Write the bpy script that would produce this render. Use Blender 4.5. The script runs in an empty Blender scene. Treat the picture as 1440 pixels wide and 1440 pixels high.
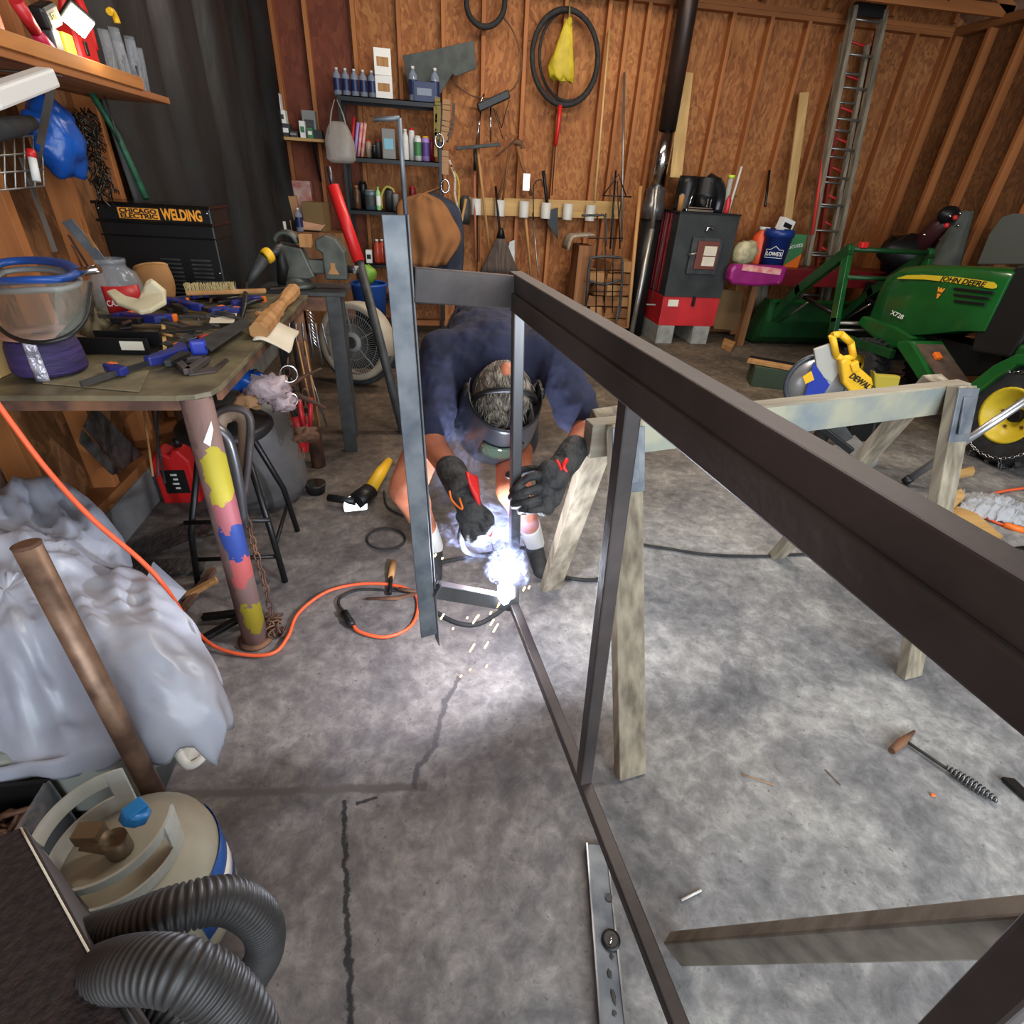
import bpy, bmesh, math, random
from mathutils import Vector as V3, Matrix as M4, noise as NZ
R = random.Random(7)
ORD = ('first', 'second', 'third', 'fourth', 'fifth', 'sixth', 'seventh', 'eighth', 'ninth', 'tenth')
SC = bpy.context.scene
COL = SC.collection
# ---------------------------------------------------------------- camera
F = 750.0                                   # focal length in pixels of a 1440 frame
H = 1.5                                     # lens height
_d = V3((645 - 720, 1930 - 720, F)).normalized()      # where plumb lines meet
_y = (V3((0, 0, 1)) - _d * _d.z).normalized()
_x = _d.cross(_y)
_c, _s = math.cos(math.radians(10)), math.sin(math.radians(10))
AX = _x * _c + _y * _s                      # room axes in camera coordinates
AY = _y * _c - _x * _s
AZ = -_d
CW = M4((AX, AY, AZ))                       # camera(x right, y down, z forward) -> room
cd = bpy.data.cameras.new('camera'); cam = bpy.data.objects.new('camera', cd); COL.objects.link(cam)
cd.sensor_width = 36; cd.lens = F / 1440 * 36; cd.clip_start = 0.02
rm = M4((( CW[0][0], -CW[0][1], -CW[0][2], 0), (CW[1][0], -CW[1][1], -CW[1][2], 0), (CW[2][0], -CW[2][1], -CW[2][2], H), (0, 0, 0, 1)))
cam.matrix_world = rm
SC.camera = cam
# ---------------------------------------------------------------- light
SC.view_settings.view_transform = 'Standard'; SC.view_settings.look = 'None'
SC.view_settings.gamma = 1; SC.view_settings.use_curve_mapping = False
SC.view_settings.exposure = 0.75
w = bpy.data.worlds.new('sky'); SC.world = w; w.use_nodes = True
w.node_tree.nodes['Background'].inputs[0].default_value = (0.78, 0.88, 1.0, 1)
w.node_tree.nodes['Background'].inputs[1].default_value = 0.8
def area(name, loc, tgt, sx, sy, power, col):
    l = bpy.data.lights.new(name, 'AREA'); l.shape = 'RECTANGLE'; l.size = sx; l.size_y = sy; l.energy = power; l.color = col
    o = bpy.data.objects.new(name, l); COL.objects.link(o); o.location = loc
    o.rotation_euler = (V3(tgt) - V3(loc)).to_track_quat('-Z', 'Y').to_euler(); return o
area('daylight_through_door', (2.2, -2.3, 2.0), (2.2, 3, 0.8), 5.5, 2.6, 170, (0.86, 0.94, 1.0))
area('added_overhead_front', (1.6, 2.2, 3.3), (1.6, 2.2, 0), 1.6, 0.3, 42, (1.0, 0.93, 0.84))  # warm lamp added overhead, out of view, to brighten the frame area
area('added_overhead_back', (1.2, 4.7, 3.3), (1.2, 5.2, 0), 2.4, 0.3, 54, (1.0, 0.88, 0.74))  # second added lamp, unseen, brightens and warms the back wall

# ---------------------------------------------------------------- photo -> room helpers (real distances)
def ray(x, y): return CW @ V3((x - 720, y - 720, F))
def PZ(x, y, z=0.0):                        # on a level plane
    r = ray(x, y); t = (z - H) / r.z; return V3((0, 0, H)) + r * t
def PV(x, y, v):                            # on a plane across the room at depth v
    r = ray(x, y); t = v / r.y; return V3((0, 0, H)) + r * t
def PU(x, y, u):                            # on a plane along the room at u
    r = ray(x, y); t = u / r.x; return V3((0, 0, H)) + r * t
def PD(x, y, d):                            # at a distance along the lens axis
    return V3((0, 0, H)) + ray(x, y) * (d / F)
# ---------------------------------------------------------------- objects
def tag(o, label=None, cat=None, group=None, kind=None):
    if label: o['label'] = label
    if cat: o['category'] = cat
    if group: o['group'] = group
    if kind: o['kind'] = kind
    return o
ROOTS = []
def thing(name, label, cat, group=None, loc=None, rz=0.0):
    o = bpy.data.objects.new(name, None); COL.objects.link(o); o.empty_display_size = 0.05
    tag(o, label, cat, group)
    if loc is None: ROOTS.append(o)
    else: o.location = loc; o.rotation_euler = (0, 0, rz)
    return o
def kids(o): return [c for c in COL.objects if c.parent == o]
def desc(o):
    r = []
    for c in kids(o): r.append(c); r += desc(c)
    return r
def copy_tree(o, parent=None):
    c = o.copy(); COL.objects.link(c)
    if parent: c.parent = parent
    for k in kids(o): copy_tree(k, c)
    return c
def dup(o, loc, rot=(0, 0, 0), label=None, group=None, scale=None):
    c = copy_tree(o); c.location = loc; c.rotation_euler = rot
    if scale: c.scale = scale
    if label: c['label'] = label
    if group: c['group'] = group
    return c
def frame_of(d, up=(0, 0, 1)):
    z = V3(d).normalized(); up = V3(up)
    if abs(z.dot(up.normalized())) > .999: up = V3((0, 1, 0))
    x = up.cross(z).normalized(); y = z.cross(x)
    return M4((x, y, z)).transposed()       # columns x (side), y (up-ish), z (along)
def rot(ax, deg): return M4.Rotation(math.radians(deg), 3, ax)
class B:
    """collects shapes, then links them as one mesh object"""
    def __init__(s, xf=None): s.bm = bmesh.new(); s.xf = xf; s.mi = 0
    def _v(s, p):
        p = V3(p)
        if s.xf is not None: p = s.xf @ p
        return s.bm.verts.new(p)
    def _f(s, vs, smooth=False):
        try: f = s.bm.faces.new(vs)
        except ValueError: return
        f.smooth = smooth; f.material_index = s.mi; return f
    def box(s, c, size, r=None):
        c = V3(c); h = V3(size) / 2; v = []
        for i in range(8):
            p = V3((h.x if i & 1 else -h.x, h.y if i & 2 else -h.y, h.z if i & 4 else -h.z))
            if r is not None: p = r @ p
            v.append(s._v(c + p))
        for q in ((0, 2, 3, 1), (4, 5, 7, 6), (0, 1, 5, 4), (2, 6, 7, 3), (0, 4, 6, 2), (1, 3, 7, 5)): s._f([v[i] for i in q])
        return s
    def beam(s, a, b, w, t, up=(0, 0, 1), ext=0):      # w along side, t along up
        a = V3(a); b = V3(b); m = frame_of(b - a, up)
        return s.box((a + b) / 2, (w, t, (b - a).length + ext), m)
    def loft(s, rings, caps=True, smooth=True, closed=True):
        vv = [[s._v(p) for p in r] for r in rings]; n = len(vv[0])
        for a, b in zip(vv, vv[1:]):
            for i in range(n if closed else n - 1): s._f([a[i], a[(i + 1) % n], b[(i + 1) % n], b[i]], smooth)
        if caps and closed and n > 2: s._f(vv[0][::-1]); s._f(vv[-1])
        return s
    def tube(s, pts, r, seg=8, caps=True, up=(0, 0, 1), flat=1.0, loop=False):
        pts = [V3(p) for p in pts]; n = len(pts); rings = []; m = None
        for i, p in enumerate(pts):
            if loop: d = pts[(i + 1) % n] - pts[i - 1]
            else: d = pts[min(i + 1, n - 1)] - pts[max(i - 1, 0)]
            d.normalize()
            if m is None: m = frame_of(d, up)
            else:
                q = m.col[2].rotation_difference(d).to_matrix(); m = q @ m
            rr = r[i] if isinstance(r, (list, tuple)) else r
            rings.append([p + m @ V3((rr * math.cos(2 * math.pi * k / seg), rr * flat * math.sin(2 * math.pi * k / seg), 0)) for k in range(seg)])
        if loop: rings.append(rings[0])
        return s.loft(rings, caps and not loop)
    def cyl(s, a, b, r, r2=None, seg=16): return s.tube([a, b], [r, r if r2 is None else r2], seg)
    def lathe(s, prof, c=(0, 0, 0), ax=(0, 0, 1), seg=20, caps=True, sc=(1, 1)):
        m = frame_of(ax, (0, 1, 0)); c = V3(c)
        rings = [[c + m @ V3((r * sc[0] * math.cos(2 * math.pi * k / seg), r * sc[1] * math.sin(2 * math.pi * k / seg), z)) for k in range(seg)] for r, z in prof]
        return s.loft(rings, caps)
    def sph(s, c, r, sc=(1, 1, 1), u=14, v=9, m=None, nz=0, nf=3.0):
        c = V3(c); rings = []
        for j in range(1, v):
            a = math.pi * j / v; row = []
            for k in range(u):
                b = 2 * math.pi * k / u
                p = V3((math.sin(a) * math.cos(b) * sc[0], math.sin(a) * math.sin(b) * sc[1], -math.cos(a) * sc[2])) * r
                if nz: p *= 1 + nz * NZ.noise((p / r) * nf + c * 7)
                row.append(c + (m @ p if m is not None else p))
            rings.append(row)
        return s.loft(rings, True)
    def prism(s, poly, o, ux, uy, depth, smooth=False):   # poly in 2D, axes ux, uy, thickness along ux x uy, centred
        ux = V3(ux); uy = V3(uy); n = ux.cross(uy).normalized(); o = V3(o)
        a = [s._v(o + ux * x + uy * y - n * depth / 2) for x, y in poly]; b = [s._v(o + ux * x + uy * y + n * depth / 2) for x, y in poly]
        s._f(a[::-1]); s._f(b); k = len(a)
        for i in range(k): s._f([a[i], a[(i + 1) % k], b[(i + 1) % k], b[i]], smooth)
        return s
    def slab(s, pts, thick, n=None):                     # 3D outline with thickness
        pts = [V3(p) for p in pts]
        if n is None: n = (pts[1] - pts[0]).cross(pts[2] - pts[1]).normalized()
        n = V3(n) * thick / 2
        a = [s._v(p - n) for p in pts]; b = [s._v(p + n) for p in pts]; s._f(a[::-1]); s._f(b); k = len(a)
        for i in range(k): s._f([a[i], a[(i + 1) % k], b[(i + 1) % k], b[i]])
        return s
    def grid(s, fn, nu, nv, smooth=True):
        vv = [[s._v(fn(i / nu, j / nv)) for j in range(nv + 1)] for i in range(nu + 1)]
        for i in range(nu):
            for j in range(nv): s._f([vv[i][j], vv[i + 1][j], vv[i + 1][j + 1], vv[i][j + 1]], smooth)
        return s
    def done(s, name, mat, parent=None, bevel=0.0, thick=0.0, sub=0, label=None, cat=None, group=None, kind=None, seg=2):
        bmesh.ops.recalc_face_normals(s.bm, faces=s.bm.faces)
        me = bpy.data.meshes.new(name); s.bm.to_mesh(me); s.bm.free()
        for m in (mat if isinstance(mat, (list, tuple)) else [mat]): me.materials.append(m)
        o = bpy.data.objects.new(name, me); COL.objects.link(o)
        if thick: md = o.modifiers.new('thickness', 'SOLIDIFY'); md.thickness = thick; md.offset = 0
        if bevel: md = o.modifiers.new('bevel', 'BEVEL'); md.width = bevel; md.segments = seg; md.limit_method = 'ANGLE'; md.angle_limit = math.radians(40)
        if sub: md = o.modifiers.new('smooth', 'SUBSURF'); md.levels = sub; md.render_levels = sub
        if parent is not None: o.parent = parent
        else: ROOTS.append(o)
        return tag(o, label, cat, group, kind)
def finish_roots():
    for o in ROOTS:
        if o.get('kind') == 'structure' and o.type == 'MESH': continue
        ps = []
        for k in ([o] if o.type == 'MESH' else []) + desc(o):
            if k.type == 'MESH': ps += [v.co for v in k.data.vertices]
        if not ps: continue
        c = V3(((min(p.x for p in ps) + max(p.x for p in ps)) / 2, (min(p.y for p in ps) + max(p.y for p in ps)) / 2, min(p.z for p in ps)))
        o.location = c
        if o.type == 'MESH':
            o.data.transform(M4.Translation(-c))
            for k in kids(o): k.matrix_parent_inverse = M4.Translation(-c)
        else:
            for k in kids(o): k.matrix_parent_inverse = M4.Translation(-c)
def text(s, size, o, ux, uy, mat, parent, name='lettering', depth=0.001, bold=0.0, fit=None, shear=0.0):
    cu = bpy.data.curves.new(name, 'FONT'); cu.body = s; cu.size = size; cu.extrude = depth; cu.offset = bold; cu.align_x = 'CENTER'; cu.align_y = 'CENTER'; cu.resolution_u = 3; cu.shear = shear
    t = bpy.data.objects.new(name, cu); COL.objects.link(t)
    dg = bpy.context.evaluated_depsgraph_get(); me = bpy.data.meshes.new_from_object(t.evaluated_get(dg)); bpy.data.objects.remove(t)
    ux = V3(ux).normalized(); uy = V3(uy).normalized(); n = ux.cross(uy)
    if fit:
        wd = max(v.co.x for v in me.vertices) - min(v.co.x for v in me.vertices); ux = ux * (fit / wd)
    o = V3(o)
    for v in me.vertices: v.co = o + ux * v.co.x + uy * v.co.y + n * v.co.z
    me.materials.clear(); me.materials.append(mat)
    ob = bpy.data.objects.new(name, me); COL.objects.link(ob); ob.parent = parent; return ob
def arc_pts(c, r, a0, a1, n, ux=(1, 0, 0), uy=(0, 0, 1), ry=None):
    c = V3(c); ux = V3(ux); uy = V3(uy); ry = r if ry is None else ry
    return [c + ux * r * math.cos(math.radians(a0 + (a1 - a0) * i / n)) + uy * ry * math.sin(math.radians(a0 + (a1 - a0) * i / n)) for i in range(n + 1)]
def spline(pts, n=6):
    pts = [V3(p) for p in pts]; P = [pts[0] * 2 - pts[1]] + pts + [pts[-1] * 2 - pts[-2]]; out = []
    for i in range(1, len(P) - 2):
        a, b, c, d = P[i - 1:i + 3]
        for k in range(n):
            t = k / n; out.append(0.5 * ((2 * b) + (c - a) * t + (2 * a - 5 * b + 4 * c - d) * t * t + (3 * b - a - 3 * c + d) * t ** 3))
    out.append(pts[-1]); return out
# ---------------------------------------------------------------- materials
def lin(c):
    return tuple(((x / 255) / 12.92 if x / 255 < .04045 else ((x / 255 + .055) / 1.055) ** 2.4) for x in c)
def mat(name, c, rough=0.6, metal=0.0, c2=None, ns=6.0, stretch=None, bump=0.0, bs=None, det=4.0, alpha=1.0, trans=0.0, emit=0.0, sheen=0, mixlo=.35, mixhi=.65, rv=0.0, ior=1.45, coat=0, sss=0):
    m = bpy.data.materials.new(name); m.use_nodes = True; nt = m.node_tree; b = nt.nodes['Principled BSDF']
    c = lin(c); b.inputs['Base Color'].default_value = (*c, 1); b.inputs['Roughness'].default_value = rough; b.inputs['Metallic'].default_value = metal
    b.inputs['Alpha'].default_value = alpha; b.inputs['Transmission Weight'].default_value = trans; b.inputs['IOR'].default_value = ior
    if coat: b.inputs['Coat Weight'].default_value = coat
    if sss: b.inputs['Subsurface Weight'].default_value = sss; b.inputs['Subsurface Scale'].default_value = .02
    if emit: b.inputs['Emission Color'].default_value = (*c, 1); b.inputs['Emission Strength'].default_value = emit
    if c2 or bump or rv:
        tc = nt.nodes.new('ShaderNodeTexCoord'); mp = nt.nodes.new('ShaderNodeMapping'); nt.links.new(tc.outputs['Object'], mp.inputs[0])
        mp.inputs['Scale'].default_value = stretch or (1, 1, 1)
        n = nt.nodes.new('ShaderNodeTexNoise'); n.inputs['Scale'].default_value = ns; n.inputs['Detail'].default_value = det; nt.links.new(mp.outputs[0], n.inputs[0])
        if c2:
            r = nt.nodes.new('ShaderNodeValToRGB'); r.color_ramp.elements[0].position = mixlo; r.color_ramp.elements[1].position = mixhi
            r.color_ramp.elements[0].color = (*c, 1); r.color_ramp.elements[1].color = (*lin(c2), 1)
            nt.links.new(n.outputs[0], r.inputs[0]); nt.links.new(r.outputs[0], b.inputs['Base Color'])
        if rv:
            mr = nt.nodes.new('ShaderNodeMapRange'); mr.inputs[3].default_value = rough - rv; mr.inputs[4].default_value = rough + rv
            nt.links.new(n.outputs[0], mr.inputs[0]); nt.links.new(mr.outputs[0], b.inputs['Roughness'])
        if bump:
            bn = nt.nodes.new('ShaderNodeBump'); bn.inputs['Strength'].default_value = bump; bn.inputs['Distance'].default_value = .01
            if bs:
                n2 = nt.nodes.new('ShaderNodeTexNoise'); n2.inputs['Scale'].default_value = bs; nt.links.new(mp.outputs[0], n2.inputs[0]); nt.links.new(n2.outputs[0], bn.inputs['Height'])
            else: nt.links.new(n.outputs[0], bn.inputs['Height'])
            nt.links.new(bn.outputs[0], b.inputs['Normal'])
    return m
def wood(name, a, b, along='z', rough=.7, sc=14):
    st = {'x': (.06, 1, 1), 'y': (1, .06, 1), 'z': (1, 1, .06)}[along]
    return mat(name, a, rough, c2=b, ns=sc, stretch=st, bump=.25, mixlo=.3, mixhi=.7)
M = {}
M['stud'] = wood('stud_pine', (176, 112, 62), (148, 88, 44), 'z')
M['studx'] = wood('plate_pine', (170, 106, 56), (140, 84, 42), 'x')
M['study'] = wood('plate_pine_side', (150, 96, 52), (122, 76, 40), 'y')
M['lumber'] = wood('pale_lumber', (206, 170, 112), (176, 138, 84), 'z')
M['lumberx'] = wood('pale_lumber_x', (200, 164, 104), (168, 130, 78), 'x')
M['greywood'] = wood('weathered_wood', (158, 147, 126), (98, 88, 74), 'z', .85, 30)
M['greywoodx'] = wood('weathered_wood_x', (158, 150, 132), (104, 96, 84), 'x', .85, 18)
M['darkwood'] = wood('aged_handle_wood', (150, 100, 58), (96, 62, 36), 'z')
M['handle'] = wood('tool_handle_wood', (186, 140, 88), (150, 104, 58), 'z')
M['steel'] = mat('mill_steel', (52, 47, 46), .5, .35, c2=(84, 76, 74), ns=5, bump=.05, bs=60, rv=.12)
M['steelbright'] = mat('bright_steel', (128, 128, 130), .34, .8, c2=(74, 74, 78), ns=8, stretch=(1, 1, .15), rv=.1)
M['angle'] = mat('galvanised_angle', (116, 120, 124), .5, .3, c2=(82, 88, 96), ns=14, rv=.1)
M['rust'] = mat('rusty_iron', (122, 86, 62), .75, .3, c2=(78, 56, 48), ns=12, bump=.4)
M['pipe'] = mat('brown_iron_pipe', (140, 112, 92), .45, .45, c2=(92, 70, 58), ns=16, bump=.15)
M['blackm'] = mat('black_metal', (26, 26, 27), .4, .3)
M['black'] = mat('black_plastic', (22, 22, 23), .45)
M['rubber'] = mat('black_rubber', (30, 30, 31), .8, c2=(44, 43, 42), ns=20, bump=.2)
M['hose'] = mat('ribbed_hose_plastic', (52, 50, 49), .5, c2=(38, 37, 37), ns=10)
M['chrome'] = mat('chrome', (205, 205, 208), .15, 1)
M['alu'] = mat('aluminium', (168, 166, 160), .4, .8, c2=(140, 136, 128), ns=9)
M['grey'] = mat('grey_paint', (128, 128, 126), .6)
M['dgrey'] = mat('dark_grey_paint', (66, 68, 68), .55, .2, c2=(50, 50, 50), ns=12)
M['vise'] = mat('vise_cast_iron', (92, 94, 86), .5, .4, c2=(66, 68, 62), ns=10)
M['white'] = mat('white_plastic', (214, 212, 206), .5)
M['pvc'] = mat('white_pvc', (196, 194, 188), .45)
M['paper'] = mat('paper', (222, 214, 196), .8, c2=(204, 194, 172), ns=6)
M['card'] = mat('cardboard', (168, 128, 88), .8, c2=(150, 110, 74), ns=5)
M['red'] = mat('red_plastic', (200, 34, 34), .4)
M['redm'] = mat('red_enamel', (196, 40, 44), .4, c2=(168, 34, 38), ns=4)
M['dred'] = mat('dark_red_enamel', (122, 26, 32), .4, c2=(96, 22, 28), ns=5)
M['orange'] = mat('orange_plastic', (226, 110, 34), .45)
M['cord'] = mat('orange_cord', (226, 92, 52), .5)
M['yellow'] = mat('yellow_plastic', (226, 176, 36), .45)
M['yelbag'] = mat('yellow_bag_film', (190, 168, 34), .6, c2=(160, 140, 28), ns=8, trans=.0)
M['blue'] = mat('blue_plastic', (30, 70, 140), .4)
M['navy'] = mat('navy_clamp_plastic', (34, 42, 112), .4)
M['tblue'] = mat('blue_bag_film', (22, 84, 170), .3, c2=(14, 60, 130), ns=10, bump=.6)
M['green'] = mat('tractor_green', (20, 88, 34), .3, c2=(16, 72, 28), ns=3, coat=.4)
M['dgreen'] = mat('loader_green', (18, 70, 32), .45, c2=(14, 54, 26), ns=5)
M['tyel'] = mat('tractor_yellow', (206, 180, 44), .35)
M['glass'] = mat('clear_glass', (235, 240, 236), .05, trans=1.0, ior=1.45)
M['clear'] = mat('clear_film', (170, 174, 178), .12, alpha=.2, bump=.8, bs=18)
M['bagfilm'] = mat('grey_bag_film', (170, 160, 150), .35, alpha=.65, bump=.6, bs=14)
M['leather'] = mat('tan_leather', (164, 116, 66), .75, c2=(136, 92, 50), ns=8, bump=.3)
M['cream'] = mat('cream_leather', (214, 204, 172), .8, c2=(190, 178, 144), ns=6, bump=.2)
M['skin'] = mat('skin', (196, 124, 92), .5, c2=(180, 106, 78), ns=12, sss=.1)
M['bolt'] = mat('bolt_black', (14, 14, 15), .4)
M['wht'] = mat('print_white', (232, 230, 224), .6)
M['prt'] = mat('print_orange', (232, 150, 44), .6)
M['blk'] = mat('print_black', (20, 18, 18), .6)
# ---------------------------------------------------------------- the room
def nodes_of(m): return m.node_tree.nodes, m.node_tree.links
def concrete():
    m = mat('concrete_floor', (112, 112, 112), .55); n, l = nodes_of(m); b = n['Principled BSDF']
    geo = n.new('ShaderNodeNewGeometry')
    def noise(sc, det=8, dist=0, rough=.6):
        k = n.new('ShaderNodeTexNoise'); k.inputs['Scale'].default_value = sc; k.inputs['Detail'].default_value = det; k.inputs['Distortion'].default_value = dist; k.inputs['Roughness'].default_value = rough
        l.new(geo.outputs['Position'], k.inputs[0]); return k.outputs[0]
    def ramp(f, stops):
        r = n.new('ShaderNodeValToRGB'); cr = r.color_ramp
        while len(cr.elements) < len(stops): cr.elements.new(.5)
        for e, (p, c) in zip(cr.elements, stops): e.position = p; e.color = (*lin(c), 1)
        l.new(f, r.inputs[0]); return r.outputs[0]
    def mix(f, a, c, mode='MIX'):
        k = n.new('ShaderNodeMix'); k.data_type = 'RGBA'; k.blend_type = mode
        if isinstance(f, float): k.inputs[0].default_value = f
        else: l.new(f, k.inputs[0])
        for sock, v in ((k.inputs[6], a), (k.inputs[7], c)):
            if isinstance(v, tuple): sock.default_value = (*lin(v), 1)
            else: l.new(v, sock)
        return k.outputs[2]
    def math_(op, a, b_=None, c_=None, clamp=False):
        k = n.new('ShaderNodeMath'); k.operation = op; k.use_clamp = clamp
        for i, v in enumerate((a, b_, c_)):
            if v is None: continue
            if isinstance(v, (int, float)): k.inputs[i].default_value = v
            else: l.new(v, k.inputs[i])
        return k.outputs[0]
    base = ramp(noise(2.2, 10, .5, .72), [(.30, (112, 114, 118)), (.45, (148, 148, 149)), (.56, (176, 176, 174)), (.72, (206, 206, 202))])
    fine = ramp(noise(17, 8, .4, .7), [(.3, (108, 108, 110)), (.5, (178, 178, 178)), (.72, (246, 246, 244))])
    c = mix(.75, base, fine, 'MULTIPLY')
    c = mix(ramp(noise(48, 3), [(.62, (0, 0, 0)), (.75, (255, 255, 255))]), c, (92, 92, 92))
    sep = n.new('ShaderNodeSeparateXYZ'); l.new(geo.outputs['Position'], sep.inputs[0]); X, Y = sep.outputs[0], sep.outputs[1]
    wob = math_('MULTIPLY', math_('SUBTRACT', noise(3, 5), .5), .6)
    # brown left and rear; front right stays grey, daylight's cool cast put into colour
    warm = math_('MULTIPLY', math_('SUBTRACT', .45, math_('ADD', math_('SUBTRACT', X, math_('MULTIPLY', Y, .28)), wob)), 1.3, clamp=True)
    c = mix(math_('MULTIPLY', warm, .62, clamp=True), c, mix(.85, c, (176, 142, 124), 'MULTIPLY'))
    rear = math_('MULTIPLY', math_('SUBTRACT', math_('ADD', Y, wob), 1.9), .6, clamp=True)
    c = mix(math_('MULTIPLY', rear, .85), c, mix(1.0, c, (166, 140, 106), 'MULTIPLY'))
    def strip(p, q, wd, col, soft=2.0, wobs=14, wa=.02):       # a worn line from p to q
        p = V3(p); q = V3(q); d = (q - p); L = d.length; d /= L
        dx = math_('SUBTRACT', X, p.x); dy = math_('SUBTRACT', Y, p.y)
        al = math_('ADD', math_('MULTIPLY', dx, d.x), math_('MULTIPLY', dy, d.y))
        ac = math_('ABSOLUTE', math_('ADD', math_('SUBTRACT', math_('MULTIPLY', dx, d.y), math_('MULTIPLY', dy, d.x)), math_('MULTIPLY', math_('SUBTRACT', noise(wobs, 6), .5), wa)))
        inn = math_('MULTIPLY', math_('SUBTRACT', wd, ac), 1 / (wd * .5), clamp=True)
        e = math_('MULTIPLY', math_('GREATER_THAN', al, 0), math_('LESS_THAN', al, L))
        return math_('MULTIPLY', inn, e), col
    for f, col in (strip(PZ(484, 1125), PZ(492, 1445), .0095, (22, 22, 24), wa=.045, wobs=26), strip(PZ(500, 1130), PZ(530, 1120), .006, (30, 30, 30), wa=.03),
                   strip(PZ(230, 1118), PZ(600, 1106), .016, (86, 80, 76), wa=.03),
                   strip(PZ(640, 950), PZ(585, 1110), .012, (70, 66, 66), wa=.12, wobs=6)):
        c = mix(math_('MULTIPLY', f, .85), c, col)
    l.new(c, b.inputs['Base Color'])
    bn = n.new('ShaderNodeBump'); bn.inputs['Strength'].default_value = .18; bn.inputs['Distance'].default_value = .004; l.new(noise(30, 8), bn.inputs['Height']); l.new(bn.outputs[0], b.inputs['Normal'])
    b.inputs['Roughness'].default_value = .78; b.inputs['Specular IOR Level'].default_value = .3
    return m
def osb(name, cols, sc=1.0):
    m = mat(name, cols[1], .75); n, l = nodes_of(m); b = n['Principled BSDF']
    tc = n.new('ShaderNodeNewGeometry'); mp = n.new('ShaderNodeMapping'); mp.inputs['Scale'].default_value = (1, 1, .42); l.new(tc.outputs['Position'], mp.inputs[0])
    v = n.new('ShaderNodeTexVoronoi'); v.inputs['Scale'].default_value = 46 * sc; v.inputs['Randomness'].default_value = 1
    k = n.new('ShaderNodeTexNoise'); k.inputs['Scale'].default_value = 5 * sc; k.inputs['Detail'].default_value = 5
    vm = n.new('ShaderNodeVectorMath'); vm.operation = 'MULTIPLY_ADD'; l.new(k.outputs['Color'], vm.inputs[0]); vm.inputs[1].default_value = (.34, .34, .34); l.new(mp.outputs[0], vm.inputs[2]); l.new(vm.outputs[0], v.inputs[0])
    r = n.new('ShaderNodeValToRGB'); cr = r.color_ramp; cr.elements.new(.5)
    for e, p, c in zip(cr.elements, (.05, .5, .95), cols): e.position = p; e.color = (*lin(c), 1)
    sp = n.new('ShaderNodeSeparateColor'); l.new(v.outputs['Color'], sp.inputs[0])
    ad = n.new('ShaderNodeMath'); ad.operation = 'MULTIPLY_ADD'; l.new(sp.outputs[0], ad.inputs[0]); ad.inputs[1].default_value = .55
    k2 = n.new('ShaderNodeTexNoise'); k2.inputs['Scale'].default_value = 2.2; k2.inputs['Detail'].default_value = 6; l.new(tc.outputs['Position'], k2.inputs[0])
    m2 = n.new('ShaderNodeMath'); m2.operation = 'MULTIPLY_ADD'; l.new(k2.outputs[0], m2.inputs[0]); m2.inputs[1].default_value = .9; m2.inputs[2].default_value = -.2
    l.new(m2.outputs[0], ad.inputs[2]); l.new(ad.outputs[0], r.inputs[0]); l.new(r.outputs[0], b.inputs['Base Color'])
    return m
M['floor'] = concrete()
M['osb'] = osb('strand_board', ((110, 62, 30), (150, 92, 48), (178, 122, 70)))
M['osbred'] = osb('red_sheathing', ((92, 42, 26), (112, 54, 34), (128, 68, 42)), .6)
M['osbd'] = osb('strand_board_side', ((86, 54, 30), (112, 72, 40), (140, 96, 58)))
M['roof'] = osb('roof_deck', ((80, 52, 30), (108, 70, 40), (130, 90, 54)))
M['kerb'] = mat('kerb_concrete', (122, 122, 120), .8, c2=(96, 96, 95), ns=6, bump=.3)
UL, UR, VB, VF, ZT = -1.5, 5.58, 6.69, -2.4, 3.05
B().box(((UL + UR) / 2, (VB + VF) / 2, -.05), (UR - UL + .6, VB - VF + .6, .1)).done('floor', M['floor'], kind='structure')
wb = B().box(((-.62 + UR + .3) / 2, VB + .01, ZT / 2 + .5), (UR + .3 + .62, .02, ZT + 1)).done('wall_back', M['osb'], kind='structure')
B().box(((-2.0 - .62) / 2, VB + .012, ZT / 2 + .5), (1.38, .03, ZT + 1)).done('sheathing_panel', M['osbred'], wb, label='reddish sheathing panel')
us = [PV(x, 2, 6.6).x for x in (375, 423, 491, 556, 620, 678, 739, 795, 857)]
for i, u in enumerate(us):
    B().box((u + .019, VB - .045, ZT / 2), (.038, .089, ZT)).done('stud', M['stud'], wb, bevel=.002)
u = us[-1] + .19
extra = [u, u + .2, u + .41]
u = PV(1015, 100, 6.6).x
for u in extra + [u + .406 * i for i in range(0, 7)]:
    if u < UR - .05: B().box((u + .019, VB - .045, ZT / 2), (.038, .089, ZT)).done('stud', M['stud'], wb, bevel=.002)
B().box(((UL + UR) / 2, VB - .045, ZT - .02), (UR - UL, .095, .038)).done('top_plate', M['studx'], wb)
B().box(((UL + UR) / 2, VB - .045, ZT + .02), (UR - UL, .095, .038)).done('top_plate', M['studx'], wb)
B().box(((UL + UR) / 2, VB - .045, .03), (UR - UL, .1, .06)).done('bottom_plate', M['studx'], wb)
B().box(((UL + UR) / 2, VB - .06, ZT + .28), (UR - UL, .05, .09)).done('gable_brace', M['studx'], wb)
for k in range(10):
    B().box((UL + .5 + k * .72, VB - .04, ZT + .55), (.038, .07, .95)).done('gable_stud', M['stud'], wb)
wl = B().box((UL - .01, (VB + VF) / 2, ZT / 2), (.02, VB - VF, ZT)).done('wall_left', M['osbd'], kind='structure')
for k in range(20):
    v = .25 + k * .42
    if v < VB - .1: B().box((UL + .045, v, ZT / 2), (.089, .045, ZT)).done('stud', wood('knotty_stud%d' % k, (176, 122, 74), (146, 96, 54), 'z') if k < 1 else M['stud'], wl, bevel=.002)
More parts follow.
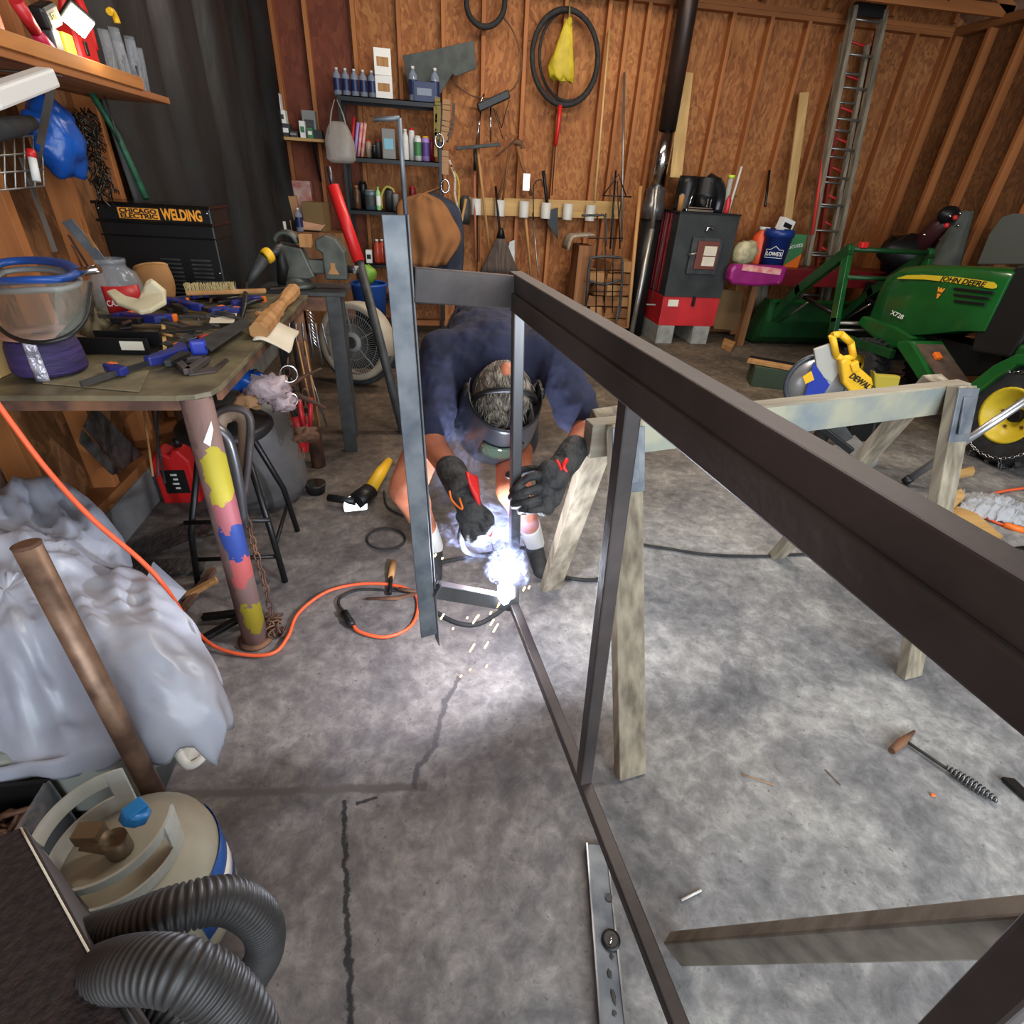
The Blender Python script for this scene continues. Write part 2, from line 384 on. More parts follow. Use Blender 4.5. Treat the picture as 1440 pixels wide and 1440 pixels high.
B().box((UL + .05, (VB + VF) / 2, .21), (.1, VB - VF, .05)).done('sill_plate', M['study'], wl)
B().box((UL + .055, (VB + VF) / 2, .0925), (.11, VB - VF, .185)).done('trim_1', M['kerb'], kind='structure', bevel=.006)
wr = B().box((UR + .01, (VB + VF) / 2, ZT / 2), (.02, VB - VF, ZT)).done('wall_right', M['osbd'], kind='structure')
for k in range(18):
    v = VB - .12 - k * .406
    B().box((UR - .045, v, ZT / 2), (.089, .042, ZT)).done('stud', M['stud'], wr, bevel=.002)
B().box((UR - .045, (VB + VF) / 2, ZT), (.095, VB - VF, .076)).done('top_plate', M['study'], wr)
B().box((UR - .045, (VB + VF) / 2, .04), (.1, VB - VF, .08)).done('bottom_plate', M['study'], wr)
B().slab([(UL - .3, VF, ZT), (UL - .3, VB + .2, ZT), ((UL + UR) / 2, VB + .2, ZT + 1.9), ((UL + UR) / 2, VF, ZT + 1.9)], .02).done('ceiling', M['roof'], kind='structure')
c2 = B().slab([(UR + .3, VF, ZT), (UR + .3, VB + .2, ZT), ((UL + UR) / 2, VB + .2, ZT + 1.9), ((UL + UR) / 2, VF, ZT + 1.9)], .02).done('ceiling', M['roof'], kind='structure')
for k in range(1, 4):
    v = VB - .3 - k * 1.22 + .9
    t = thing('roof_truss', 'roof truss of pine lumber', 'truss'); t['kind'] = 'structure'; del t['label']; del t['category']
    B().beam((UL, v, ZT + .06), (UR, v, ZT + .06), .038, .09).done('bottom_chord', M['studx'], t)
    for s, ue in ((1, UL), (-1, UR)):
        B().beam((ue, v, ZT + .06), ((UL + UR) / 2, v, ZT + 1.8), .038, .09).done('rafter', M['studx'], t)
        B().beam((ue + s * 2.3, v, ZT + .1), (ue + s * 1.5, v, ZT + .75), .038, .07).done('web', M['studx'], t)
        B().beam((ue + s * .7, v, ZT + .1), (ue + s * 1.5, v, ZT + .75), .038, .07).done('web', M['studx'], t)
# housings for the added overhead lamps, out of view under the trusses
for lx, ly, L in ((1.6, 2.2, 1.7), (1.6, 4.7, 2.5)):
    t = thing('added_lamp_housing', 'long white housing of an added lamp hung from the roof ' + ('over the frame' if ly < 3 else 'towards the back wall'), 'added ceiling light')
    B().box((lx, ly, 3.345), (L, .34, .03)).done('housing', M['white'], t); B().cyl((lx - .6, ly, 3.36), (lx - .6, ly, 3.9), .003).cyl((lx + .6, ly, 3.36), (lx + .6, ly, 3.9), .003).done('hanger', M['blackm'], t)
# ---------------------------------------------------------------- the welded frame
FU = -ray(702, 2062).normalized()                       # its uprights
FD = -(ray(480, 222)); FD.z = 0; FD.normalize()         # its rails, towards the camera
Bp = PV(722, 850, 1.21)
def drop(a, s): return a + FD * s
hA = 0; Ap = None
for k in range(400):                                    # height of the frame: follow the upright to where the photo shows the corner
    q = Bp + FU * (k * .005)
    c = CW.transposed() @ (q - V3((0, 0, H))); y = 720 + F * c.y / c.z
    if y < 385: Ap = q; hA = k * .005; break
print('FRAME', Bp, Ap, hA, FD, FU)
fr = thing('welded_frame', 'long dark steel frame being welded, crossing the photo towards the right', 'metal frame')
SD = FU.cross(FD).normalized()                         # sideways, +u-ish or -u-ish
if SD.x < 0: SD = -SD
W = .027
B().beam(Bp - FD * .012, drop(Bp, 1.75), W, W, FU).done('bottom_rail', M['rust2'] if 'rust2' in M else M['steel'], fr, bevel=.003)
hr = .078
top = Ap - FU * .0
b = B()
b.beam(drop(top - FU * hr * .26, -.03), drop(top - FU * hr * .26, 1.9), .030, hr * .5, FU)
b.beam(drop(top - FU * hr * .74, -.03) - SD * .003, drop(top - FU * hr * .74, 1.9) - SD * .003, .036, hr * .5, FU)
b.done('top_rail', M['steel'], fr, bevel=.0025)
def seg_at(px, py):                                      # distance along the rail where an upright stands
    best = (1e9, 0)
    for k in range(0, 400):
        q = drop(Bp, k * .005); c = CW.transposed() @ (q - V3((0, 0, H)))
        e = abs(720 + F * c.y / c.z - py)
        if e < best[0]: best = (e, k * .005)
    return best[1]
s2 = seg_at(825, 1100)
for s in (0, s2, s2 * 2.02):
    a = drop(Bp, s); B().beam(a + FU * W * .4, a + FU * (hA - hr + .003), W, W, FD).done('upright', M['steelbright'] if s < .1 else M['steel2'] if 'steel2' in M else M['steel'], fr, bevel=.003, label='shiny ground upright' if s < .1 else None)
# flat post on the left with its thin bracket
pb = PV(606, 893, 1.13); up = FU
pt = None
for k in range(400):
    q = pb + up * (k * .005); c = CW.transposed() @ (q - V3((0, 0, H)))
    if 720 + F * c.y / c.z < 303: pt = q; break
print('POST', pb, pt)
side = (Ap - pt); side.z = 0; side = side.normalized()
wdt = .046
b = B(); b.beam(pb + side * -.006, pt + side * -.006, .005, wdt, side); b.beam(pb + side * (wdt / 2 - .006) + V3((0, .02, 0)) - FU * .05, pt + side * (wdt / 2 - .006) + V3((0, .02, 0)), .04, .004, side)
b.done('angle_iron_post', M['angle'], fr, bevel=.0015, label='grey flat angle iron post')
t0 = PV(581, 375, pt.y + .01); t1 = PV(581, 425, pt.y + .01); mid = (t0 + t1) / 2
B().beam(mid, Ap - FU * hr * .52 + V3((0, 0, 0)), .028, (t0 - t1).length, FU).done('cross_bar', M['steel'], fr, bevel=.003)
m2 = (PV(613, 812, pb.y + .01) + PV(613, 845, pb.y + .01)) / 2
B().beam(m2, Bp + FU * .004, .028, .045, FU).done('cross_bar', M['steelbright'], fr, bevel=.003)

bt_ = PD(568, 303, 1.12); B().tube([PD(571, 305, 1.13), PD(561, 166, 1.02)], .005, 4).done('thin_bar', M['angle'], fr); B().tube([PD(526, 168, 1.02), PD(562, 166, 1.02)], .004, 4).done('thin_bar_hook', M['angle'], fr)
cr0 = drop(Bp, 1.62); B().box((cr0.x, cr0.y, (cr0.z - W / 2) / 2 - .001), (.2, .2, cr0.z - W / 2 - .002)).done('wooden_block', M['handle'], bevel=.004, label='stacked timber block propping the near end of the steel frame', cat='wood block')
# ---------------------------------------------------------------- sawhorse behind the frame
sh = thing('sawhorse', 'tall weathered wooden sawhorse with metal-clad top beam behind the steel frame', 'sawhorse')
f1, f2, f3, f4 = PZ(886, 1088), PZ(774, 826), PZ(1278, 950), PZ(1092, 782)
mL = (f1 + f2) / 2; mR = (f3 + f4) / 2
tL = V3((mL.x, mL.y, .965)); tR = V3((mR.x, mR.y, 1.0)); ax = (tR - tL).normalized()
tL -= ax * .03; tR += ax * .02
B().beam(tL - ax * .08 + V3((0, 0, -.05)), tR + ax * .08 + V3((0, 0, -.05)), .05, .1).done('top_beam', M['beam'] if 'beam' in M else M['greywoodx'], sh, bevel=.003)
sdv = V3((-ax.y, ax.x, 0)); sdv = sdv if sdv.y < 0 else -sdv
B().beam(tL + ax * .06 + sdv * .027 + V3((0, 0, -.052)), tR - ax * .03 + sdv * .027 + V3((0, 0, -.052)), .004, .094).done('metal_cladding', mat('painted_tin', (140, 150, 154), .35, .5, c2=(186, 184, 160), ns=7, bump=.1), sh, label='paint-splashed metal cladding')
for f, e in ((f1, tL), (f2, tL), (f3, tR), (f4, tR)):
    sd = V3((-ax.y, ax.x, 0)); s = 1 if (f - e).dot(sd) > 0 else -1
    B().beam(f + V3((0, 0, .0)), e + sd * s * .045 + V3((0, 0, .005)), .089, .038, sd).done('leg', M['greywood'], sh, bevel=.003)
for e, f in ((tL, f1), (tR, f3)):
    sd = V3((-ax.y, ax.x, 0)); s = 1 if (f - e).dot(sd) > 0 else -1
    top_ = e + sd * s * .07; dn = (f - top_).normalized()
    b = B(); b.beam(top_ - dn * .005, top_ + dn * .17, .096, .006, sd * s + V3((0, 0, .3))); b.beam(top_ + dn * .02 + sd * s * .005, top_ + dn * .14 + sd * s * .012, .05, .006, sd * s + V3((0, 0, .3)))
    b.done('bracket', M['angle'], sh, bevel=.0015)
M['dlum'] = wood('dark_lumber', (116, 108, 97), (80, 73, 64), 'x', .85, 20)
nh = thing('sawhorse', 'near grey wooden sawhorse, one leg slanting across the lower right of the photo', 'sawhorse')
la0 = PZ(950, 1334, .02); la1 = PD(1400, 1306, .70); ld_ = (la1 - la0).normalized(); le = la0 + ld_ * ((.78 - la0.z) / ld_.z)
s_ = V3((-ld_.y, ld_.x, 0)).normalized(); hz_ = V3((ld_.x, ld_.y, 0)).normalized()
B().beam(la0, le, .034, .058, ld_.cross(s_)).done('leg', M['dlum'], nh, bevel=.004)
lf0 = le + hz_ * ((le - la0).dot(hz_)); lf0.z = .0
B().beam(lf0, le + hz_ * .03, .038, .089, ld_.cross(s_)).done('leg', M['dlum'], nh, bevel=.004)
q_ = -s_ if s_.y > 0 else s_
tb0 = le + hz_ * .0 + V3((0, 0, .02)); B().beam(tb0 - q_ * .08, tb0 + q_ * .9, .04, .09).done('top_beam', M['dlum'], nh, bevel=.004)
for a_ in (la0, lf0): B().beam(a_ + q_ * .8, le + q_ * .8, .038, .089, ld_.cross(s_)).done('leg', M['dlum'], nh, bevel=.004)
# ---------------------------------------------------------------- workbench
BT = .95; BR = -.60; BF = 1.53; BK = 3.03
def painted_leg():
    m = mat('painted_leg', (128, 102, 96), .6, .2, c2=(102, 80, 76), ns=14, bump=.3); n, l = nodes_of(m); b = n['Principled BSDF']
    g = n.new('ShaderNodeNewGeometry'); s = n.new('ShaderNodeSeparateXYZ'); l.new(g.outputs['Position'], s.inputs[0])
    k = n.new('ShaderNodeTexNoise'); k.inputs['Scale'].default_value = 18; k.inputs['Detail'].default_value = 6; l.new(g.outputs['Position'], k.inputs[0])
    a = n.new('ShaderNodeMath'); a.operation = 'MULTIPLY_ADD'; l.new(k.outputs[0], a.inputs[0]); a.inputs[1].default_value = .16; l.new(s.outputs[2], a.inputs[2])
    r = n.new('ShaderNodeValToRGB'); cr = r.color_ramp; cr.interpolation = 'CONSTANT'
    base = (124, 98, 92)
    st = [(0, base), (.17, (160, 144, 40)), (.27, base), (.36, (176, 86, 84)), (.45, (40, 62, 128)), (.60, (150, 84, 90)), (.68, (164, 150, 44)), (.84, base)]
    while len(cr.elements) < len(st): cr.elements.new(.5)
    for e, (p, c) in zip(cr.elements, st): e.position = p; e.color = (*lin(c), 1)
    l.new(a.outputs[0], r.inputs[0])
    g2 = n.new('ShaderNodeMath'); g2.operation = 'ADD'; l.new(s.outputs[0], g2.inputs[0]); g2.inputs[1].default_value = .66      # paint only on the side towards the door and right
    g3 = n.new('ShaderNodeMath'); g3.operation = 'MULTIPLY_ADD'; l.new(k.outputs[0], g3.inputs[0]); g3.inputs[1].default_value = .06; l.new(g2.outputs[0], g3.inputs[2])
    g4 = n.new('ShaderNodeMath'); g4.operation = 'GREATER_THAN'; l.new(g3.outputs[0], g4.inputs[0]); g4.inputs[1].default_value = .018
    old = b.inputs['Base Color'].links[0].from_socket
    mx = n.new('ShaderNodeMix'); mx.data_type = 'RGBA'; l.new(g4.outputs[0], mx.inputs[0]); l.new(old, mx.inputs[6]); l.new(r.outputs[0], mx.inputs[7]); l.new(mx.outputs[2], b.inputs['Base Color'])
    return m
M['leg'] = painted_leg()
M['benchtop'] = mat('worn_steel_top', (126, 116, 88), .55, .25, c2=(84, 76, 60), ns=9, bump=.1, rv=.12)
wbn = thing('workbench', 'steel-topped welding bench on a paint-marked pipe leg, covered in tools', 'workbench')
poly = [(-1.385, BF), (BR - .09, BF), (BR - .045, BF + .01), (BR - .012, BF + .04), (BR, BF + .09), (BR, BK), (-1.385, BK)]
B().prism(poly, (0, 0, BT - .008), (1, 0, 0), (0, 1, 0), .016).done('top_plate', M['benchtop'], wbn, bevel=.002)
b = B(); b.box(((-1.385 + BR - .09) / 2, BF + .012, BT - .03), (-1.385 * -1 + BR - .09, .012, .03)).box((BR - .012, (BF + .09 + BK) / 2, BT - .03), (.012, BK - BF - .09, .03))
b.done('apron', M['rust'], wbn)
fx = PZ(360, 900, 0)
B().tube([fx, (fx.x + .004, BF + .05, BT - .016)], .043, 20).done('leg', M['leg'], wbn, label='pipe leg with yellow, red and blue spray paint')
lq = PV(303, 622, BF + .0); B().slab([PV(x, y, BF - .002) for x, y in ((297, 592), (300, 604), (296, 628), (286, 622))], .001).done('paper_tag', M['wht'], wbn)
B().lathe([(.06, 0), (.06, .012), (.045, .014)], fx).done('foot_plate', M['rust'], wbn)
B().tube([(-1.33, BK - .06, 0), (-1.33, BK - .06, BT - .016)], .04).done('leg', M['rust'], wbn)
B().tube([(-1.33, BF + .1, .0), (-1.33, BF + .1, BT - .016)], .04).done('leg', M['rust'], wbn)
B().tube([(BR - .06, BK - .06, .0), (BR - .06, BK - .06, BT - .016)], .04).done('leg', M['rust'], wbn)
Z0 = BT + .001
def on(x, y, dz=0): p = PZ(x, y, Z0); return V3((p.x, p.y, Z0 + dz))
# black welding cabinet standing on the back of the bench
cb = thing('welding_cabinet', 'black steel box with orange lettering and louvres at the back of the bench', 'cabinet', loc=(-1.145, 2.93, Z0), rz=math.radians(-3))
cw, ch = .47, .385
B().box((0, 0, ch / 2), (cw, .2, ch)).done('body', M['blackm'], cb, bevel=.008)
B().box((0, -.004, ch - .07), (cw + .008, .215, .012)).box((0, -.004, ch - .003), (cw + .01, .215, .012)).box((0, -.004, ch - .125), (cw + .006, .212, .006)).done('lid_rail', mat('black_gloss_trim', (30, 30, 28), .2, .6), cb, bevel=.002)
b = B()
for c in (-.02, .11):
    b = B()
    for k in range(9): b.box((c + .04, -.104, .03 + k * .0175), (.085, .008, .005), rot('X', 35))
    b.done('louvres', M['dgrey'], cb)
b = B()
for sx in (-1, 1):
    for sz in (.02, .12, .26, .36): b.sph((sx * (cw / 2 - .015), -.102, sz), .005, u=8, v=5)
b.done('screws', M['chrome'], cb)
B().box((-.062, -.1025, ch - .038), (.165, .003, .042)).done('badge_plate', M['prt'], cb, bevel=.001)
text('CHICAGO', .024, (-.062, -.1045, ch - .029), (1, 0, 0), (0, 0, 1), M['blk'], cb, bold=.0008, fit=.15)
text('ELECTRIC', .024, (-.062, -.1045, ch - .048), (1, 0, 0), (0, 0, 1), M['blk'], cb, bold=.0008, fit=.15)
text('WELDING', .058, (.115, -.1035, ch - .038), (1, 0, 0), (0, 0, 1), M['prt'], cb, bold=.002, fit=.165)
# spool of purple twine
c = on(70, 528); sp = thing('twine_spool', 'spool of dark purple twine with a silvery strip at the front of the bench', 'spool', loc=(c.x, c.y + .02, Z0))
M['twine'] = mat('purple_twine', (58, 44, 92), .7, c2=(36, 28, 62), ns=60, stretch=(.15, .15, 1), bump=.8)
B().lathe([(.088, .004), (.0925, .02), (.09, .05), (.088, .085), (.08, .115)], seg=30).done('twine', M['twine'], sp, sub=1)
B().lathe([(.022, .1), (.022, .118), (.086, .119), (.088, .112), (.08, .11)], caps=False, seg=30).done('flange', mat('spool_cap', (150, 108, 92), .6), sp)
b = B(); b.grid(lambda u, v: (.094 * math.cos(-1.5 + u * .35) * (1 - .1 * v), .094 * math.sin(-1.5 + u * .35) * (1 - .1 * v), .005 + v * .11), 4, 8)
b.done('wrapper_strip', mat('foil', (196, 194, 206), .35, .4, bump=1, bs=60, c2=(140, 138, 150), ns=40), sp, thick=.002)
# face shield
c = on(62, 470); fs = thing('face_shield', 'clear face shield with a blue headband lying on the left of the bench', 'face shield')
ctr = V3((c.x - .03, c.y + .02, Z0))
R1 = .135
band = [PD(x, y, d) for x, y, d in ((-22, 395, 1.45), (-5, 372, 1.56), (40, 366, 1.6), (85, 370, 1.56), (105, 382, 1.48), (88, 392, 1.4), (40, 394, 1.36), (0, 396, 1.38))]
band = spline(band + [band[0]], 5)[:-1]
B().tube(band, .017, 8, loop=True, flat=.6).done('headband', M['blue'], fs)
B().tube([p + V3((0, 0, -.024)) for p in band], .013, 8, loop=True, flat=.6).done('sweat_band', M['grey'], fs)
def visor(u, v):
    a = math.pi * (.0 + 1.0 * u)
    x = 55 - 72 * math.cos(a); y0 = 392 + 6 * math.sin(a)
    y = y0 + (78 * math.sin(a) ** .6 + 6) * v
    return PD(x, y, 1.42 - .12 * math.sin(a) + .03 * v)
B().grid(visor, 20, 8).done('visor', mat('visor_film', (150, 150, 138), .05, alpha=.14), fs, thick=.002)
B().tube([visor(i / 20, 1) for i in range(21)], .006, 6).done('visor_rim', M['black'], fs)
b = B(); p, q = visor(.93, .05), visor(.78, .95); b.slab([visor(.985, .0), visor(.985, .9), visor(.8, 1.0), visor(.6, .98), visor(.86, .72), visor(.95, .1)], .006)
b.done('side_bracket', M['black'], fs)
B().cyl(PD(106, 384, 1.47), PD(140, 378, 1.47), .011).done('knob', M['chrome'], fs)
# jar of bits
c = V3((-1.2, 2.45, Z0)); jr = thing('glass_jar', 'big clear glass jar with a red nut label holding metal pieces', 'jar', loc=c)
B().lathe([(.07, 0), (.085, .02), (.088, .06), (.086, .13), (.075, .165), (.05, .185), (.048, .2), (.052, .202), (.052, .215), (.046, .215)], seg=24, caps=False).done('jar', M['clear'], jr, thick=.003)
b = B(); b.grid(lambda u, v: (.0895 * math.cos(-1.75 + u * 1.5), .0895 * math.sin(-1.75 + u * 1.5), .03 + v * .1), 10, 2)
b.done('label', M['redm'], jr, thick=.001)
text('CASHEWS', .03, (.036, -.0865, .07), (.93, .36, 0), (0, 0, 1), M['wht'], jr, fit=.09)
for i, (x0, y0, x1, y1, w_, m_) in enumerate(((94, 310, 128, 350, .04, 'dgrey'), (122, 330, 134, 348, .012, 'handle'), (96, 330, 116, 362, .008, 'chrome'), (101, 345, 112, 368, .006, 'chrome'))):
    a = PV(x0, y0, 2.42); z = PV(x1, y1, 2.45); z = a + (z - a) * 1.6
    B().beam(a, z, w_, .005, (0, 1, 0)).done('metal_strip', M[m_] if i else M['angle'], bevel=.001, cat='metal piece', label=['flat drilled metal bar leaning out of the glass jar', 'thin wooden stick poking out of the glass jar', 'bright metal shackle rod leaning in the jar, upper one', 'short bright metal rod leaning in the jar below the shackle'][i])
# gloves and cloths
def blob(name, mt, label, cat, pts, h0, group=None, seed=0, zoff=0, rough=.012):
    # soft crumpled cloth: outline on the bench, domed and wrinkled
    P = [on(x, y) for x, y in pts]; c = sum(P, V3()) / len(P); b = B(); n = len(P) * 4
    out = [P[int(i / 4) % len(P)].lerp(P[(int(i / 4) + 1) % len(P)], (i % 4) / 4) for i in range(n)]
    rings = []
    for k in range(8):
        t = k / 7; rr = []
        for i, p in enumerate(out):
            q = c.lerp(p, 1 - t * .97) if k else p.copy()
            if k == 0: q.z = Z0 + zoff
            else: q.z = Z0 + zoff + h0 * (math.sin(t * math.pi / 2) ** .6) * (1 + .9 * NZ.noise(V3((q.x * 22 + seed, q.y * 22, 1)))) + rough * NZ.noise(V3((q.x * 60, q.y * 60, seed)))
            rr.append(q)
        rings.append(rr)
    b.loft(rings); return b.done(name, mt, label=label, cat=cat, group=group)
M['khaki'] = mat('khaki_cloth', (128, 118, 90), .85, c2=(100, 92, 70), ns=7, bump=.5, bs=20)
blob('cloth', M['khaki'], 'crumpled khaki cloth beside the face shield', 'cloth', ((112, 470), (120, 420), (150, 410), (172, 425), (160, 455), (135, 478)), .05, seed=3)
g = thing('work_glove', 'brown leather cuff of a work glove standing behind the jar', 'glove')
c0 = PV(188, 403, 2.62)
b = B(); rings = []
for k in range(7):
    t = k / 6; cc = V3((-1.17 + .08 * 0, 2.66, Z0)) + V3((.02 * t, 0, .16 * t)); rr = .055 + .02 * math.sin(t * 3)
    rings.append([cc + V3((rr * 1.15 * math.cos(a * math.pi / 8), rr * .5 * math.sin(a * math.pi / 8), .02 * math.cos(a * math.pi / 8 + 1) * t)) for a in range(16)])
b.loft(rings, caps=False).done('cuff', M['leather'], g, thick=.005)
B().tube([r_ for r_ in rings[-1]], .005, 6, loop=True).done('piping', M['handle'], g)
g = thing('work_glove', 'cream leather glove with its cuff raised in the middle of the bench', 'glove')
c = on(195, 436)
P = [(150, 412), (163, 408), (178, 418), (196, 422), (206, 398), (214, 393), (232, 408), (234, 426), (212, 438), (197, 441), (182, 434), (165, 428)]
b = B(); b.slab([PV(x, y, 2.3 - (y - 400) * .004) for x, y in P], .018); b.done('palm', M['cream'], g, bevel=.006)
b = B(); b.slab([PV(x, y, 2.25) for x, y in ((204, 402), (214, 393), (233, 409), (233, 428), (212, 437), (200, 430))], .03); b.done('cuff', M['cream'], g, bevel=.008)
blob('cloth', M['cream'], 'cream rag spread under the cream glove', 'cloth', ((134, 436), (150, 418), (180, 425), (200, 440), (190, 452), (160, 447)), .012, seed=5)
# wire brush
c = on(300, 420); wbsh = thing('wire_brush', 'long wooden wire brush with tan bristles at the far edge of the bench', 'brush')
a, z = PV(262, 412, 2.62), PV(374, 409, 2.66)
B().beam(a, z, .03, .018).done('handle', M['handle'], wbsh, bevel=.005)
b = B(); R.seed(3)
for i in range(170):
    t = R.random() * .62; p = a.lerp(z, t) + V3((0, R.uniform(-.012, .012), .008)); b.beam(p, p + V3((R.uniform(-.006, .006), R.uniform(-.006, .006), .028 + R.random() * .006)), .0014, .0014)
b.done('bristles', mat('bristle', (190, 170, 120), .6), wbsh, kind='stuff')
B().tube(arc_pts(V3((a.x + .05, a.y - .05, Z0 + .012)), .05, 150, 330, 12, (1, 0, 0), (0, .35, .1)), .0045, 6).done('yellow_loop', M['yellow'], wbsh)
# navy trigger clamps
def clamp(px0, px1, label, jaw=.07, flip=1, dz=.02):
    a = on(*px0, dz); z = on(*px1, dz); t = thing('trigger_clamp', label, 'clamp', 'navy trigger clamps on the bench')
    d = (z - a).normalized(); s = V3((-d.y, d.x, 0)) * flip; L = (z - a).length
    B().beam(a - d * .05, a + d * (L + .14), .006, .016, (0, 0, 1)).done('bar', M['steelbright'], t)
    b = B(); b.prism([(0, -.016), (.11, -.02), (.145, -.008), (.145, .014), (.09, .02), (.02, .024), (-.02, .05), (-.036, .048), (-.03, .01)], a + V3((0, 0, .004)), d, s, .03); b.done('body', M['navy'], t, bevel=.006)
    b = B(); b.prism([(.03, -.055), (.13, -.075), (.145, -.06), (.06, -.03), (.04, -.018)], a + V3((0, 0, .004)), d, s, .022); b.done('trigger', M['black'], t, bevel=.004)
    b = B(); b.prism([(L, -.014), (L + .03, -.016), (L + .034, .02), (L + .012, jaw), (L - .012, jaw), (L - .006, .02)], a + V3((0, 0, .002)), d, s, .024); b.done('jaw', M['navy'], t, bevel=.005)
    for q in (-.03, L - .004):
        B().box(a + d * q + s * (jaw * .72) + V3((0, 0, .002)), (.02, .026, .026), frame_of(V3((0, 0, 1)), s)).done('pad', M['orange'], t, bevel=.003)
    return t
clamp((262, 503), (180, 530), 'navy bar clamp with orange pads nearest the front edge of the bench', flip=-1)
clamp((225, 462), (175, 458), 'navy bar clamp in front of the cream glove', flip=-1, dz=.03)
clamp((255, 440), (300, 450), 'navy clamp with tan jaws lying across the middle of the pile', flip=1, dz=.035)
clamp((352, 432), (318, 446), 'navy clamp lying towards the baluster at the right of the pile', flip=1, dz=.03)
clamp((240, 436), (212, 428), 'small navy clamp beside the cream glove cuff', flip=-1, dz=.03)
clamp((330, 420), (280, 426), 'navy clamp just below the wire brush', flip=-1, dz=.03)
# black channel with a paper label
ch_ = thing('steel_channel', 'short black steel channel with a paper sticker near the spool', 'metal channel')
a, z = on(128, 492), on(222, 494)
b = B(); d = (z - a).normalized(); s = V3((-d.y, d.x, 0))
b.beam(a + V3((0, 0, .003)), z + V3((0, 0, .003)), .09, .006); b.beam(a + V3((0, 0, .028)) + s * .045, z + V3((0, 0, .028)) + s * .045, .006, .05); b.beam(a + V3((0, 0, .028)) - s * .045, z + V3((0, 0, .028)) - s * .045, .006, .05)
b.done('channel', M['blackm'], ch_, bevel=.001)
lb_ = z - d * .05 - s * .0488 + V3((0, 0, .03)); B().box(lb_, (.07, .001, .028), frame_of(V3((0, 0, 1)), s)).done('sticker', M['paper'], ch_)
# flat plates
def plate(pts, t, mt, label, cat='metal plate', name='steel_plate', dz=0):
    P = [on(x, y, dz + t / 2) for x, y in pts]; return B().slab(P, t, (0, 0, 1)).done(name, M[mt], bevel=.001, label=label, cat=cat)
plate(((280, 493), (345, 460), (356, 467), (300, 508)), .006, 'dgrey', 'flat grey steel plate lying diagonally near the right edge of the bench', dz=.03)
plate(((118, 510), (210, 522), (196, 552), (60, 540)), .004, 'khaki', 'flat tan sheet under the front clamp', 'sheet', 'flat_sheet')
plate(((300, 448), (336, 446), (330, 462), (296, 462)), .003, 'paper', 'cream paper scrap in the middle of the bench', 'paper', 'paper_scrap', .02)
plate(((228, 478), (300, 470), (302, 474), (230, 482)), .006, 'blackm', 'black steel strip across the pile', name='steel_strip', dz=.03)
plate(((150, 440), (232, 425), (236, 430), (156, 447)), .006, 'dgrey', 'narrow grey bar beside the cream glove', name='steel_bar', dz=.025)
plate(((262, 522), (300, 518), (318, 505), (322, 508), (304, 524), (266, 529)), .005, 'steel', 'small steel offcut by the triangle magnet', name='steel_offcut')
# squares and magnets
tm = thing('magnetic_square', 'grey triangular welding magnet with a hole near the front corner', 'magnet')
P = [on(248, 512, .012), on(292, 510, .012), on(266, 528, .012)]
cc = sum(P, V3()) / 3; b = B()
for i in range(3):
    b.beam(P[i], P[(i + 1) % 3], .024, .018)
b.done('body', M['steel'], tm, bevel=.002)
hb = on(282, 500); B().box(hb + V3((0, 0, .028)), (.05, .045, .045), rot('Z', 20)).done('corner_clamp', mat('bright_blue_plastic', (44, 62, 170), .35), bevel=.008, label='bright blue clamp head near the front right of the bench', cat='clamp')
# odd small hand tools in the pile
def rodtool(p0, p1, r, mt, label, cat, name, dz=.03, tip=None):
    t = thing(name, label, cat); a = on(*p0, dz); z = on(*p1, dz); m = a.lerp(z, .5)
    B().tube([a, m], [r, r * .9], 8).done('handle', M[mt], t); B().tube([m, z], r * .4, 6).done('shaft', M[tip or 'steelbright'], t); return t
rodtool((308, 430), (360, 436), .009, 'black', 'black-handled screwdriver at the right of the pile', 'screwdriver', 'screwdriver')
rodtool((300, 480), (262, 486), .008, 'redm', 'red-handled pliers tool in the centre of the bench', 'pliers', 'pliers', .02)
rodtool((240, 402), (256, 406), .006, 'navy', 'small dark punch at the far side of the bench', 'punch', 'punch', .01)
rodtool((310, 404), (284, 412), .007, 'yellow', 'short yellow-handled tool under the wire brush', 'hand tool', 'hand_tool', .01)
rodtool((328, 436), (370, 424), .008, 'black', 'black chisel left of the baluster', 'chisel', 'chisel', .012)
rodtool((246, 455), (214, 447), .007, 'black', 'black pencil-like scriber among the clamps', 'scriber', 'scriber', .05)
rodtool((232, 486), (262, 492), .005, 'handle', 'thin wooden-handled awl by the black strip', 'awl', 'awl', .04)
for i, (p, q, r_, lab) in enumerate((((350, 405), (356, 402), .017, 'round grey hammer poll near the baluster'), ((366, 428), (372, 425), .015, 'round-headed brass plumb weight by the baluster'))):
    B().sph(on(p[0], p[1] + 25, .03), r_, (1.2, 1, .9), nz=.1).done('metal_weight', M['grey'] if i == 0 else M['handle'], label=lab, cat='weight')
spg = thing('spring_clamp', 'black spring clamp standing on the cream paper', 'clamp')
a, m_, z1, z2 = on(338, 455, .0), on(348, 445, .05), on(352, 428, .09), on(372, 438, .05)
B().tube([a, m_, z1], [.006, .012, .009], 8).done('handle', M['black'], spg); B().tube([m_, z2], [.012, .007], 8).done('jaw', M['black'], spg)
pc = thing('wood_peg', 'pale clothes-peg-like wood sliver standing between the clamps', 'wood piece')
B().beam(on(232, 492, .0), on(232, 468, .02), .022, .012, (0, 1, 0)).done('peg', M['lumber'], pc, bevel=.001)
